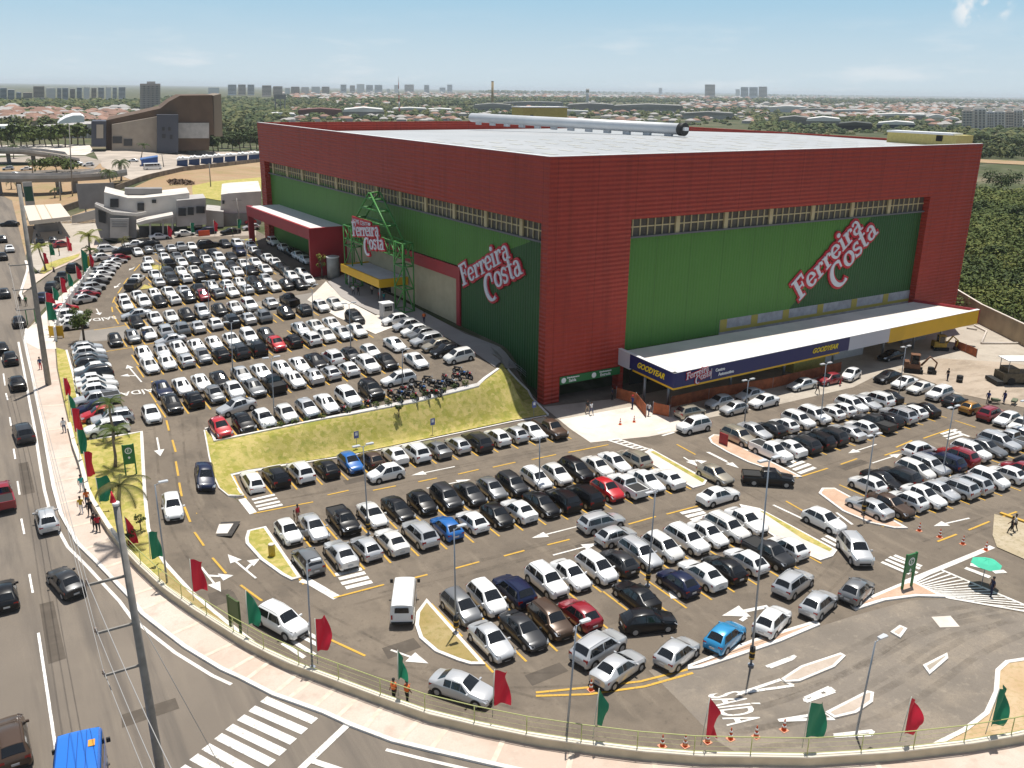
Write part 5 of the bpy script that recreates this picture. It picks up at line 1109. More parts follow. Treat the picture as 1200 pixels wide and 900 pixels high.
for rname, end, reg, txt in ROWS:
    cars = []
    for w in txt.split(','):
        a = w.strip().split(); px, py = float(a[0]), float(a[1]); k, c, h = a[2][0], a[2][1], a[2][2:]
        zc = .85 if k in 'ump' else .7
        p = G(px, py, zc); cars.append([p.x, p.y, k, c, heading(h, px, py), px, py])
    if reg:
        n = len(cars); mx = sum(q[0] for q in cars)/n; my = sum(q[1] for q in cars)/n
        sl = sum((q[0]-mx)*(q[1]-my) for q in cars)/sum((q[0]-mx)**2 for q in cars)
        for q in cars:
            f = my+sl*(q[0]-mx); q[1] = f+clamp(q[1]-f, -1.0, 1.0)*.35
        for _ in range(30):
            for i in range(n-1):
                g = cars[i+1][0]-cars[i][0]
                if g < 2.2: d = (2.2-g)/2; cars[i][0] -= d; cars[i+1][0] += d
        xs = [cars[0][0]-1.25]+[(a[0]+b[0])/2 for a, b in zip(cars, cars[1:]) if b[0]-a[0] < 3.4]+[cars[-1][0]+1.25]
        for a, b in zip(cars, cars[1:]):
            if b[0]-a[0] >= 3.4: xs += [a[0]+1.25, b[0]-1.25]
        for x in xs:
            y = my+sl*(x-mx); stripmesh(YLINES, [(x, y-2.55), (x, y+2.45)], .17, .032)
    cnt = {}
    for i, q in enumerate(cars):
        base = '%s %s' % (CNAME[q[3]], KNAME[q[2]])
        lab = '%s, %s from the %s, %s' % (base, ORD[i], end, rname)
        allcars.append(q+[lab, 'cars of the '+rname if 'row' in rname else 'cars '+rname, 1.0 if reg < 2 else 1.03])
for px, py, k, c, h, lab in SINGLES:
    p = G(px, py, .85 if k in 'ump' else .7); allcars.append([p.x, p.y, k, c, heading(h, px, py), px, py, lab, 'cars moving or standing outside the rows', 1.0])
tag(YLINES.build('parking_bay_lines', YPAINT), kind='structure')
# keep cars from cutting into each other: push overlapping pairs apart
def ext(q): M = car_meshes(q[2]); return M['L']*q[9]/2, M['W']*q[9]/2+.06
for _ in range(40):
    moved = False
    for i in range(len(allcars)):
        a = allcars[i]
        for j in range(i+1, len(allcars)):
            b = allcars[j]; dx = b[0]-a[0]; dy = b[1]-a[1]
            if dx*dx+dy*dy > 30: continue
            la, wa = ext(a); lb, wb = ext(b); best = None
            for ang in (a[4], a[4]+PI/2, b[4], b[4]+PI/2):
                ux, uy = math.cos(ang), math.sin(ang); s = dx*ux+dy*uy
                ra = la*abs(math.cos(a[4]-ang))+wa*abs(math.sin(a[4]-ang)); rb = lb*abs(math.cos(b[4]-ang))+wb*abs(math.sin(b[4]-ang))
                pen = ra+rb-abs(s)
                if pen <= 0: best = None; break
                if best is None or pen < best[0]: best = (pen, ux*(1 if s >= 0 else -1), uy*(1 if s >= 0 else -1))
            if best:
                m = best[0]*.52; a[0] -= best[1]*m; a[1] -= best[2]*m; b[0] += best[1]*m; b[1] += best[2]*m; moved = True
    if not moved: break
order = sorted(range(len(allcars)), key=lambda i: math.hypot(allcars[i][0], allcars[i][1]))
keep = set(order[:300])
far_mb = bmesh.new(); far_mats = []
jr = random.Random(5)
for i, q in enumerate(allcars):
    x, y, k, c, a, px, py, lab, grp, sc = q
    a += math.radians(jr.uniform(-1.6, 1.6))
    if i in keep: place_car(k, c, (x, y), a, lvl_of(py), lab, grp, sc, 'parked_car')
    else:
        o = proto(k, 0)[0]; t = o.data.copy(); M = Matrix.Translation((x, y, T(x, y)+.02)) @ Matrix.Rotation(a, 4, 'Z') @ Matrix.Scale(sc, 4); t.transform(M)
        base = len(far_mb.faces); far_mb.from_mesh(t); far_mb.faces.ensure_lookup_table()
        for m in (PAINT[c], GLASS, TYRE, UNDER):
            if m not in far_mats: far_mats.append(m)
        mp = [far_mats.index(m) for m in (PAINT[c], GLASS, TYRE, UNDER)]
        for f in far_mb.faces[base:]: f.material_index = mp[f.material_index]
        bpy.data.meshes.remove(t)
for o in [o for o in C.objects if o.get('label', '').startswith('silver sedan, second from the grass island end, upper row')]:
    mb = MB(); d_ = Vector((-math.cos(1.15), -math.sin(1.15), 0)); h_ = Vector((.78, -.86, 0)); n_ = Vector((-d_.y, d_.x, 0))*.03
    P_ = [h_+n_, h_+d_*1.02+n_, h_+d_*1.02-n_, h_-n_]; mb.prism([xy(p) for p in P_], .34, .92); dr = mb.build('door', PAINT['s'], o); dr['label'] = 'open front door'
    mb = MB(); P_ = [h_+d_*.12+n_*.6, h_+d_*.98+n_*.6, h_+d_*.98-n_*.6, h_+d_*.12-n_*.6]; mb.prism([xy(p) for p in P_], .925, [.98, 1.36, 1.36, .98]); mb.build('window', GLASS, dr)
print('CARS', len(allcars), 'kept', len(keep))
if len(far_mb.faces):
    me = bpy.data.meshes.new('distant_cars'); far_mb.to_mesh(me)
    for m in far_mats: me.materials.append(m)
    tag(link('distant_cars', me), 'mass of small cars parked in the farthest rows of the upper lot', 'distant cars', None, 'stuff')
far_mb.free()
# ---------------------------------------------------------------- vans
def box_van(label, L, W, Hh, colour, pos, ang, blunt=.25, stripe=None, kind='van'):
    t = thing('parked_van', label, kind, (pos[0], pos[1], T(pos[0], pos[1])), ang)
    mb = MB(); S = [(L/2, .45, .8, .72, .92), (L/2-.06, .32, .94, .84, 1.05), (L/2-.18, .28, .97, .90, 1.25), (L/2-blunt-.35, .28, 1.0, .93, Hh-.12), (L/2-blunt-.8, .28, 1.0, .90, Hh), (-L/2+.4, .28, 1.0, .90, Hh), (-L/2+.08, .3, .98, .90, Hh-.12), (-L/2, .38, .94, .86, 1.2)]
    R = []
    for x, zb, k, kt, zt in S:
        h = W/2; half = [(0, zb), (h*k*.94, zb), (h*k, zb+.15), (h*k, zb+(zt-zb)*.55), (h*kt*1.02, zt-.18), (h*kt*.92, zt-.03), (h*kt*.5, zt+.02), (0, zt+.03)]
        R.append([Vector((x, y, z)) for y, z in half]+[Vector((x, -y, z)) for y, z in half[-2:0:-1]])
    n = len(R[0]); I = [[mb.vert(p) for p in r] for r in R]
    for a in range(len(R)-1):
        for j in range(n): mb.idx([I[a][j], I[a][(j+1) % n], I[a+1][(j+1) % n], I[a+1][j]], 0, True)
    mb.idx(I[0][::-1]); mb.idx(I[-1])
    o = mb.build('body', colour, t, fix=True); o.data.set_sharp_from_angle(angle=math.radians(35))
    mb = MB(); z0, z1 = 1.3, Hh-.28
    q = [Vector((L/2-.20, -W*.43, z0)), Vector((L/2-.20, W*.43, z0)), Vector((L/2-blunt-.32, W*.42, z1+.1)), Vector((L/2-blunt-.32, -W*.42, z1+.1))]
    mb.face([v+Vector((.02, 0, .02)) for v in q]); mb.build('windshield', GLASS, t)
    mb = MB(); mb.face([(-L/2-.004+.02*0-.01, -W*.3, 1.32), (-L/2-.01, W*.3, 1.32), (-L/2+.03, W*.28, z1), (-L/2+.03, -W*.28, z1)]); o = mb.build('rear_window', GLASS, t); o.location = (-.05, 0, 0)
    for s in (1, -1):
        mb = MB()
        for a, b in ((L/2-blunt-1.4, L/2-blunt-.5), (L/2-blunt-2.6, L/2-blunt-1.5), (-L/2+.3, L/2-blunt-2.7)): mb.face([(a, s*(W/2+.006), z0), (b, s*(W/2+.006), z0), (b, s*(W/2*.955+.012), z1), (a, s*(W/2*.955+.012), z1)])
        mb.build('side_window', GLASS, t)
        mb = MB(); mb.box((L/2-.35, s*(W/2+.16), 1.5), (.12, .22, .28)); mb.build('mirror', UNDER, t)
        mb = MB(); mb.box((-L/2-.0, s*W*.42, .95), (.08, .12, .34)); mb.build('tail_light', TAIL, t)
        mb = MB(); mb.tube([(L/2-.02, s*W*.32, .8), (L/2+.03, s*W*.32, .8)], .11, 12); mb.build('headlight', LAMP, t)
        for ax in (L/2-.8, -L/2+.9): 
            w = inst('wheel', car_meshes('u')['tyre'], t, (ax, s*(W/2-.1), .36)); inst('rim', car_meshes('u')['rim'], w, (0, s*.102, 0), (-s*PI/2, 0, 0))
    mb = MB(); mb.box((-L/2-.03, 0, .48), (.14, W*.9, .16)); mb.build('bumper', UNDER, t); mb = MB(); mb.box((L/2+.03, 0, .5), (.12, W*.86, .16)); mb.build('bumper', UNDER, t)
    return t
a = G(471, 742); b = G(477, 688); v = b-a; c_ = (G(472, 734)+G(475, 700))/2
box_van('white passenger van driving past the tan island', 4.5, 1.75, 2.0, PAINT['w'], c_, math.atan2(v.y, v.x), .1)
fl = gz(63, 862, 2.75); fr = gz(120, 849, 2.75); mid = (fl+fr)/2; rt = (fr-fl).normalized(); fw = Vector((-rt.y, rt.x, 0))
Wv = (fr-fl).length; Lv = 6.4; pv = mid-fw*(Lv/2-.55)
vt = box_van('bright blue van on the avenue at the lower picture edge', Lv, max(1.9, min(2.5, Wv)), 2.75, mat('paint_bright_blue', (.015, .16, .62), .35, coat=.6), pv, math.atan2(fw.y, fw.x), .15)
mb = MB()
for s in (-.45, 0, .45): mb.box((-.2, s, 2.8), (5.2, .03, .02))
mb.build('roof_seam', mat('dark_blue_seam', (.006, .05, .25), .5), vt)
mb = MB(); mb.box((1.2, -.72, 2.79), (.55, .35, .03), 0); mb.build('roof_sticker', mat('orange_sticker', (.7, .3, .03), .6), vt)
# ================================================================ walls, railings, flags, lamps
wl3 = [Vector((x, y, 0)) for x, y in wall_line]
def ribbon_wall(name, pts, th, z0, z1, m, parent, capm=None):
    mb = MB(); P = []
    Q = [pts[0]]
    for a, b in zip(pts, pts[1:]):
        n = max(1, int((b-a).length/2.5)); Q += [a.lerp(b, k/n) for k in range(1, n+1)]
    for i, p in enumerate(Q):
        d = (Q[min(i+1, len(Q)-1)]-Q[max(i-1, 0)]); d.z = 0; d.normalize(); n = Vector((-d.y, d.x, 0))*th/2; t = T(p.x, p.y)
        P.append([mb.vert((p.x-n.x, p.y-n.y, t+z0)), mb.vert((p.x+n.x, p.y+n.y, t+z0)), mb.vert((p.x+n.x, p.y+n.y, t+z1)), mb.vert((p.x-n.x, p.y-n.y, t+z1))])
    for a, b in zip(P, P[1:]):
        for j in range(4): mb.idx([a[j], b[j], b[(j+1) % 4], a[(j+1) % 4]])
    mb.idx(P[0]); mb.idx(P[-1][::-1])
    return world_child(mb.build(name, m, parent, fix=True))
lw = thing('boundary_wall', 'low curved cream boundary wall between the sidewalk and the parking lot', 'wall', (wl3[12].x, wl3[12].y, 0))
ribbon_wall('wall', wl3[3:], .30, 0, .72, mat('cream_wall', (.56, .48, .34), .9, var=.12, vscale=.8), lw); ribbon_wall('coping', wl3[3:], .38, .722, .80, mat('cream_coping', (.72, .66, .55), .85), lw)
RAILG = mat('lime_rail_paint', (.40, .42, .16), .5)
rl = thing('railing', 'thin lime green wire railing along the top of the curved wall', 'railing', (wl3[12].x, wl3[12].y, 0))
Q = []
acc = 0.; pts = wl3[9:]
for a, b in zip(pts, pts[1:]):
    L_ = (b-a).length; s = -acc if acc else 0
    while s+0 < L_:
        if s >= 0: Q.append(a.lerp(b, s/L_))
        s += 3.3
    acc = L_-(s-3.3) if s > 0 else 0
    acc = acc % 3.3
Q2 = [Q[0]]
for p in Q[1:]:
    if (p-Q2[-1]).length > 2.2: Q2.append(p)
for p in Q2:
    t = T(p.x, p.y); mb = MB(); mb.tube([(p.x, p.y, t+.8), (p.x, p.y, t+2.0)], .035, 6); world_child(mb.build('post', RAILG, rl))
for h, r in ((2.0, .035), (.95, .025), (1.3, .008), (1.65, .008)):
    mb = MB(); mb.tube([(p.x, p.y, T(p.x, p.y)+h) for p in Q2], r, 5); world_child(mb.build('rail' if r > .02 else 'wire', RAILG, rl))
# small steel railing beside the slot at the corner pier
sr = [G(x, y) for x, y in ((592, 431), (606, 441), (622, 456))]; t = thing('steel_railing', 'short grey steel railing at the top of the lawn by the store corner', 'railing', sr[0])
for h in (.5, .8, 1.1): mb = MB(); mb.tube([p+Vector((.6, 0, h)) for p in sr], .03, 6); world_child(mb.build('rail', POST, t))
for a, b in zip(sr, sr[1:]+[sr[-1]]):
    for k in (0, .5): p = a.lerp(b, k)+Vector((.6, 0, 0)); mb = MB(); mb.tube([p, p+Vector((0, 0, 1.1))], .04, 6); world_child(mb.build('post', POST, t))
# white fence by the entry road
wf = [G(x, y) for x, y in ((66, 400), (70, 380), (82, 361), (96, 342), (107, 324))]
t = thing('white_fence', 'white slatted fence between the entry road and the upper lot', 'fence', (wf[2].x, wf[2].y, wf[2].z))
ribbon_wall('panel', wf, .12, .05, 1.9, mat('white_fence', (.72, .70, .66), .8), t)
for a, b in zip(wf, wf[1:]):
    for k in range(4):
        p = a.lerp(b, k/4); mb = MB(); mb.box((p.x, p.y, T(p.x, p.y)+1.05), (.28, .28, 2.1)); world_child(mb.build('post', WHITEF, t))
FR = mat('flag_red', (.62, .008, .035), .7); FG = mat('flag_green', (.008, .20, .10), .7); POLE = mat('flag_pole', (.45, .46, .40), .5)
def flag(base, top, w, hh, c, where, wob=0, lift=.8):
    b = G(*base); b.z = b.z+lift; dist = Vector((b.x, b.y, b.z-H)).length; sc = dist/F; tp = pole_top(b, *top)
    t = thing('flag', '%s banner flag %s' % ('red' if c == 'r' else 'green', where), 'flag', b, 0, 'red and green banner flags along the boundary')
    mb = MB(); mb.tube([(0, 0, 0), tp-b+Vector((0, 0, .08))], .03, 6); mb.build('pole', POLE, t)
    W_ = w*sc; H_ = hh*sc/.93; nx, ny = 7, 12; mb = MB(); rr = random.Random(int(base[0]*7)); ph = rr.random()*6; am = .13+.15*rr.random(); tilt = rr.uniform(-.35, .35); drp = rr.choice((.04, .1, .2, .38)); nar = rr.uniform(.0, .35)
    g = []
    for j in range(ny+1):
        row = []
        for i in range(nx+1):
            u = i/nx; v = j/ny; sag = u**1.4*(1-v*.75)
            x = u*W_*(1-.14*math.sin(v*5+ph)-nar*abs(v-.6)); y = am*u*math.sin(5.2*u+4.2*v+ph)*1.6+tilt*u*W_; z = -v*H_-sag*H_*drp
            row.append((x, y, z))
        g.append(row)
    for off in (0, .012):
        ids = [[mb.vert((p[0]+(tp-b).x, p[1]+(tp-b).y+off, p[2]+(tp-b).z)) for p in r] for r in g]
        for j in range(ny):
            for i in range(nx): mb.idx([ids[j][i], ids[j][i+1], ids[j+1][i+1], ids[j+1][i]], 0, True)
    mb.build('cloth', FR if c == 'r' else FG, t); return t
for args in (
 ((228, 715), (222.5, 656), 13, 36, 'r', 'above the verge beside the totem lawn'), ((291.5, 755), (288, 693), 12, 38, 'g', 'next to the plain green notice panel'), ((373, 790), (369, 726), 16, 38, 'r', 'beside the lamp post and leaving suv'),
 ((467, 828), (466, 763), 10, 34, 'g', 'above the two workers in orange vests'), ((577, 853), (579.5, 786), 17, 42, 'r', 'in front of the large silver sedan'), ((694, 878), (702, 808), 9, 42, 'g', 'above the yellow double line'),
 ((820, 886), (832, 818), 12, 46, 'r', 'partly hiding the painted exit lettering'), ((938, 889), (950, 824), 20, 40, 'g', 'in front of the gate island'), ((1052, 882), (1068, 818), 17, 40, 'r', 'in front of the exit lane lamp post'), ((1152, 873), (1171, 808), 18, 40, 'g', 'over the sandy corner of the exit'),
 ((177.5, 665), (174, 624), 11, 30, 'g', 'beside the lamp on the totem lawn'), ((152, 640), (146, 606), 9, 34, 'r', 'half hidden behind the big concrete pole'), ((119, 600), (112, 560), 13, 26, 'g', 'on the lawn below the palm fronds'), ((104, 572), (98, 530), 8, 26, 'r', 'on the lawn above the walking pedestrians'),
 ((95, 547), (90, 503), 7, 26, 'g', 'beside the white suv at the railing'), ((90, 520), (83.5, 479), 8, 24, 'r', 'beside the red hatchback at the railing'), ((83, 498), (80, 462), 5, 22, 'g', 'by the pale marker on the railing verge'), ((77, 470), (74, 443), 5, 18, 'r', 'by the grass verge of the railing row'),
 ((57, 386), (53, 343), 7, 11, 'r', 'at the lower end of the entry road'), ((60, 392), (53, 354), 8, 18, 'g', 'just below the red one at the entry road'), ((66, 368), (61, 336), 5, 13, 'g', 'behind the last queue car on the entry road'), ((74, 360), (70, 325), 5, 15, 'r', 'beside the third car on the entry road'),
 ((82, 345), (78.5, 321), 4, 12, 'g', 'beside the second car on the entry road'), ((91, 336), (88.5, 311), 4, 13, 'r', 'beside the first car on the entry road'), ((98, 322), (94.5, 292), 6, 28, 'g', 'next to the yellow and white totem sign'), ((108, 318), (103.5, 297), 4, 13, 'r', 'behind the yellow and white totem sign'),
 ((81, 295), (77, 277), 4, 14, 'r', 'at the fuel station forecourt'), ((54, 318), (50, 296), 4, 11, 'r', 'by the small palm at the entry verge'), ((61, 313), (57, 286), 4, 11, 'g', 'under the small palm at the entry verge'),
 ((197, 283), (196, 264), 4, 11, 'r', 'in front of the grey building porch'), ((225, 281), (223, 261), 4, 10, 'g', 'on the street near the orange barrier'), ((252, 278), (250, 258), 4, 11, 'r', 'on the street beside the white wall'), ((279, 275), (278, 257), 4, 9, 'g', 'on the street near the portico')):
    flag(*args, lift=.8 if args[0][1] > 480 else .1)
LAMPG = mat('lamp_post_grey', (.30, .33, .37), .5, .5); LAMPH = mat('lamp_head', (.66, .68, .70), .3, .3)
def lamp(base, top, where, heads=2, band=False):
    b = G(*base); tp = pole_top(b, *top)-b
    t = thing('street_lamp', where, 'street lamp', b, 0, 'lamp posts of the parking lots')
    mb = MB(); mb.tube([(0, 0, 0), (0, 0, .05)], .22, 10); mb.tube([(0, 0, .05), tp*.5, tp], [.08, .06, .045], 8); mb.build('pole', LAMPG, t)
    for s in ((-1, 1) if heads == 2 else (1,)):
        mb = MB(); mb.tube([tp-Vector((0, 0, .08)), tp+Vector((s*.35, 0, .08))], .03, 6); ar = mb.build('arm', LAMPG, t)
        mb = MB(); c = tp+Vector((s*.62, 0, .12)); mb.prism([(c.x-.34, c.y-.13), (c.x+.30, c.y-.17), (c.x+.36, c.y), (c.x+.30, c.y+.17), (c.x-.34, c.y+.13)], c.z-.05, c.z+.06); mb.build('lamp_head', LAMPH, ar)
    if band:
        mb = MB()
        for k in range(4): mb.lathe([(.20, .55+k*.22), (.20, .66+k*.22)], n=10, mi=k % 2)
        mb.lathe([(.19, .5), (.19, 1.45)], n=10, mi=1); mb.build('warning_band', [YPAINT, UNDER], t)
for a in (((1003, 862), (1026, 752), 'single lamp post beside the exit lane, nearest the sandy corner', 1), ((880, 779), (901.5, 540), 'tall double lamp post on the concrete island beside the blue hatchback', 2, True), ((759, 686), (768, 577), 'double lamp post between the rows behind the navy hatchback', 2, True),
          ((534.5, 742), (532, 620), 'single lamp post on the tan island', 1, True), ((431.7, 626), (425.5, 523), 'double lamp post in the first block below the lawn', 2, True), ((366, 782), (359.5, 661), 'single lamp post on the verge beside the leaving suv', 1), ((663.5, 868), (675.5, 733), 'single lamp post on the curved wall near the yellow lines', 1),
          ((632, 573), (632.5, 514), 'double lamp post near the brown pickup', 2), ((872.5, 495), (877, 446), 'double lamp post in front of the navy canopy corner', 2), ((961.5, 496), (968, 427), 'double lamp post by the red hatchback under the canopy', 2), ((1053, 463), (1061.5, 407), 'double lamp post near the digger', 2),
          ((1104, 556), (1117.5, 478), 'double lamp post in the block beside the red suv', 2), ((1011, 604), (1024.5, 511), 'double lamp post on the pink island', 2, True), ((196, 684), (181.5, 568), 'single lamp post on the totem lawn verge', 1), ((411.7, 421), (409, 356), 'double lamp post among the cars near the tower', 2), ((471.5, 452), (471.5, 411), 'double lamp post beside the motorcycles', 2),
          ((321.7, 493), (318, 420), 'double lamp post above the lawn, middle of the shrubs', 2), ((273, 445), (271, 378), 'double lamp post in the middle of the upper lot', 2), ((289, 350), (288.5, 282), 'double lamp post near the portico row', 2), ((367, 380), (365.5, 335), 'double lamp post near the entrance plaza', 2), ((187, 330), (186, 297), 'double lamp post at the upper planting bed', 2), ((245, 380), (244, 330), 'double lamp post among the middle upper rows', 2), ((1197, 512), (1202, 470), 'double lamp post at the far edge of the slanted row', 2)):
    lamp(*a)
# big concrete utility poles with cross arms and wires
CPOLE = mat('concrete_pole', (.25, .235, .215), .85, var=.15, vscale=2); WIRE = mat('wire', (.35, .34, .33), .6)
tips = []
def upole(base, top, arms, where, r0, r1, cap=False):
    b = G(*base); tp = pole_top(b, *top)-b
    t = thing('utility_pole', where, 'utility pole', b)
    mb = MB(); mb.tube([(0, 0, -.3), tp*.5, tp], [r0, (r0+r1)/2, r1], 12); mb.build('pole', CPOLE, t)
    if cap:
        mb = MB(); mb.tube([tp+Vector((0, 0, .0)), tp+Vector((0, 0, .16))], r1*1.12, 12); mb.build('cap', WHITEF, t); mb = MB(); mb.tube([tp+Vector((-.1, .1, .16)), tp+Vector((-.12, .1, .75))], [r1*1.0, .02], 8); mb.build('red_ribbon', FR, t)
    for k, Lx in arms:
        p = tp*k; mb = MB(); mb.box(p+Vector((-Lx/2, 0, 0)), (Lx, .1, .12)); a = mb.build('cross_arm', CPOLE, t)
        e = p+Vector((-Lx, 0, .06)); mb = MB(); mb.lathe([(.05, 0), (.09, .08), (.05, .16), (.09, .24), (.04, .3)], e, 8); mb.build('insulator', mat('ceramic', (.3, .22, .18), .3), a); tips.append(b+e+Vector((0, 0, .3)))
    return b, tp
bA, tA = upole((192, 925), (136, 592), ((.775, 1.9), (.615, 1.9), (.47, 1.9)), 'tall concrete utility pole with a white top and red ribbon in the foreground', .25, .155, True)
nA = len(tips)
bB, tB = upole((57, 452), (22, 216), ((.62, 2.2), (.5, 2.2), (.4, 2.2)), 'tall concrete utility pole on the sidewalk by the railing row', .34, .2)
for i in range(3):
    a = tips[i]; c = tips[nA+i]; out = Vector((a.x+2.0, a.y-26, a.z-.5))
    P = [a.lerp(out, k/10)+Vector((0, 0, -1.2*math.sin(PI*k/10))) for k in range(11)]
    mb = MB(); mb.tube(P, .022, 5); Q_ = [a.lerp(c, k/14)+Vector((0, 0, -2.0*math.sin(PI*k/14))) for k in range(15)]; mb.tube(Q_, .018, 5)
    tag(mb.build('power_line', WIRE), ['upper overhead wire strung between the two big poles', 'middle overhead wire strung between the two big poles', 'lowest overhead wire strung between the two big poles'][i], 'power line', 'overhead wires of the avenue')
g0 = bA+tA*.66; g1 = G(262, 905)
mb = MB(); mb.tube([g0, g1], .018, 5); tag(mb.build('guy_wire', WIRE), 'thin stay wire slanting from the big pole to the road', 'wire')
for base, top, lab in (((37, 262), (33, 243), 'thin dark pole beside the fuel station roof'), ((85, 230), (81, 146), 'lamp column by the overpass'), ((222, 181), (219, 150), 'slim pole in front of the brown hall trees'), ((247, 219), (245, 191), 'slim pole on the bare field'), ((192, 196), (189.5, 180), 'pole beside the blue market stalls'), ((203, 269), (200, 231), 'grey pole in front of the grey building'), ((282, 272), (277, 232), 'grey pole in front of the white wall'), ((222, 265), (219, 237), 'leaning grey pole by the grey building porch'), ((71, 235), (69.5, 213), 'thin pole under the overpass')):
    b = G(*base); tp = pole_top(b, *top)-b; t = thing('utility_pole', lab, 'utility pole', b); mb = MB(); mb.tube([(0, 0, 0), tp], [.2, .12], 8); mb.build('pole', CPOLE, t)
    mb = MB(); mb.box(tp*.93, (2.2, .12, .12)); mb.build('cross_arm', CPOLE, t)
# ---------------------------------------------------------------- signs
SG = mat('sign_green', (.02, .16, .045), .5); SW = mat('sign_white', (.8, .8, .8), .5)
def board(name, label, bl, br, tl, m, z_gap, posts=True, extra=None, cat='sign', words=()):
    a = G(*bl); b = G(*br); h = top_over(a, *tl); t = thing(name, label, cat, (a+b)/2)
    d = (b-a); d.z = 0; W_ = d.length; d.normalize(); n = Vector((d.y, -d.x, 0)); base = min(a.z, b.z)
    ang = math.atan2(d.y, d.x); c = (a+b)/2; c.z = base; t.rotation_euler = (0, 0, ang)
    mb = MB(); mb.box((0, 0, z_gap+(h-z_gap)/2), (W_, .12, h-z_gap)); p = mb.build('panel', m, t)
    for s in (-1, 1):
        if posts: mb = MB(); mb.box((s*(W_/2-.06), 0, (h+.05)/2), (.14, .16, h+.05)); mb.build('post', m, t)
    if extra:
        r = W_*.3; z = h-W_*.55
        mb = MB(); mb.face([(r*math.cos(k*PI/12), -.075, z+r*math.sin(k*PI/12)) for k in range(24)]); mb.build('emblem_ring', SW, p)
        mb = MB(); mb.face([(r*.72*math.cos(k*PI/12), -.08, z+r*.72*math.sin(k*PI/12)) for k in range(24)]); e = mb.build('emblem_disc', m, p)
        o = text_mesh('emblem_letter', 'E', r*1.5, SW, p, .003); o.rotation_euler = (PI/2, 0, 0); o.location = (0, -.085, z)
        mb = MB(); zz = z-r*2.2
        mb.face([(-r*.4, -.075, zz), (0, -.075, zz-r*.5), (r*.4, -.075, zz), (0, -.075, zz+r*.5)]); mb.build('arrow_mark', SW, p)
    for body, k, s in words:
        o = text_mesh('lettering', body, s, SW, p, .003); o.rotation_euler = (PI/2, 0, 0); o.location = (0, -.08, z_gap+(h-z_gap)*k)
    return t
board('totem_sign', 'tall green parking totem sign on the pink island', (1056, 692), (1068, 688), (1063.5, 651), SG, 1.5, extra=True)
board('totem_sign', 'green parking totem sign standing on the lawn under the palms', (147, 558), (161, 556), (144, 522), SG, 1.2, extra=True)
board('notice_sign', 'plain dark green notice panel seen beside the green flag', (270, 736), (283, 745), (267.5, 697), mat('panel_green', (.06, .10, .025), .6), .9)
board('notice_board', 'red notice board standing on its own island', (842.5, 520), (852, 524), (841.5, 506), REDP, .15, posts=False)
board('banner_sign', 'orange yellow banner on the railing verge', (58.5, 396), (75, 396), (58, 382), mat('orange_banner', (.62, .36, .01), .6), .3)
board('totem_sign', 'yellow and white totem sign at the entry road', (97.5, 319), (106.5, 318), (97.5, 301), mat('yellow_totem', (.66, .45, .02), .6), .2)
board('road_sign', 'small green road sign over the entry pavement', (32, 381), (43, 380), (32, 362.5), SG, 2.4)
BLUE = mat('sign_blue', (.10, .13, .35), .5)
for base, lab in (((418, 526), 'small blue parking sign on the lawn behind the blue hatchback'), ((507, 510), 'small blue parking sign on the lawn behind the grey sedan'), ((625.5, 489), 'small blue parking sign on the lawn beside the brown pickup')):
    b = G(*base); t = thing('parking_sign', lab, 'sign', b); mb = MB(); mb.tube([(0, 0, -.1), (0, 0, 2.0)], .03, 6); mb.build('post', LAMPG, t); mb = MB(); mb.box((0, -.05, 1.65), (.55, .03, .8)); p = mb.build('panel', BLUE, t); mb = MB(); mb.box((0, -.07, 1.75), (.3, .01, .35)); mb.build('symbol', SW, p)
b = G(319, 653); t = thing('marker_post', 'yellow concrete marker post on the grass island', 'post', b); mb = MB(); mb.lathe([(.28, 0), (.28, 1.15), (.25, 1.2)], n=14); mb.build('shaft', mat('yellow_post', (.5, .36, .05), .8), t); mb = MB(); mb.lathe([(.27, 1.2), (.24, 1.26)], n=14); mb.build('cap', CONC, t)
# umbrella
b = G(1149.6, 688); t = thing('parasol', 'turquoise green parasol beside the exit lane', 'parasol', b); mb = MB(); mb.tube([(0, 0, 0), (.25, .1, 2.15)], .035, 8); mb.build('pole', POST, t)
mb = MB(); c = Vector((.3, .1, 2.35)); R_ = [[c+Vector((r*math.cos(a*PI/4), r*math.sin(a*PI/4), z-(.05 if a % 2 else 0))) for a in range(8)] for r, z in ((1.15, -.34), (.7, -.1), (.08, .08))]
for k in range(2):
    for i in range(8): mb.face([R_[k][i], R_[k][(i+1) % 8], R_[k+1][(i+1) % 8], R_[k+1][i]])
mb.face(R_[2]); mb.build('canopy', mat('turquoise_cloth', (.06, .50, .32), .8), t)
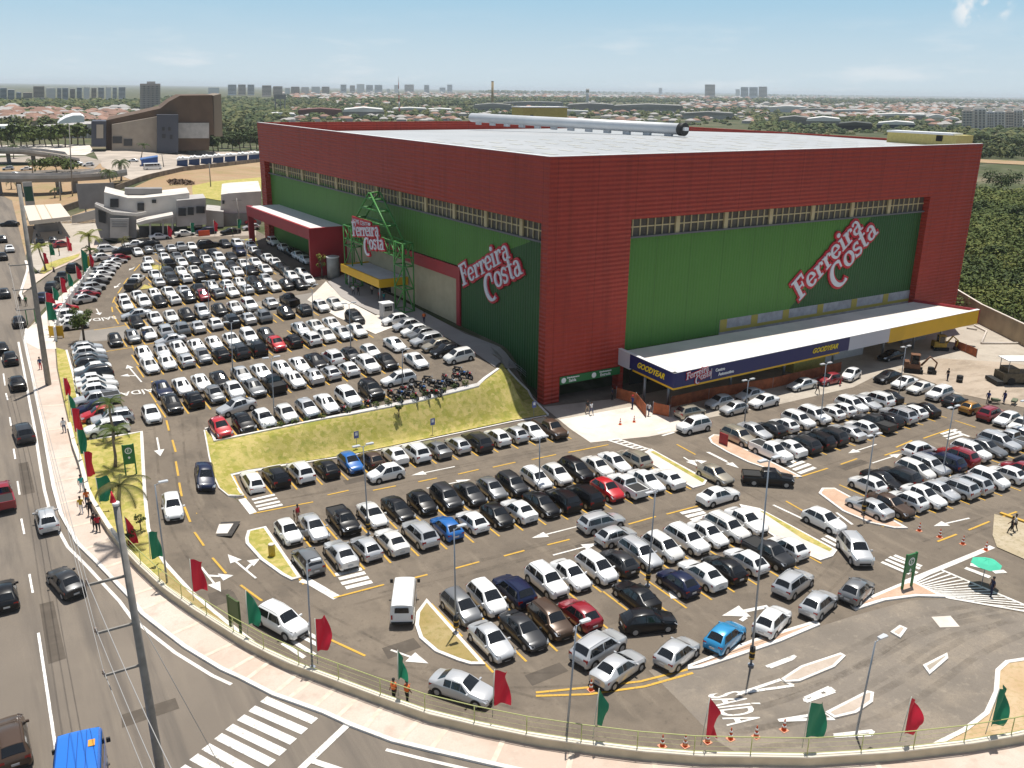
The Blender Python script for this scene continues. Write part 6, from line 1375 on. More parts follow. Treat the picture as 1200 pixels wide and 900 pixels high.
# traffic cones
def cone_proto():
    t = thing('traffic_cone', '', 'traffic cone', (0, 0, 0)); CO = mat('cone_orange', (.62, .08, .012), .5)
    mb = MB(); mb.box((0, 0, .025), (.44, .44, .05)); mb.build('base', mat('cone_base', (.68, .30, .18), .6), t)
    mb = MB(); mb.lathe([(.17, .05), (.03, .85), (.02, .87)], n=12); mb.build('cone', CO, t)
    for z in (.28, .55): mb = MB(); r = .17-.14*(z-.05)/.8; r2 = .17-.14*(z+.09)/.8; mb.lathe([(r+.006, z), (r2+.006, z+.12)], n=12); mb.build('stripe', SW, t)
    return t
cones = [((1077, 622.5), 'beside the brown sedan of the pink island'), ((1101, 630), 'at the head of the white lane arrow'), ((1128, 638), 'at the end of the yellow dashes'), ((1155, 645), 'on the white kerb line of the exit'), ((776, 875), 'farthest from the gate island along the curved wall'), ((802.7, 874.5), 'second along the curved wall towards the gate island'), ((829, 870), 'under the red flag by the exit lettering'), ((856, 866.5), 'below the end of the painted exit lettering'), ((886, 864), 'between exit lettering and gate island taper'), ((918.5, 856), 'at the tip of the gate island taper'), ((692.5, 809), 'on the yellow double line'), ((726.7, 498), 'on the concrete forecourt, nearer the garage'), ((743, 495), 'on the concrete forecourt, nearer the navy canopy')]
cp = cone_proto()
for i, (px, w) in enumerate(cones):
    c = cp if i == 0 else clone(cp); c.location = G(*px); c['label'] = 'orange and white traffic cone '+w; c['group'] = 'traffic cones'
# orange safety netting
NET = mat('orange_netting', (.34, .095, .035), .8, var=.25, vscale=1.5)
for k, (pts, h, lab) in enumerate((([(722, 467), (745, 474), (757, 489)], 1.5, 'orange safety netting by the garage opening'), ([(765, 485), (784, 489), (786, 478), (830, 468), (905, 455), (985, 436)], 1.5, 'long orange safety netting under the navy canopy'), ([(1118, 408), (1131, 413), (1144, 419)], 1.3, 'orange safety netting on the dirt yard'))):
    P = [gz(x, y, 0) for x, y in pts]; t = thing('safety_netting', lab, 'barrier', P[0]); ribbon_wall('net', P, .05, .06, h, NET, t)
    for p in P: mb = MB(); mb.tube([(p.x, p.y, 0), (p.x, p.y, h+.15)], .04, 6); world_child(mb.build('stake', POST, t))
b0 = [G(x, y) for x, y in ((233, 277), (246, 276))]; t = thing('safety_netting', 'orange barrier on the side street by the flags', 'barrier', b0[0]); ribbon_wall('net', b0, .3, .05, 1.2, mat('orange_plastic', (.6, .08, .02), .6), t)
# beige wall of the yard
bw = [gz(x, y, 0) for x, y in ((1112, 356), (1147, 379), (1200, 406), (1300, 458))]
t = thing('yard_wall', 'long beige rendered wall along the dirt yard below the scrub', 'wall', bw[1]); ribbon_wall('wall', bw, .3, 0, 3.3, mat('tan_render', (.36, .29, .19), .9, var=.15, vscale=.4), t); ribbon_wall('coping', bw, .36, 3.302, 3.42, CONC, t)
for i, (pts, lab) in enumerate((([(1150, 402), (1195, 402)], 'long pale pipe lying across the dirt yard'), ([(1142, 381), (1156, 388), (1150, 402)], 'bent pale pipe by the beige wall'), ([(1133, 384), (1145, 386)], 'short pale pipe near the canopy end'))):
    mb = MB(); mb.tube([gz(x, y, .2) for x, y in pts], .16, 8); tag(mb.build('drain_pipe', CONC), lab, 'pipe', 'pipes on the dirt yard')
# rubber tyred digger
def digger(label, px, ang, col, sc=1.):
    t = thing('digger', label, 'digger', G(*px), ang); t.scale = (sc,)*3
    mb = MB()
    for y in (-.75, .75): mb.prism([(-1.2, y-.2), (1.2, y-.2), (1.2, y+.2), (-1.2, y+.2)], .08, .62); 
    mb.build('track', TYRE, t)
    mb = MB(); mb.box((-.25, 0, 1.0), (2.1, 1.5, .7)); mb.box((-1.0, 0, 1.35), (.6, 1.4, .5)); mb.build('body', col, t)
    mb = MB()
    for x in (-.5, .55):
        for y in (-.5, .5): mb.box((x, y, 1.95), (.08, .08, 1.3))
    mb.box((.02, 0, 2.62), (1.25, 1.15, .09)); cab = mb.build('cab_frame', col, t)
    mb = MB(); mb.box((0, 0, 1.9), (.95, .95, 1.1)); mb.build('cab_glass', GLASS, cab)
    mb = MB(); mb.tube([(.9, 0, 1.1), (1.9, 0, 2.5), (2.9, 0, 1.7)], [.16, .15, .11], 8); mb.tube([(2.9, 0, 1.7), (2.7, 0, .6)], [.11, .1], 8); mb.build('arm', col, t)
    mb = MB(); mb.prism([(2.4, -.35), (3.0, -.35), (3.0, .35), (2.4, .35)], .12, [.7, .5, .5, .7]); mb.build('bucket', UNDER, t)
    return t
digger('small orange brown digger standing at the canopy edge', (1070, 436), -.9, mat('digger_orange', (.15, .065, .03), .6, var=.2)); digger('yellow digger in the shade under the far canopy end', (1101, 410), -.6, mat('digger_yellow', (.4, .25, .03), .6, var=.2), .9)
t = thing('road_paver', 'dark road paving machine with a white sun roof at the yard edge', 'paver', G(1190, 449), -.5)
mb = MB(); mb.box((0, 0, 1.1), (5.2, 2.3, 1.3)); mb.box((-1.2, 0, 2.0), (1.6, 2.0, .7)); mb.build('body', mat('paver_body', (.10, .08, .05), .7, var=.3), t)
mb = MB(); mb.box((3.2, 0, .9), (1.4, 2.6, .9)); mb.build('hopper', mat('paver_orange', (.3, .06, .02), .7), t)
mb = MB(); mb.box((-3.1, 0, .45), (.9, 3.0, .5)); mb.build('screed', UNDER, t)
for x in (-1.4, 1.4):
    for y in (-1.05, 1.05): mb = MB(); mb.tube([(x, y-.18, .55), (x, y+.18, .55)], .55, 14); mb.build('wheel', TYRE, t)
for x in (-2.0, 1.6):
    for y in (-1, 1): mb = MB(); mb.tube([(x, y, 1.7), (x, y, 3.5)], .05, 6); mb.build('roof_post', POST, t)
mb = MB(); mb.box((-.2, 0, 3.55), (4.4, 2.5, .1)); mb.build('sun_roof', WHITEF, t)
def barrow(label, px, a):
    t = thing('wheelbarrow', label, 'wheelbarrow', G(*px), a); mb = MB(); mb.prism([(-.5, -.3), (.5, -.3), (.5, .3), (-.5, .3)], .4, [.62, .75, .75, .62]); mb.build('tray', mat('barrow_green', (.12, .14, .08), .6), t)
    mb = MB(); mb.tube([(.65, -.05, .2), (.65, .05, .2)], .2, 12); mb.build('wheel', TYRE, t); mb = MB()
    for y in (-.22, .22): mb.tube([(-1.0, y, .6), (-.3, y, .38), (.65, y*.3, .2)], .025, 6); mb.tube([(-.35, y, .4), (-.4, y, .02)], .025, 6)
    mb.build('handle', POST, t)
barrow('wheelbarrow beside the worker at the yard edge', (1166, 473), 2.6); barrow('wheelbarrow with long handles behind the red suv', (1188, 474), .3)
for px, lab in (((1090, 438), 'dark waste drum at the dirt yard edge'), ((1124, 448), 'dark rubble bucket on the dirt yard')):
    t = thing('drum', lab, 'drum', G(*px)); mb = MB(); mb.lathe([(.42, 0), (.42, .95), (.4, .98)], n=14); mb.build('barrel', UNDER, t); mb = MB(); mb.lathe([(.44, .5), (.44, .55)], n=14); mb.build('hoop', POST, t)
t = thing('water_tank', 'grey round water tank beside the red portico', 'tank', G(391, 325)); mb = MB(); mb.lathe([(1.1, 0), (1.1, 3.6), (1.0, 3.8), (.3, 3.95)], n=20); mb.build('tank', mat('tank_grey', (.34, .34, .33), .7, var=.2, vscale=.8), t); mb = MB(); mb.lathe([(1.14, 3.55), (1.14, 3.75)], n=20); mb.build('rim', WHITEF, t)
t = thing('information_booth', 'small grey booth at the end of the shop pavement parking', 'booth', G(453, 372)); mb = MB(); mb.box((0, 0, 1.1), (1.6, 1.5, 2.2)); mb.build('body', mat('booth_grey', (.4, .4, .4), .7), t); mb = MB(); mb.box((0, -.77, 1.5), (1.2, .04, .7)); mb.build('window', GLASS, t); mb = MB(); mb.box((0, 0, 2.27), (1.8, 1.7, .14)); mb.build('roof', WHITEF, t)
# hedge and plants by the portico
# ---------------------------------------------------------------- people
SKIN = mat('skin', (.19, .095, .06), .7); HAIR = mat('black_hair', (.012, .01, .009), .7)
def person_mesh(pose):
    """one continuous skinned body; material 0 skin, 1 shirt, 2 trousers, 3 shoes"""
    st = dict(stand=(.05, -.04), walk=(.30, -.28), reach=(.10, -.10))[pose]
    V = {}; E = []; Rr = {}
    def v(n, p, r, to=None):
        V[n] = len(V); pts.append(p); rad.append(r)
        if to: E.append((V[to], V[n]))
    pts, rad = [], []
    v('pel', (0, 0, .95), .135); v('wst', (.01, 0, 1.10), .125, 'pel'); v('chs', (.02, 0, 1.30), .15, 'wst'); v('nck', (.02, 0, 1.47), .06, 'chs'); v('hd0', (.03, 0, 1.57), .085, 'nck'); v('hd1', (.035, 0, 1.68), .095, 'hd0'); v('hd2', (.03, 0, 1.75), .06, 'hd1')
    for s, k in ((1, 0), (-1, 1)):
        f = st[k]; a = 'lr'[k]
        v('hp'+a, (0, s*.09, .90), .10, 'pel'); v('kn'+a, (f*.55+.03, s*.10, .50), .065, 'hp'+a); v('an'+a, (f*.95-.02, s*.10, .10), .042, 'kn'+a); v('ft'+a, (f*.95+.15, s*.11, .04), .04, 'an'+a)
        g = -f*.8
        if pose == 'reach' and k == 0: sh = [(.04, s*.19, 1.40), (.20, s*.24, 1.18), (.42, s*.20, 1.15), (.52, s*.18, 1.16)]
        else: sh = [(.02, s*.19, 1.40), (g*.35, s*.24, 1.14), (g*.9+.08, s*.25, .92), (g*1.0+.12, s*.24, .82)]
        v('sh'+a, sh[0], .065, 'chs'); v('el'+a, sh[1], .048, 'sh'+a); v('wr'+a, sh[2], .034, 'el'+a); v('hn'+a, sh[3], .036, 'wr'+a)
    me = bpy.data.meshes.new('p'); me.from_pydata(pts, E, []); o = bpy.data.objects.new('p', me); C.objects.link(o)
    md = o.modifiers.new('s', 'SKIN'); md.use_smooth_shade = True
    sv = me.skin_vertices[0].data
    for i, r in enumerate(rad): sv[i].radius = (r, r); sv[i].use_root = (i == 0)
    o.modifiers.new('d', 'SUBSURF').levels = 1
    dg = bpy.context.evaluated_depsgraph_get(); m2 = bpy.data.meshes.new_from_object(o.evaluated_get(dg)); bpy.data.objects.remove(o)
    m2.name = 'person_'+pose; m2.materials.clear()
    for m in (SKIN, FR, UNDER, TYRE): m2.materials.append(m)
    for p in m2.polygons:
        c = p.center; ay = abs(c.y)
        p.use_smooth = True
        if c.z > 1.47: p.material_index = 0
        elif ay > .175 and c.z < 1.22: p.material_index = 0
        elif c.z > .98: p.material_index = 1
        elif c.z > .10: p.material_index = 2
        else: p.material_index = 3
    return m2
PM = {k: person_mesh(k) for k in ('stand', 'walk', 'reach')}
mb = MB(); mb.lathe([(.03, -.02), (.098, -.01), (.104, .06), (.085, .11), (.03, .135)], (.02, 0, 1.665), 12); HM = mb.build('hair', HAIR); hair_me = HM.data; bpy.data.objects.remove(HM)
mb = MB(); mb.lathe([(.13, 0), (.125, .03), (.11, .10), (.06, .14), (.01, .15)], (.03, 0, 1.68), 12); HM = mb.build('helmet', WHITEF); helm_me = HM.data; bpy.data.objects.remove(HM)
def vest_me():
    mb = MB(); mb.lathe([(.165, 0), (.19, .2), (.185, .36), (.12, .42)], (.015, 0, 1.02), 14); o = mb.build('vest', mat('orange_vest', (.75, .14, .02), .6)); m = o.data
    for v_ in m.vertices: v_.co.y *= 1.12
    bpy.data.objects.remove(o); return m
VM = vest_me()
CL = dict(r=(.45, .02, .03), w=(.7, .7, .7), k=(.015, .015, .018), b=(.02, .03, .14), t=(.02, .30, .28), y=(.55, .36, .03), g=(.05, .16, .05), n=(.012, .016, .05), j=(.05, .08, .16), o=(.6, .14, .03), e=(.4, .33, .24))
def person(px, face, shirt, legs, lab, pose='stand', vest=False, helmet=None, h=1.0):
    b = G(*px); t = link('person', PM[pose]); t.location = b+Vector((0, 0, .0)); t.rotation_euler = (0, 0, math.radians(face)); t.scale = (h,)*3
    for i, c in ((1, shirt), (2, legs)): t.material_slots[i].link = 'OBJECT'; t.material_slots[i].material = mat('cloth_'+c, CL[c], .85)
    tag(t, lab, 'person', 'people about the lots and pavements')
    if helmet:
        o = link('helmet', helm_me, t); o.material_slots[0].link = 'OBJECT'; o.material_slots[0].material = mat('cloth_'+helmet, CL[helmet], .4)
    else: link('hair', hair_me, t)
    if vest: link('vest', VM, t)
for a in (((462, 822), 200, 'o', 'k', 'worker in an orange vest standing by the green flag', 'stand', True), ((477, 825), 20, 'o', 'k', 'worker in an orange vest pointing towards the silver sedan', 'reach', True),
          ((96.5, 577), 90, 't', 'w', 'person in a teal shirt walking alone on the sidewalk', 'walk'), ((96, 603), 80, 'y', 'w', 'person in a yellow shirt walking on the sidewalk', 'walk'), ((106.5, 606), 95, 'k', 'k', 'person in dark clothes walking beside the yellow shirt', 'walk'), ((103, 594), 90, 'o', 'j', 'person in an orange shirt close to the railing', 'walk'), ((112, 623), 85, 'k', 'k', 'person in black walking beside a red shirt', 'walk'), ((116, 624.5), 85, 'r', 'k', 'person in a red shirt and black trousers on the sidewalk', 'walk'),
          ((76, 508), 90, 'w', 'j', 'person in a white shirt on the sidewalk by the railing row', 'walk'), ((48, 434), 90, 'j', 'r', 'person in a blue top on the sidewalk by the tall pole', 'walk'), ((24, 358), 80, 'k', 'k', 'person in black standing at the avenue kerb', 'stand'), ((31, 359), 100, 'g', 'k', 'person in green beside the avenue kerb', 'stand'),
          ((349.5, 612), -60, 'r', 'e', 'woman in a red top standing between two parked cars', 'stand'), ((345, 613), 0, 'e', 'e', 'child in beige beside the woman in red', 'stand', False, None, .72),
          ((688, 484.5), -90, 'k', 'e', 'person in a dark top on the sunny forecourt', 'walk'), ((692.5, 486.5), -80, 'w', 'j', 'person in a white top on the sunny forecourt', 'walk'), ((717, 469), -60, 'n', 'k', 'person in navy standing in the garage shade', 'stand'), ((741, 479), 180, 'b', 'n', 'worker in blue with a red helmet by the orange netting', 'stand', False, 'r'), ((760, 487.5), 200, 'w', 'j', 'person in white walking by the orange netting', 'walk'),
          ((957.5, 462), -90, 'k', 'k', 'person in black on the concrete before the canopy', 'walk'), ((984, 452), -60, 'e', 'r', 'person by the white hatchback under the canopy', 'stand'), ((1110, 446), 180, 'k', 'n', 'worker in black bending over the dirt heap', 'reach'), ((1157, 473), 200, 'b', 'n', 'worker in blue overalls with the wheelbarrow', 'reach'), ((1176, 473), 170, 'b', 'b', 'worker in blue overalls behind the red suv', 'stand'), ((1161, 699), 150, 'n', 'n', 'guard in dark blue standing by the parasol', 'stand'), ((1184, 626), 120, 'k', 'k', 'person in black crossing near the exit bank', 'walk'), ((1188, 623), 120, 'w', 'k', 'person in a white shirt beside the one in black', 'walk'),
          ((497, 379), 60, 'o', 'n', 'worker in orange on the shop pavement', 'walk', True), ((414, 346), -90, 'w', 'k', 'person in white walking out of the shop entrance', 'walk'), ((420, 347), -90, 'k', 'k', 'person in black walking out of the shop entrance', 'walk'), ((436, 346), 60, 'e', 'k', 'person in beige under the yellow canopy', 'stand'), ((445, 353), 90, 'r', 'k', 'person in red under the yellow canopy', 'stand'), ((450, 355), 90, 't', 'j', 'person in teal under the yellow canopy', 'stand'), ((265, 346), 0, 'r', 'k', 'person in red among the parked cars', 'walk'), ((170, 400), 90, 'j', 'j', 'person in blue between cars at the pale strip', 'stand'), ((70, 300), 180, 'y', 'j', 'person in yellow by the fuel station', 'stand'), ((189, 271), 0, 'k', 'k', 'person in black under the grey building porch', 'stand'), ((273, 277), 0, 'g', 'k', 'person in green on the far street', 'stand')):
    person(*a)
# ---------------------------------------------------------------- motorcycles
def moto():
    t = thing('motorcycle', '', 'motorcycle', (0, 0, 0))
    for x in (.62, -.60): mb = MB(); mb.tube([(x, -.055, .30), (x, .055, .30)], .30, 14); w = mb.build('wheel', TYRE, t); mb = MB(); mb.tube([(x, -.06, .30), (x, .06, .30)], .17, 10); mb.build('rim', RIM, w)
    mb = MB(); mb.tube([(.62, 0, .30), (.42, 0, .85)], .035, 6); mb.tube([(-.6, 0, .32), (-.05, 0, .38), (.3, 0, .6)], .05, 6); mb.box((0, 0, .42), (.42, .24, .3)); mb.build('frame', UNDER, t)
    mb = MB(); mb.lathe([(.02, -.12), (.13, -.1), (.17, 0), (.13, .1), (.02, .14)], (.18, 0, .78), 10); mb.box((-.45, 0, .72), (.4, .22, .12)); o = mb.build('tank', FR, t)
    mb = MB(); mb.box((-.28, 0, .80), (.68, .26, .09)); mb.build('seat', UNDER, t)
    mb = MB(); mb.tube([(.40, -.36, 1.02), (.42, 0, .93), (.40, .36, 1.02)], .018, 6); mb.build('handlebar', POST, t); mb = MB(); mb.tube([(.5, 0, .86), (.58, 0, .84)], .09, 10); mb.build('headlight', LAMP, t)
    return t
mp = moto(); first = True; rr = random.Random(3)
spots = [(458, 460), (466, 466), (474, 456), (481.5, 453), (487, 463), (492, 450), (500, 460), (506.5, 448), (510, 460), (502, 444), (517, 449), (526.5, 447), (535, 440.5), (537, 433), (543, 438), (550, 439), (470, 461), (496, 455), (514, 455), (531, 448), (522, 442), (478, 462)]
MC = ('r', 'k', 'b', 'r', 'k', 's')
for i, (x, y) in enumerate(sorted(spots)):
    c = mp if i == 0 else clone(mp); c.location = G(x, y, .5); c.rotation_euler = (0, -.0, math.radians(-75+rr.uniform(-18, 18)))
    for ch in c.children:
        if ch.name.startswith('tank'): ch.material_slots[0].link = 'OBJECT'; k = MC[i % 6]; ch.material_slots[0].material = PAINT[k]
    c['label'] = '%s motorcycle, number %d along the motorcycle row from the grey suv' % (CNAME[MC[i % 6]], i+1); c['label'] = '%s motorcycle, %s from the parked black suv in the motorcycle cluster' % (CNAME[MC[i % 6]], (ORD+['seventeenth', 'eighteenth', 'nineteenth', 'twentieth', 'twenty-first', 'twenty-second', 'twenty-third'])[i]); c['group'] = 'motorcycles above the lawn'
for (x, y), lab in (((403, 480), 'red motorcycle between two white cars at the shrubs'), ((431, 473), 'black motorcycle beside the black suv at the shrubs'), ((63, 316), 'motorcycle at the top of the entry road')):
    c = clone(mp, lab); c.location = G(x, y, .4); c.rotation_euler = (0, 0, -1.5)
# ================================================================ vegetation
def leafmat(name, c1, c2, scale=.6):
    m = layered(name, c1, [(scale, .40, .60, c2+(.9,)), (scale*7, .45, .65, tuple(c*.55 for c in c1)+(.6,))], rough=.75, bump=0, spec=.25)
    nt = m.node_tree; b = nt.nodes['Principled BSDF']
    b.inputs['Transmission Weight'].default_value = 0
    return m
LEAF = leafmat('leaf_green', (.060, .090, .017), (.11, .14, .028)); LEAFD = leafmat('leaf_dark', (.040, .066, .017), (.075, .10, .025)); LEAFY = leafmat('leaf_yellow', (.15, .17, .025), (.25, .24, .05)); LEAFB = leafmat('frond_brown', (.10, .09, .03), (.07, .085, .02))
SCRUB = leafmat('scrub_leaf', (.095, .125, .025), (.17, .18, .042), .12); BARK = mat('bark', (.12, .095, .07), .9, var=.3, vscale=4); PBARK = mat('palm_bark', (.22, .18, .14), .9, var=.25, vscale=6)
vr = random.Random(21)
def leaves(mb, c, r, n, s, flat=1., mi=0):
    for _ in range(n):
        while True:
            d = Vector((vr.uniform(-1, 1), vr.uniform(-1, 1), vr.uniform(-1, 1)))
            if .25 < d.length < 1: break
        d = d*(.75+.25*vr.random()); p = Vector(c)+Vector((d.x*r, d.y*r, d.z*r*flat))
        a = Vector((vr.gauss(0, 1), vr.gauss(0, 1), vr.gauss(0, .6))).normalized(); nrm = (d.normalized()+Vector((0, 0, .6))+Vector((vr.gauss(0, .5), vr.gauss(0, .5), vr.gauss(0, .5)))).normalized()
        a = (a-nrm*a.dot(nrm)).normalized(); b = nrm.cross(a); k = s*vr.uniform(.6, 1.3)
        mb.face([p-a*k-b*k*.3, p+b*k*-.55+a*k*.1, p+a*k+b*k*.1, p+b*k*.6-a*k*.1], mi)
def palm(base, top, nf, fl, m, label, droop=1., r0=.2):
    b = G(*base); tp = pole_top(b, *top)-b
    t = thing('palm_tree', label, 'palm tree', b, 0, 'palm trees of the lot and the avenue')
    mb = MB(); mb.tube([(0, 0, -.1), tp*.3+Vector((.08, .05, 0)), tp*.7+Vector((-.06, 0, 0)), tp], [r0*1.35, r0, r0*.8, r0*.85], 8); mb.build('trunk', PBARK, t)
    for k in range(nf):
        az = 2*PI*(k+vr.uniform(-.3, .3))/nf; el = vr.uniform(.15, 1.15); L = fl*vr.uniform(.8, 1.1); pts = []; p = Vector(tp); n = 12
        for i in range(n+1):
            pts.append(p.copy()); e = el-droop*(i/n)**1.2*1.7; p = p+Vector((math.cos(az)*math.cos(e), math.sin(az)*math.cos(e), math.sin(e)))*L/n
        mb = MB(); mb.tube(pts, [.035*(1-i/(n+2)) for i in range(n+1)], 4)
        side = Vector((-math.sin(az), math.cos(az), 0))
        for i in range(1, n+1):
            for h in (0, .33, .66):
                q = pts[i-1].lerp(pts[i], h); d = (pts[i]-pts[i-1]).normalized(); w = fl*.24*math.sin(PI*min(.97, (i+h)/(n+1))**.8)+.08
                for s in (-1, 1):
                    tip = q+side*s*w*.8+d*w*.55-Vector((0, 0, w*.45)); mb.face([q, q+d*L/n*.32, tip])
        mb.build('frond', m, t)
    return t
palm((141, 636), (140, 569), 10, 2.9, LEAFB, 'palm with wide thin fronds beside the big concrete pole', 1.1, .16); palm((135, 548), (133, 505), 9, 2.2, LEAF, 'young palm beside the green totem sign on the lawn', 1.2, .14); palm((133, 516), (128, 472), 9, 2.1, LEAF, 'palm standing over the red hatchback of the railing row', 1.2, .14)
palm((54, 318), (45, 290), 10, 2.8, LEAFY, 'small yellow green palm at the entry verge', 1.0, .16); palm((107, 312), (104, 277), 13, 3.2, LEAFY, 'large yellow green palm by the fuel forecourt', 1.0, .2); palm((107, 314), (105, 293), 11, 2.4, LEAF, 'low green palm under the large yellow palm', 1.3, .16); palm((147, 296), (145, 281), 9, 2.0, LEAFB, 'thin palm in front of the grey building sign wall', 1.2, .13)
palm((131, 224), (128, 203), 14, 4.2, LEAFD, 'dark palm beside the overpass end', 1.4, .25); palm((142, 212), (142, 191), 15, 4.6, LEAFD, 'taller dark palm beyond the overpass end', 1.4, .28); palm((38, 207), (38, 190), 9, 3.6, LEAFD, 'thin palm on the field under the overpasses', 1.3, .2); palm((16, 186), (15, 171), 9, 4.4, LEAFD, 'palm in front of the far white wall', 1.3, .2); palm((165, 186), (168, 171), 9, 4.0, LEAFD, 'palm before the pale wall of the brown hall', 1.3, .2)
for (x, y), lab in (((64, 232), 'short palm on the earth under the overpass'), ((13, 222), 'small palm beside the overpass pier')): palm((x, y), (x, y-9), 9, 2.6, LEAFD, lab, 1.3, .18)
def shrub(px, r, label, group, m=LEAF, n=90, h=1.0, s=.10):
    b = G(*px); t = thing('shrub', label, 'shrub', b, 0, group); mb = MB(); leaves(mb, (0, 0, r*.8*h), r, n, s, h); mb.build('foliage', m, t)
    mb = MB()
    for k in range(4): a = k*1.6+vr.random(); mb.tube([(0, 0, -.05), (math.cos(a)*r*.4, math.sin(a)*r*.4, r*h)], [.03, .012], 4)
    mb.build('stem', BARK, t)
kp = [G(x, y) for x, y in ((256, 516), (300, 508), (360, 496), (410, 486), (485, 470), (558, 453))]
acc = []
for a, b in zip(kp, kp[1:]):
    n = max(2, int((b-a).length/1.35)); acc += [a.lerp(b, k/n) for k in range(n)]
nth = ['leafy low shrub on the lawn kerb before parked cars or motorcycles']
for i, p in enumerate(acc):
    if vr.random() < .18: continue
    b = Vector((p.x+vr.uniform(-.2, .2), p.y+vr.uniform(.1, .5), 0)); b.z = T(b.x, b.y); r = vr.uniform(.35, .62)
    t = thing('shrub', nth[0], 'shrub', b, 0, 'low shrubs along the lawn kerb'); mb = MB(); leaves(mb, (0, 0, r*.8), r, 110, .11, .9); mb.build('foliage', LEAF if i % 3 else LEAFD, t); mb = MB()
    for k in range(3): mb.tube([(0, 0, -.05), (math.cos(k*2.1)*r*.4, math.sin(k*2.1)*r*.4, r)], [.03, .012], 4)
    mb.build('stem', BARK, t)
def tree(base, r, h, label, m=LEAF, group=None, nleaf=700, ls=.35, flat=.8, nc=9):
    b = G(*base) if len(base) == 2 else Vector(base); t = thing('tree', label, 'tree', b, vr.uniform(0, 6), group)
    mb = MB(); mb.tube([(0, 0, -.2), (0.05*h, 0, h*.35), (.02*h, .03*h, h*.6)], [h*.035, h*.028, h*.018], 7)
    cs = []
    for k in range(nc):
        a = k*2.4+vr.random(); q = vr.uniform(.25, .8); c = Vector((math.cos(a)*r*q, math.sin(a)*r*q, h*vr.uniform(.5, .92))); cs.append(c); mb.tube([(0.03*h, 0, h*.4), c*.6+Vector((0, 0, h*.22)), c], [h*.015, h*.01, h*.004], 5)
    mb.build('trunk', BARK, t); mb = MB()
    for c in cs: leaves(mb, c, r*vr.uniform(.32, .52), nleaf//nc, ls, flat)
    mb.build('crown', m, t); return t
tree((467, 490), .55, 1.7, 'tiny sapling on the sunny lawn bank', LEAFD, None, 200, .1)
tree((152, 640), .6, 1.5, 'small bush tree on the totem lawn behind the pole', LEAFD, None, 220, .1); tree((166, 622), .45, 1.8, 'slim young tree at the totem lawn kerb', LEAFD, None, 160, .1)
tree((377, 326), .9, 4.4, 'slender young tree in front of the red portico pier', LEAFY, None, 260, .16, 1.3)
tree((99, 402), 1.9, 5.2, 'dense round green tree at the lower end of the white fence row', LEAF, None, 1300, .16, .8, 12)
# scrub beyond the yard wall: nobody could count it
mb = MB(); k = 0
while k < 3400:
    a_ = math.radians(vr.uniform(55, 68)); d_ = math.sqrt(vr.uniform(160**2, 400**2)); x = d_*math.sin(a_); y = d_*math.cos(a_)
    if x < 149 or (y < 200 and x < 150) or (y < 92 and x < 149+(92-y)*.35): continue
    k += 1; dist = math.hypot(x, y); r = vr.uniform(1.0, 3.6)*(1+dist/500); leaves(mb, (x, y, r*.45), r, int(56+24*vr.random()), .17*(1+dist/190), .55, (0 if vr.random() < .5 else 1) if noise.noise(Vector((x*.03, y*.03, 2))) < .12 else (1 if vr.random() < .5 else 2))
tag(mb.build('scrub', [SCRUB, LEAF, LEAFD]), 'dense green scrub covering the land beyond the beige yard wall', 'scrub', None, 'stuff')
for x, y, r, h, lab in ((1172, 226, 7.5, 9, 'big round dark tree standing out of the scrub'), (1140, 255, 4, 5, 'dark bush tree in the scrub beside the store wall'), (1190, 176, 6, 8, 'dark tree beside the far dirt track'), (1150, 168, 6, 8, 'dark tree in front of the pale apartment blocks'), (1193, 262, 4, 5, 'bright green tree at the picture edge of the scrub'), (1165, 308, 3.2, 4, 'dark green bush tree low in the scrub'), (1182, 345, 2.8, 3.4, 'bush tree leaning over the yard wall')):
    tree((x, y), r, h, lab, LEAFD, 'trees standing in the scrub', 1100, .45, .8, 12)
px_sheet('dirt_track', [(1148, 187), (1210, 190), (1280, 196), (1280, 200), (1205, 194), (1148, 191)], .3, BARE, 50)
# ================================================================ beyond the lots
px_sheet('bare_field', [(60, 262), (118, 240), (160, 218), (225, 196), (306, 186), (306, 232), (240, 226), (200, 240), (120, 262)], .05, BARE, 4)
px_sheet('field_grass', [(225, 218), (306, 208), (306, 232), (262, 236), (226, 230)], .1, GRASS, 4)
px_sheet('earth_strip', [(14, 235), (0, 228), (-40, 226), (-40, 195), (120, 190), (200, 188), (150, 214), (90, 238), (44, 262), (30, 300), (24, 275)], .04, BARE, 5)
px_sheet('ring_road', [(-40, 201), (40, 200), (110, 198), (110, 203), (40, 206), (-40, 208)], .12, ROAD, 8); px_sheet('ring_road', [(-40, 185), (40, 183), (100, 183), (120, 189), (110, 198), (90, 194), (40, 190), (-40, 192)], .11, mat('pale_road', (.34, .29, .24), .9, var=.2, vscale=.1), 8)
px_sheet('paved_yard', [(-40, 170), (105, 170), (110, 178), (100, 182), (-40, 181)], .12, CONC, 8); px_sheet('market_yard', [(110, 178), (300, 176), (306, 188), (225, 196), (160, 214), (120, 196)], .1, mat('pale_yard', (.42, .36, .30), .9, var=.2, vscale=.1), 8)
0 and px_sheet('gravel_yard', [(690, 140), (1000, 150), (1100, 152), (1100, 146), (700, 132)], .3, DIRT, 50)
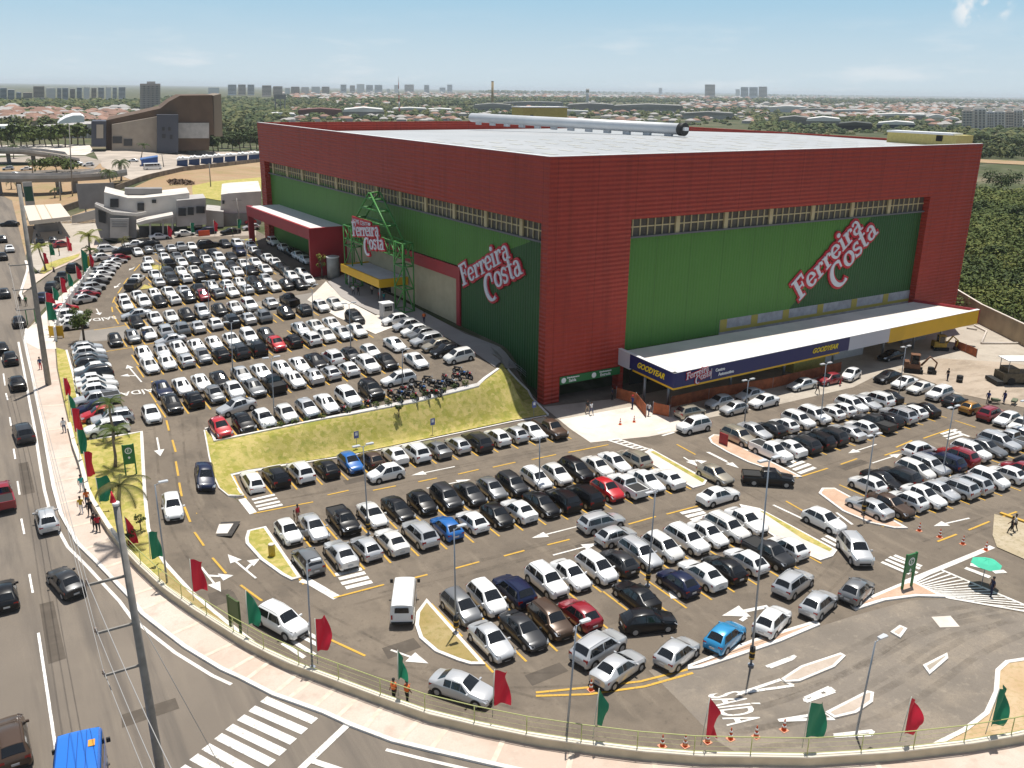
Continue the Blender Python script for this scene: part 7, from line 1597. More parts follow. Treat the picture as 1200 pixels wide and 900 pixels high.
def plate(mb, px, base, depth, mi=0, back=0.):
    """a facade outline standing at the ground point under base, facing the camera, with depth"""
    c = G(*base); d = Vector((c.x, c.y)); d.normalize(); D = Vector((c.x, c.y)).length+back; F_ = []; Bk = []
    for x, y in px:
        r = ray(x, y); k = D/(Vector((r.x, r.y)).dot(d)); p = Vector((r.x*k, r.y*k, H+r.z*k)); F_.append(mb.vert(p)); Bk.append(mb.vert(p+Vector((d.x, d.y, 0))*depth))
    mb.idx(F_, mi); mb.idx(Bk[::-1], mi); n = len(px)
    for i in range(n): j = (i+1) % n; mb.idx([F_[i], Bk[i], Bk[j], F_[j]], mi)
def rectpx(x0, y0, x1, y1): return [(x0, y0), (x1, y0), (x1, y1), (x0, y1)]
def bldg(name, label, cat, base, parts, group=None):
    t = thing(name, label, cat, G(*base), 0, group)
    for nm, m, depth, back, polys in parts:
        each = nm in ('window', 'slate_block', 'porch_column')
        for grp in ([[p] for p in polys] if each else [polys]):
            mb = MB()
            for p in grp: plate(mb, p, base, depth, 0, back)
            world_child(mb.build(nm, m, t, fix=True))
    return t
BROWN = mat('brown_cladding', (.115, .070, .042), .8, var=.12, vscale=.2); TANW = mat('tan_stone', (.36, .30, .24), .8, var=.08, vscale=.3); SLATE = mat('slate_cladding', (.06, .065, .085), .6); DGL = mat('dark_window', (.03, .032, .036), .2); OFFW = mat('off_white_render', (.62, .58, .53), .85, var=.12, vscale=.3); LGREY = mat('light_grey_render', (.42, .40, .38), .85, var=.12, vscale=.4); MGREY = mat('mid_grey_render', (.26, .25, .245), .85, var=.1, vscale=.4)
bldg('convention_hall', 'brown angular convention hall with a sloping roofline and pale stone wall', 'hall', (170, 178), (
 ('brown_wall', BROWN, 60, 2, [[(124, 179), (124, 141), (150, 135.5), (188, 127), (198, 119), (211, 112), (249, 111.5), (251, 158), (246, 158), (245, 176)]]), ('tan_end_wall', mat('tan_end', (.24, .19, .14), .8), 50, 3, [[(250, 112), (259, 110), (261, 160), (251, 160)]]),
 ('stone_wall', TANW, 4, -2, [[(131, 179), (131, 146), (185, 136.5), (185, 179)]]), ('slate_block', SLATE, 20, -6, [rectpx(184, 134.5, 209, 179), rectpx(107, 142, 124, 172)]), ('pale_inset', LGREY, 1, 1.0, [rectpx(209, 144, 245, 162)]),
 ('window', DGL, .4, -2.5, [rectpx(132, 160, 143, 168), rectpx(145, 163, 155, 171)]), ('window', DGL, .4, -6.5, [rectpx(190, 149, 193, 153), rectpx(197, 149, 200, 153), rectpx(190, 157, 194, 162), rectpx(199, 158, 202, 163)]), ('poster', mat('poster_tan', (.4, .34, .27), .7), .3, -6.6, [rectpx(113, 146, 121, 162)])))
for i in range(16):
    x = 205+i*6.3+vr.uniform(-2, 2); tree((x, 177+vr.uniform(-3, 3)-(i*.1)), vr.uniform(4, 6.5), vr.uniform(8, 12), 'bushy dark tree in the clump beside the brown convention hall', LEAFD, 'trees beside the convention hall', 420, 1.0, .85)
for i in range(15):
    x = -5+i*7.4; tree((x, 171+vr.uniform(-2, 2)), vr.uniform(4.5, 6.5), vr.uniform(8, 12), 'bushy roadside tree in the row before the far white wall', LEAF, 'tree row beyond the overpass', 420, 1.0, .85)
tree((67, 203), 9, 6, 'wide flat green tree beside the ring road', LEAF, None, 1100, .6, .5, 14)
bldg('apartment_tower', 'single beige apartment tower rising behind the brown convention hall', 'tower', (176, 130), (('wall', mat('tower_beige', (.40, .34, .31), .8), 22, 0, [rectpx(164, 98, 188, 133)]), ('balcony_column', mat('tower_dark_beige', (.22, .19, .18), .8), .5, -1, [rectpx(168+i*5, 100, 170+i*5, 132) for i in range(4)]), ('floor_line', mat('tower_line', (.52, .47, .43), .8), .6, -1.5, [rectpx(164, 100+i*2.5, 188, 100.6+i*2.5) for i in range(12)]), ('roof_room', LGREY, 8, 4, [rectpx(172, 95.5, 182, 98)])))  # balcony columns in a darker beige than the wall
bldg('arched_hall', 'white arched roof hall beyond the overpass', 'hall', (80, 152), (('roof', WHITEF, 60, 0, [[(67, 150), (67, 146), (70, 142), (77, 138), (86, 135.2), (95, 135), (99, 137), (99, 150)]]), ('wall', LGREY, 30, 2, [rectpx(95, 144, 110, 150)])))
bldg('white_shed', 'low shed with a bright white roof at the left of the tree row', 'shed', (15, 160), (('roof', WHITEF, 30, 0, [[(-20, 148), (15, 147.5), (40, 151.5), (38, 154), (-20, 154)]]), ('wall', MGREY, 25, 2, [rectpx(-20, 154, 38, 160)])))
bldg('factory_wall', 'long pale striped wall building behind the tree row', 'building', (75, 162), (('wall', LGREY, 30, 0, [[(42, 149), (107, 145), (107, 165), (42, 165)]]), ('pilaster', OFFW, .5, -.6, [rectpx(46+i*4, 148.5-i*.25, 47.4+i*4, 164) for i in range(15)])))
GB = bldg('corner_building', 'pale grey two storey building with a porch facing the side street', 'building', (175, 279), (
 ('upper_wall', OFFW, 12, 2.5, [[(122, 225), (150, 232), (168, 232), (205, 228), (222, 226), (222, 262), (122, 262)]]), ('side_wing', LGREY, 9, .5, [[(207, 235), (241, 232), (242, 263), (207, 266)]]), ('lower_wall', MGREY, 7, -1, [[(111, 241), (129, 247), (160, 252), (160, 279), (118, 279), (112, 262)]]), ('white_band', OFFW, .6, -1.7, [[(111, 238.5), (131, 248), (160, 250), (171, 248), (171, 251), (160, 253.5), (131, 251.5), (111, 242)]]),
 ('sign_wall', LGREY, .6, -2.2, [rectpx(129, 256, 151, 279)]), ('porch_roof', OFFW, 5, -4, [[(160, 261), (170, 258), (203, 251.5), (203, 254), (163, 264)]]), ('porch_column', LGREY, .6, -3.5, [rectpx(175, 258, 177, 277), rectpx(190, 256, 192, 274), rectpx(201, 254, 203, 270)]),
 ('window', DGL, .3, 2.1, [rectpx(129, 233, 139, 243), rectpx(161, 238, 169, 247), rectpx(178, 234, 183, 238)]), ('window', DGL, .3, .1, [rectpx(209, 244, 218, 253), rectpx(220, 243, 227, 252), rectpx(230, 242, 240, 250)]), ('garage_door', DGL, .3, -1.4, [[(115, 246), (124, 249), (124, 262), (116, 260)]]), ('porch_opening', DGL, .3, -.9, [rectpx(163, 265, 200, 278)]), ('roof_plant', MGREY, 3, 8, [rectpx(146, 221, 190, 228)]),
 ('lettering_bar', MGREY, .1, -2.35, [rectpx(131, 259+i*3, 149, 260.2+i*3) for i in range(3)])))
bldg('white_wall_building', 'windowless white building at the far left corner of the store', 'building', (283, 263), (('wall', OFFW, 25, 0, [[(259, 228), (268, 226.5), (306, 224), (306, 268), (259, 268)]]), ('lower_annex', LGREY, 10, -3, [[(241, 246), (262, 248), (262, 266), (241, 266)]]), ('window', DGL, .3, -.4, [rectpx(260.5, 235, 263, 239)]), ('base_band', MGREY, .5, -.8, [[(262, 250), (306, 250), (306, 266), (262, 266)]])))
bldg('street_wall', 'long low grey boundary wall along the bare field', 'wall', (100, 262), (('wall', LGREY, .4, 0, [[(84, 253), (115, 245), (115, 256), (84, 262)]]),))
# fuel station
z = 8.6; Q = [gz(x, y, z) for x, y in ((28, 241), (71, 238.5), (82.5, 253.5), (34, 259))]; t = thing('fuel_station', 'fuel station canopy with a cream roof beside the avenue', 'fuel station', ((Q[0]+Q[2])/2).xy.to_3d()); 
mb = MB(); mb.prism([xy(p) for p in Q], z-.9, z); world_child(mb.build('canopy_roof', mat('cream_roof', (.62, .55, .46), .7, var=.05), t))
mb = MB()
for k in (.3, .55): a = Q[0].lerp(Q[1], k); b = Q[3].lerp(Q[2], k); d = (b-a).normalized(); n = Vector((-d.y, d.x, 0))*.12; mb.prism([xy(a-n), xy(b-n), xy(b+n), xy(a+n)], z+.003, z+.03)
world_child(mb.build('roof_seam', mat('seam_tan', (.45, .36, .24), .8), t))
for u, v in ((.2, .3), (.2, .75), (.75, .3), (.75, .75)):
    p = Q[0].lerp(Q[1], u).lerp(Q[3].lerp(Q[2], u), v); mb = MB(); mb.box((p.x, p.y, (z-.9+2)/2), (.5, .5, z-.9-2)); world_child(mb.build('column', MGREY, t)); mb = MB(); mb.box((p.x, p.y+1.6, 3.4), (.9, .6, 1.9)); world_child(mb.build('fuel_pump', DGL, t))
mb = MB(); p = (Q[0]+Q[2])/2; mb.box((p.x, p.y+1, 3.9), (5, 3, 3)); world_child(mb.build('kiosk', MGREY, t))
b = G(38, 256); t = thing('pylon_sign', 'tall fuel price pylon sign with a dark green panel', 'sign', b); h = top_over(b, 38, 213); mb = MB(); mb.box((0, 0, h/2), (2.2, .5, h)); mb.build('post', LGREY, t); mb = MB(); mb.box((0, -.28, h*.68), (1.9, .06, h*.4)); mb.build('panel', mat('panel_darkgreen', (.01, .07, .04), .5), t)
b = G(116, 252); t = thing('billboard', 'grey back of a billboard on the bare field', 'billboard', b); mb = MB(); mb.box((0, 0, 5), (9, .4, 6.5)); mb.build('panel', MGREY, t); mb = MB()
for s in (-3, 3): mb.box((s, .3, 1), (.3, .3, 3.4))
mb.build('post', MGREY, t)
# overpasses
def overpass(label, pts, zdeck, width, piers):
    P = [G(*p) for p in pts]; t = thing('overpass', label, 'overpass', P[0]); mb = MB(); Q = []
    for i, p in enumerate(P):
        d = P[min(i+1, len(P)-1)]-P[max(i-1, 0)]; d.z = 0; d.normalize(); n = Vector((-d.y, d.x, 0)); zz = T(p.x, p.y)+(zdeck[i] if isinstance(zdeck, (list, tuple)) else zdeck)
        Q.append([(p-n*width/2, zz), (p+n*width/2, zz), n])
    def strip(name, o0, o1, za, zb_, m):
        mb = MB(); I = []
        for a, b, n in Q:
            c = (a[0]+b[0])/2; z = a[1]; I.append([mb.vert((*(c+n*o0).xy, z+za)), mb.vert((*(c+n*o1).xy, z+za)), mb.vert((*(c+n*o1).xy, z+zb_)), mb.vert((*(c+n*o0).xy, z+zb_))])
        for a, b in zip(I, I[1:]):
            for j in range(4): mb.idx([a[j], b[j], b[(j+1) % 4], a[(j+1) % 4]])
        mb.idx(I[0]); mb.idx(I[-1]); return world_child(mb.build(name, m, t, fix=True))
    strip('deck', -width/2, width/2, -1.1, 0, mat('deck_concrete', (.27, .23, .19), .9, var=.15, vscale=.2)); strip('parapet', -width/2, -width/2+.3, .01, 1.0, LGREY); strip('parapet', width/2-.3, width/2, .01, 1.0, LGREY)
    for k in piers:
        s = k*(len(P)-1); i = min(int(s), len(P)-2); p = P[i].lerp(P[i+1], s-i); z = Q[i][0][1]; mb = MB(); mb.box((p.x, p.y, (z-1.1)/2+1), (1.6, 1.6, max(.5, z-1.1-2))); world_child(mb.build('pier', MGREY, t))
overpass('near concrete overpass with a curved deck and parapets', [(-60, 226), (0, 227), (40, 228), (80, 226), (110, 222), (135, 214)], [5.2, 5.2, 5.2, 4.9, 4.4, 3.6], 9, (.2, .32, .55, .66)); overpass('farther concrete overpass curving behind the near one', [(-60, 190), (0, 191), (40, 192), (70, 193), (88, 191)], [5.5, 5.5, 5.2, 4, 1.2], 9, (.15, .32, .5, .65))
for (x, y), k, c, lab in (((10, 199.5), 'u', 's', 'silver suv on the ring road by the picture edge'), ((31, 199.5), 's', 'w', 'white sedan on the ring road in the sun'), ((82, 195), 's', 'w', 'white sedan beside the lamp column on the ring road'), ((91, 193.5), 's', 'w', 'white sedan behind the lamp column on the ring road'), ((104, 195), 'u', 'w', 'white suv leading the pair on the ring road'), ((156, 190), 's', 's', 'silver sedan by the market stalls'), ((16, 206), 's', 's', 'silver sedan in front on the ring road')):
    p = G(x, y); place_car(k, c, (p.x, p.y), math.radians(vr.choice((0, 10, 170))), 0, lab, 'cars on the ring road')
p = G(179, 199); box_van('white minibus by the market stalls', 6.5, 2.1, 2.6, PAINT['w'], p, .1)
bldg('market_stall', 'blue market stall by the road', 'stall', (175, 195), (('wall', mat('stall_blue', (.03, .09, .30), .7, var=.2, vscale=.2), 8, 0, [[(165, 187), (185, 184), (185, 193), (166, 195.5)]]), ('roof', mat('stall_roof', (.06, .14, .34), .6), 9, -.3, [[(164, 187), (185, 183.5), (185, 184.7), (164, 188.2)]])))
for i in range(7):
    x = 207+i*14
    bldg('market_tent', 'white peaked market tent with a blue front, one of the row by the trees', 'tent', (x+6, 195-i*1.2), (('roof', WHITEF, 8, 0, [[(x, 187-i*1.1), (x+3, 184.6-i*1.05), (x+5, 185.6-i*1.05), (x+7, 183.8-i*1.0), (x+9.5, 185.2-i*1.05), (x+13.9, 185.2-i*1.1), (x+13.9, 187-i*1.1), (x, 188.2-i*1.1)]]), ('front', mat('stall_dark_blue', (.02, .05, .14), .7), 6, .6, [rectpx(x+.4, 187.5-i*1.1, x+13, 195-i*1.2)])), 'market tents by the trees')
# roadside hedge fence by the field
Pq = [G(x, y) for x, y in ((70, 250), (100, 240), (130, 226), (165, 213), (205, 203), (255, 196), (305, 190))]; t = thing('field_fence', 'low weathered fence along the road at the bare field', 'fence', Pq[2]); ribbon_wall('panel', Pq, .4, .1, 1.7, mat('fence_brown', (.16, .12, .085), .9, var=.4, vscale=.3), t)
mb = MB()
for k in range(40): leaves(mb, Vector(G(212+vr.uniform(-12, 14), 215+vr.uniform(-2, 2)))+Vector((0, 0, .6)), 1.5, 10, .6, .4)
tag(mb.build('debris_heap', mat('brown_heap', (.12, .075, .045), .9)), 'heap of brown brush lying on the bare field', 'brush heap', None, 'stuff')
# ---- town and woodland to the horizon
TERR = mat('terracotta_roof', (.26, .15, .11), .85, var=.35, vscale=.05); WALLS = [mat('town_white', (.62, .58, .54), .9), mat('town_cream', (.5, .42, .32), .9), mat('town_grey', (.36, .35, .34), .9)]
def house(mb, c, w, d, h, a, mi, mr):
    R = Matrix.Rotation(a, 3, 'Z'); c = Vector(c); f = lambda x, y, z: c+R@Vector((x, y, z))
    V = [f(sx*w/2, sy*d/2, z) for z in (0, h) for sx, sy in ((-1, -1), (1, -1), (1, 1), (-1, 1))]; i = [mb.vert(v) for v in V]
    for q in ((0, 1, 5, 4), (1, 2, 6, 5), (2, 3, 7, 6), (3, 0, 4, 7)): mb.idx([i[k] for k in q], mi)
    o = .5; E = [mb.vert(f(sx*(w/2+o), sy*(d/2+o), h)) for sx, sy in ((-1, -1), (1, -1), (1, 1), (-1, 1))]; r0 = mb.vert(f(-w/2+d*.4, 0, h+d*.28)); r1 = mb.vert(f(w/2-d*.4, 0, h+d*.28))
    for q in ((E[0], E[1], r1, r0), (E[2], E[3], r0, r1), (E[1], E[2], r1), (E[3], E[0], r0)): mb.idx(q, mr)
def town(name, label, regs):
    mb = MB()
    for x0, x1, y0, y1, n, s in regs:
        for _ in range(n):
            y = y0+(y1-y0)*vr.random()**.8; x = vr.uniform(x0, x1); p = G(x, y); k = s*vr.uniform(.45, .95)
            house(mb, (p.x, p.y, p.z-.5), 13*k, 9*k, 4.5*k, vr.uniform(-.5, .5), vr.randrange(3), 3 if vr.random() < .5 else 4)
    tag(mb.build(name, WALLS+[TERR, mat('town_roof_pale', (.36, .345, .33), .8)]), label, 'houses', None, 'stuff')
town('distant_houses', 'mass of small houses with terracotta roofs spread towards the horizon', ((-60, 160, 127, 146, 300, 1.25), (330, 560, 108, 118, 420, 2.0), (560, 800, 108.5, 116, 450, 2.2), (800, 960, 111, 128, 260, 1.8), (930, 1110, 122, 140, 300, 1.4), (1000, 1260, 120, 130, 260, 1.7), (760, 1260, 113, 117, 350, 2.6), (1060, 1260, 128, 150, 130, 1.2), (380, 480, 118, 124, 60, 1.4), (330, 900, 120, 134, 90, 1.3), (330, 900, 131, 145, 230, 1.0), (0, 300, 122, 127, 40, 1.2)))
for i in range(40):
    x = vr.uniform(0, 150) if i < 22 else vr.uniform(950, 1130); y = vr.uniform(134, 148) if i < 22 else vr.uniform(128, 140); p = G(x, y)
    t = thing('town_house', 'small house with a terracotta roof in the nearer town'+(' beyond the overpass' if i < 22 else ' behind the warehouses'), 'house', p, vr.uniform(-.5, .5), 'nearer town houses'); k = vr.uniform(.7, 1.05)
    mb = MB(); mb.box((0, 0, 2.6*k), (13*k, 9*k, 5.2*k)); mb.build('wall', WALLS[i % 3], t); mb = MB(); w, d, h = 13*k, 9*k, 5.2*k; o = .6
    E = [mb.vert((sx*(w/2+o), sy*(d/2+o), h)) for sx, sy in ((-1, -1), (1, -1), (1, 1), (-1, 1))]; r0 = mb.vert((-w/2+d*.4, 0, h+d*.3)); r1 = mb.vert((w/2-d*.4, 0, h+d*.3))
    for q in ((E[0], E[1], r1, r0), (E[2], E[3], r0, r1), (E[1], E[2], r1), (E[3], E[0], r0)): mb.idx(q)
    mb.build('roof', TERR, t)
def blob(mb, c, r, hz, mi):
    n = 7; top = mb.vert((c[0], c[1], c[2]+hz)); rings = []
    for k, (q, z) in enumerate(((.55, .85), (.95, .5), (1.0, .12))):
        rings.append([mb.vert((c[0]+r*q*vr.uniform(.8, 1.2)*math.cos(2*PI*(i+k*.5)/n), c[1]+r*q*vr.uniform(.8, 1.2)*math.sin(2*PI*(i+k*.5)/n), c[2]+hz*z*vr.uniform(.85, 1.15))) for i in range(n)])
    for i in range(n): mb.idx([top, rings[0][i], rings[0][(i+1) % n]], mi)
    for k in range(2):
        for i in range(n): mb.idx([rings[k][i], rings[k+1][i], rings[k+1][(i+1) % n], rings[k][(i+1) % n]], mi)
def woods(name, label, regs):
    mb = MB()
    for x0, x1, y0, y1, n, r in regs:
        for _ in range(n):
            y = y0+(y1-y0)*vr.random()**.85; p = G(vr.uniform(x0, x1), y); k = r*vr.uniform(.6, 1.3); d = math.hypot(p.x, p.y)
            if d < 900: leaves(mb, (p.x, p.y, p.z+k*.8), k, 26, k*.30, .8, vr.randrange(3))
            else: blob(mb, (p.x, p.y, p.z-1), k, k*1.35, vr.randrange(3))
    tag(mb.build(name, [leafmat('wood_dark', (.036, .058, .018), (.055, .08, .022), .01), leafmat('wood_mid', (.065, .088, .024), (.08, .105, .03), .01), leafmat('wood_light', (.105, .115, .035), (.13, .135, .045), .01)]), label, 'woodland', None, 'stuff')
woods('far_woodland', 'belts of dark woodland between the town houses far behind the store', ((-80, 170, 119, 128, 1300, 6), (180, 310, 115, 135, 800, 6.5), (250, 340, 118, 140, 330, 6), (330, 560, 113, 124, 800, 7.5), (440, 840, 114, 120, 1400, 7.5), (-80, 170, 128, 150, 420, 4.5), (260, 320, 140, 168, 200, 4.5), (330, 900, 119, 136, 900, 5), (310, 900, 135, 147, 240, 3.6), (880, 1100, 148, 158, 160, 3.4), (840, 1300, 116, 121, 1300, 9), (880, 1300, 120, 142, 800, 5), (1060, 1300, 140, 168, 480, 4.5), (1130, 1300, 165, 186, 320, 4), (880, 1060, 138, 152, 260, 4.5), (300, 460, 126, 140, 260, 4.5), (560, 900, 107, 110, 500, 20), (-200, -40, 115, 150, 250, 8), (900, 1300, 110, 113, 500, 18)))
bw_ = mat('block_white', (.78, .76, .73), .8); bg_ = mat('block_grey', (.58, .60, .64), .8); bt_ = mat('block_tan', (.55, .47, .41), .8)
sky = [(0, 8, 103, 120, 1), (9, 17, 105, 120, 1), (19, 25, 108, 120, 1), (27, 38, 108.5, 119, 2), (39, 52, 101, 118.5, 2), (54, 65, 103, 118, 0), (67, 72, 103, 118, 1), (73, 80, 103, 118, 1), (82, 88, 104, 118, 2), (90, 96, 102.5, 118, 1), (98, 105, 102, 117, 0), (107, 113, 103, 117, 2), (115, 122, 102.5, 117, 1), (124, 130, 102, 116, 0), (132, 137, 102.5, 116, 1), (139, 147, 102, 116, 1),
 (244, 257, 102.5, 112, 0), (267, 277, 99, 110.5, 1), (279, 288, 99, 110.5, 2), (290, 298, 99, 110.5, 1), (307, 318, 100, 112, 2), (320, 331, 101, 112, 2), (334, 340, 103, 111, 0), (341, 351, 101.5, 111, 2), (353, 362, 102, 111, 0), (365, 375, 101.5, 110, 0), (377, 386, 101.5, 110, 2), (399, 406, 99, 107.5, 1), (410, 416, 100, 107.5, 2), (418, 427, 98.5, 107.5, 0), (429, 437, 99.5, 107.5, 1), (439, 448, 99.5, 107.5, 1), (453, 457, 104, 107.5, 0), (462, 467, 99.5, 107.5, 0), (474, 485, 99, 107.5, 2), (497, 503, 99.5, 108, 1), (515, 522, 102.5, 107.5, 1), (524, 530, 99, 107.5, 1), (772, 776, 103, 110, 1), (826, 838, 99, 114, 2), (862, 867, 104.5, 113, 0), (868, 877, 102, 114.5, 1), (878, 888, 102, 114.5, 1), (889, 899, 101.5, 114.5, 2)]
for x0, x1, y0, y1, c in sky:
    b = ((x0+x1)/2, y1+1.2); lab = 'distant %s apartment tower on the skyline %s' % (('white', 'grey', 'tan')[c], 'at the far end of the wood' if x0 < 150 else 'behind the far rows of houses' if x0 < 600 else 'above the warehouses')
    m = (bw_, bg_, bt_)[c]; fl_ = [rectpx(x0+.3, y0+1+k*1.5, x1-.3, y0+1.6+k*1.5) for k in range(int((y1-y0-1)/1.5))]
    bldg('apartment_tower', lab, 'tower', b, (('wall', m, 25, 0, [rectpx(x0, y0, x1, y1+1.5)]), ('window_row', DGL if c != 0 else bg_, .4, -.6, fl_[:8])), 'apartment towers on the skyline')
b = G(468, 134); t = thing('radio_mast', 'thin red and white radio mast behind the roof', 'mast', b); h = top_over(b, 468, 89); mb = MB()
for k in range(6): mb.tube([(0, 0, h*k/6), (0, 0, h*(k+1)/6)], [1.3-.18*k, 1.3-.18*(k+1)], 6, k % 2)
mb.build('lattice', [mat('mast_red', (.4, .08, .06), .7), mat('mast_white', (.6, .6, .6), .7)], t)
b = G(577, 128); t = thing('chimney', 'tan brick chimney standing behind the roof', 'chimney', b); h = top_over(b, 577, 95.5); mb = MB(); mb.tube([(0, 0, 0), (0, 0, h)], [2.6, 2.3], 12); mb.build('shaft', mat('chimney_tan', (.34, .25, .13), .85), t); mb = MB(); mb.tube([(0, 0, h), (0, 0, h+.8)], 2.7, 12); mb.build('rim', MGREY, t)
b = G(688, 122); t = thing('water_tower', 'pale grey water tower beyond the warehouses', 'tower', b); h = top_over(b, 688, 104); mb = MB(); mb.tube([(0, 0, 0), (0, 0, h)], 4.2, 12); mb.build('shaft', bg_, t); mb = MB(); mb.tube([(0, 0, h*.75), (0, 0, h)], 5, 12); mb.build('tank', LGREY, t)
b = G(328, 131); bldg('water_tower', 'dark square water tower on legs in the trees', 'tower', (328, 132), (('tank', MGREY, 8, 0, [rectpx(321, 110.5, 335, 116)]), ('leg', MGREY, 1.5, 0, [rectpx(322, 116, 323.5, 132), rectpx(328, 116, 329, 132), rectpx(333, 116, 334.5, 132)])))
SHED = mat('shed_roof_grey', (.24, .235, .22), .8, var=.2, vscale=.02); SHEDW = mat('shed_roof_white', (.66, .65, .63), .7)
for x0, x1, y0, y1, dp, rm, wm_, lab in ((349, 401, 127, 136, 60, mat('shed_brick', (.16, .06, .05), .8), mat('shed_brick2', (.17, .07, .06), .8), 'long brown warehouse behind the far store corner'), (402, 450, 126, 137, 70, SHEDW, MGREY, 'warehouse with a white roof beside the brown one'), (311, 346, 132, 139, 40, SHEDW, LGREY, 'low white roofed shed among trees'), (460, 500, 126, 131, 60, SHEDW, LGREY, 'white tent roof shed near the radio mast'), (500, 530, 127, 132, 60, SHEDW, MGREY, 'pale shed next to the tent roof'), (555, 600, 121, 130, 60, SHED, MGREY, 'grey factory shed by the chimney'), (590, 660, 119, 124, 80, SHED, MGREY, 'dark grey factory shed beyond the small yellow room'), (664, 720, 121, 129, 120, SHED, MGREY, 'wide grey factory roof behind the ventilator'), (718, 800, 122, 131, 120, SHED, MGREY, 'widest grey factory roof with a dark gable'), (640, 690, 129, 134, 30, SHEDW, OFFW, 'cream workshop row behind the roof edge'), (800, 860, 131, 139, 60, SHED, LGREY, 'grey workshop with a red awning'), (900, 945, 124, 131, 80, SHEDW, bg_, 'long white factory behind the back parapet'), (935, 975, 127, 133, 70, SHED, mat('shed_blue', (.04, .07, .12), .7), 'dark blue shed among the warehouses'), (912, 950, 136, 146, 50, SHED, MGREY, 'grey shed in the warehouse cluster'), (945, 985, 137, 148, 50, SHEDW, MGREY, 'pale roof shed in the warehouse cluster'), (982, 1022, 143, 152, 50, mat('shed_dark', (.05, .055, .045), .8), DARKIN, 'dark arched shed in the warehouse cluster'), (1028, 1072, 142, 151, 40, SHEDW, mat('shed_navy', (.02, .045, .09), .7), 'navy shed with a white roof near the yellow room'), (975, 1020, 128, 133, 60, SHEDW, LGREY, 'white sawtooth roofed warehouse among trees'), (1015, 1085, 133, 139, 60, SHEDW, MGREY, 'wavy white roofed warehouse'), (1088, 1108, 134, 143, 25, SHEDW, OFFW, 'white building with a dark door by the apartment blocks'), (1106, 1124, 137, 145, 25, SHEDW, TANW, 'tan block beside the white building')):
    b = ((x0+x1)/2, y1+.6); hh = y1-y0
    bldg('warehouse', lab, 'warehouse', b, (('wall', wm_, dp, 0, [rectpx(x0, y0+hh*.42, x1, y1+1)]), ('roof', rm, dp+4, -2, [[(x0-.8, y0+hh*.46), (x0+1, y0+hh*.2), ((x0+x1)/2, y0), (x1-1, y0+hh*.2), (x1+.8, y0+hh*.46)]])), 'warehouses behind the store')
for i, (x0, x1, y0) in enumerate(((1127, 1140, 129.5), (1140, 1156, 127.5), (1156, 1165, 131), (1164, 1178, 130.5), (1178, 1188, 131), (1187, 1199, 129), (1200, 1222, 129), (1224, 1250, 131))):
    bldg('apartment_block', ('pale apartment block with white roof rooms, seen beyond the scrub', 'grey apartment block between the pale ones beyond the scrub')[i in (2,)], 'apartment block', ((x0+x1)/2, 152), (('wall', (bt_, bw_, bg_, bw_, bt_, bw_, bt_, bw_)[i], 26, 0, [rectpx(x0, y0, x1, 153)]), ('window_column', mat('block_window', (.16, .16, .165), .4), .3, -.4, [rectpx(x0+(x1-x0)*k, y0+1.5, x0+(x1-x0)*(k+.18), 150) for k in (.15, .45, .72)]), ('floor_band', OFFW, .4, -.7, [rectpx(x0, y0+3+k*3.1, x1, y0+4+k*3.1) for k in range(6)]), ('roof_room', OFFW, 10, 4, [rectpx(x0+2, y0-4, x1-2, y0)])), 'apartment blocks beyond the scrub')  # one block takes the grey wall colour among white and tan
# ================================================================ air, sky, sun, camera
def haze(density):
    mb = MB(); mb.box((0, 0, 44), (100000, 100000, 96)); m = bpy.data.materials.new('haze_air'); m.use_nodes = True; nt = m.node_tree; nt.nodes.remove(nt.nodes['Principled BSDF'])
    v = nt.nodes.new('ShaderNodeVolumePrincipled'); v.inputs['Color'].default_value = (.80, .88, 1, 1); v.inputs['Density'].default_value = density; v.inputs['Anisotropy'].default_value = 0
    nt.links.new(v.outputs[0], nt.nodes['Material Output'].inputs['Volume']); tag(mb.build('haze', m), kind='stuff', label='thin bluish air over the far town', cat='haze')
HAZE = 6e-5
if HAZE: haze(HAZE)
sv = Vector((5.05, 4.8, 30.2)).normalized(); el = math.asin(sv.z); az = math.atan2(sv.x, sv.y)
w = bpy.data.worlds.new('World'); bpy.context.scene.world = w; w.use_nodes = True; nt = w.node_tree; bgn = nt.nodes['Background']
st = nt.nodes.new('ShaderNodeTexSky'); st.sky_type = 'NISHITA'; st.sun_disc = False; st.sun_elevation = el; st.sun_rotation = az; st.air_density = 1.0; st.dust_density = .1; st.ozone_density = 2.2; st.altitude = 0
tc = nt.nodes.new('ShaderNodeTexCoord'); spx = nt.nodes.new('ShaderNodeSeparateXYZ'); nt.links.new(tc.outputs['Generated'], spx.inputs[0])
mp_ = nt.nodes.new('ShaderNodeMapping'); mp_.inputs['Scale'].default_value = (5.0, 5.0, 26.0); nt.links.new(tc.outputs['Generated'], mp_.inputs['Vector'])
nz = nt.nodes.new('ShaderNodeTexNoise'); nz.inputs['Scale'].default_value = 1.5; nz.inputs['Detail'].default_value = 7; nz.inputs['Roughness'].default_value = .58; nt.links.new(mp_.outputs[0], nz.inputs['Vector'])
mr = nt.nodes.new('ShaderNodeMapRange'); mr.interpolation_type = 'SMOOTHSTEP'; mr.inputs['From Min'].default_value = .50; mr.inputs['From Max'].default_value = .72; nt.links.new(nz.outputs['Fac'], mr.inputs['Value'])
me_ = nt.nodes.new('ShaderNodeMapRange'); me_.interpolation_type = 'SMOOTHSTEP'; me_.inputs['From Min'].default_value = .085; me_.inputs['From Max'].default_value = .02; me_.inputs['To Min'].default_value = .0; me_.inputs['To Max'].default_value = .55; nt.links.new(spx.outputs['Z'], me_.inputs['Value'])
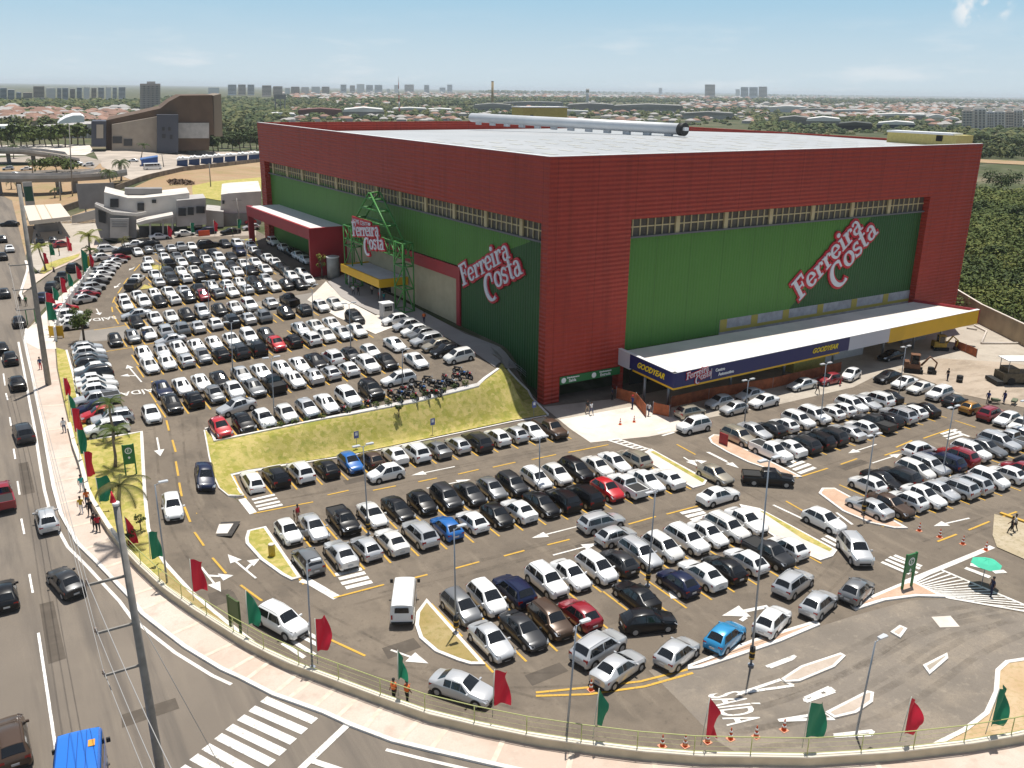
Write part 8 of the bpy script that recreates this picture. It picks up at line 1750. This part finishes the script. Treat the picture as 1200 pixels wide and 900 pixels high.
mu = nt.nodes.new('ShaderNodeMath'); mu.operation = 'MULTIPLY'; nt.links.new(mr.outputs[0], mu.inputs[0]); nt.links.new(me_.outputs[0], mu.inputs[1])
nz2 = nt.nodes.new('ShaderNodeTexNoise'); nz2.inputs['Scale'].default_value = 60; nz2.inputs['Detail'].default_value = 5; nt.links.new(tc.outputs['Generated'], nz2.inputs['Vector'])
cd = ray(1152, 4).normalized(); dt = nt.nodes.new('ShaderNodeVectorMath'); dt.operation = 'DOT_PRODUCT'; dt.inputs[1].default_value = cd; nt.links.new(tc.outputs['Generated'], dt.inputs[0])
mr2 = nt.nodes.new('ShaderNodeMapRange'); mr2.interpolation_type = 'SMOOTHSTEP'; mr2.inputs['From Min'].default_value = .99955; mr2.inputs['From Max'].default_value = .9999; nt.links.new(dt.outputs['Value'], mr2.inputs['Value'])
mu2 = nt.nodes.new('ShaderNodeMath'); mu2.operation = 'MULTIPLY'; mr3 = nt.nodes.new('ShaderNodeMapRange'); mr3.inputs['From Min'].default_value = .42; mr3.inputs['From Max'].default_value = .60; nt.links.new(nz2.outputs['Fac'], mr3.inputs['Value']); nt.links.new(mr3.outputs[0], mu2.inputs[1]); nt.links.new(mr2.outputs[0], mu2.inputs[0])
mxx = nt.nodes.new('ShaderNodeMath'); mxx.operation = 'MAXIMUM'; nt.links.new(mu.outputs[0], mxx.inputs[0]); nt.links.new(mu2.outputs[0], mxx.inputs[1])
mix = nt.nodes.new('ShaderNodeMix'); mix.data_type = 'RGBA'; mix.inputs['B'].default_value = (8.4, 8.8, 9.1, 1); nt.links.new(mxx.outputs[0], mix.inputs['Factor']); nt.links.new(st.outputs[0], mix.inputs['A'])
ds = nt.nodes.new('ShaderNodeHueSaturation'); ds.inputs['Saturation'].default_value = .55; nt.links.new(st.outputs[0], ds.inputs['Color'])
def skymix(za, zb, col, src):
    h_ = nt.nodes.new('ShaderNodeMapRange'); h_.interpolation_type = 'SMOOTHSTEP'; h_.inputs['From Min'].default_value = za; h_.inputs['From Max'].default_value = zb; nt.links.new(spx.outputs['Z'], h_.inputs['Value'])
    m_ = nt.nodes.new('ShaderNodeMix'); m_.data_type = 'RGBA'; m_.inputs['B'].default_value = (*col, 1); nt.links.new(h_.outputs[0], m_.inputs['Factor']); nt.links.new(src, m_.inputs['A']); return m_.outputs['Result']
cur_ = skymix(.34, .12, (3.4, 6.0, 7.9), ds.outputs[0]); cur_ = skymix(.125, .0, (6.2, 7.4, 8.1), cur_); nt.links.new(cur_, mix.inputs['A'])
nt.links.new(mix.outputs['Result'], bgn.inputs['Color']); bgn.inputs['Strength'].default_value = .09
sl = bpy.data.lights.new('sun', 'SUN'); sl.energy = 5.0; sl.angle = math.radians(.53); sl.color = (1, .955, .88); so = bpy.data.objects.new('sun', sl); C.objects.link(so); so.rotation_mode = 'QUATERNION'; so.rotation_quaternion = sv.to_track_quat('Z', 'Y')
cam = bpy.data.cameras.new('camera'); co = bpy.data.objects.new('camera', cam); C.objects.link(co); cam.sensor_width = 36; cam.lens = 36*F/1200; cam.clip_start = .5; cam.clip_end = 90000
AYc = Vector
cx = Vector((AX.x, AY.x, AZ.x)); cy = -Vector((AX.y, AY.y, AZ.y)); cz = -Vector((AX.z, AY.z, AZ.z))
M = Matrix((cx, cy, cz)).transposed().to_4x4(); M.translation = (0, 0, H); co.matrix_world = M
S = bpy.context.scene; S.camera = co; S.view_settings.view_transform = 'Standard'; S.view_settings.look = 'None'; S.view_settings.exposure = .14; S.view_settings.gamma = 1; S.view_settings.use_curve_mapping = False
S.cycles.use_denoising = True; S.cycles.max_bounces = 5; S.cycles.transparent_max_bounces = 24; S.cycles.volume_bounces = 2
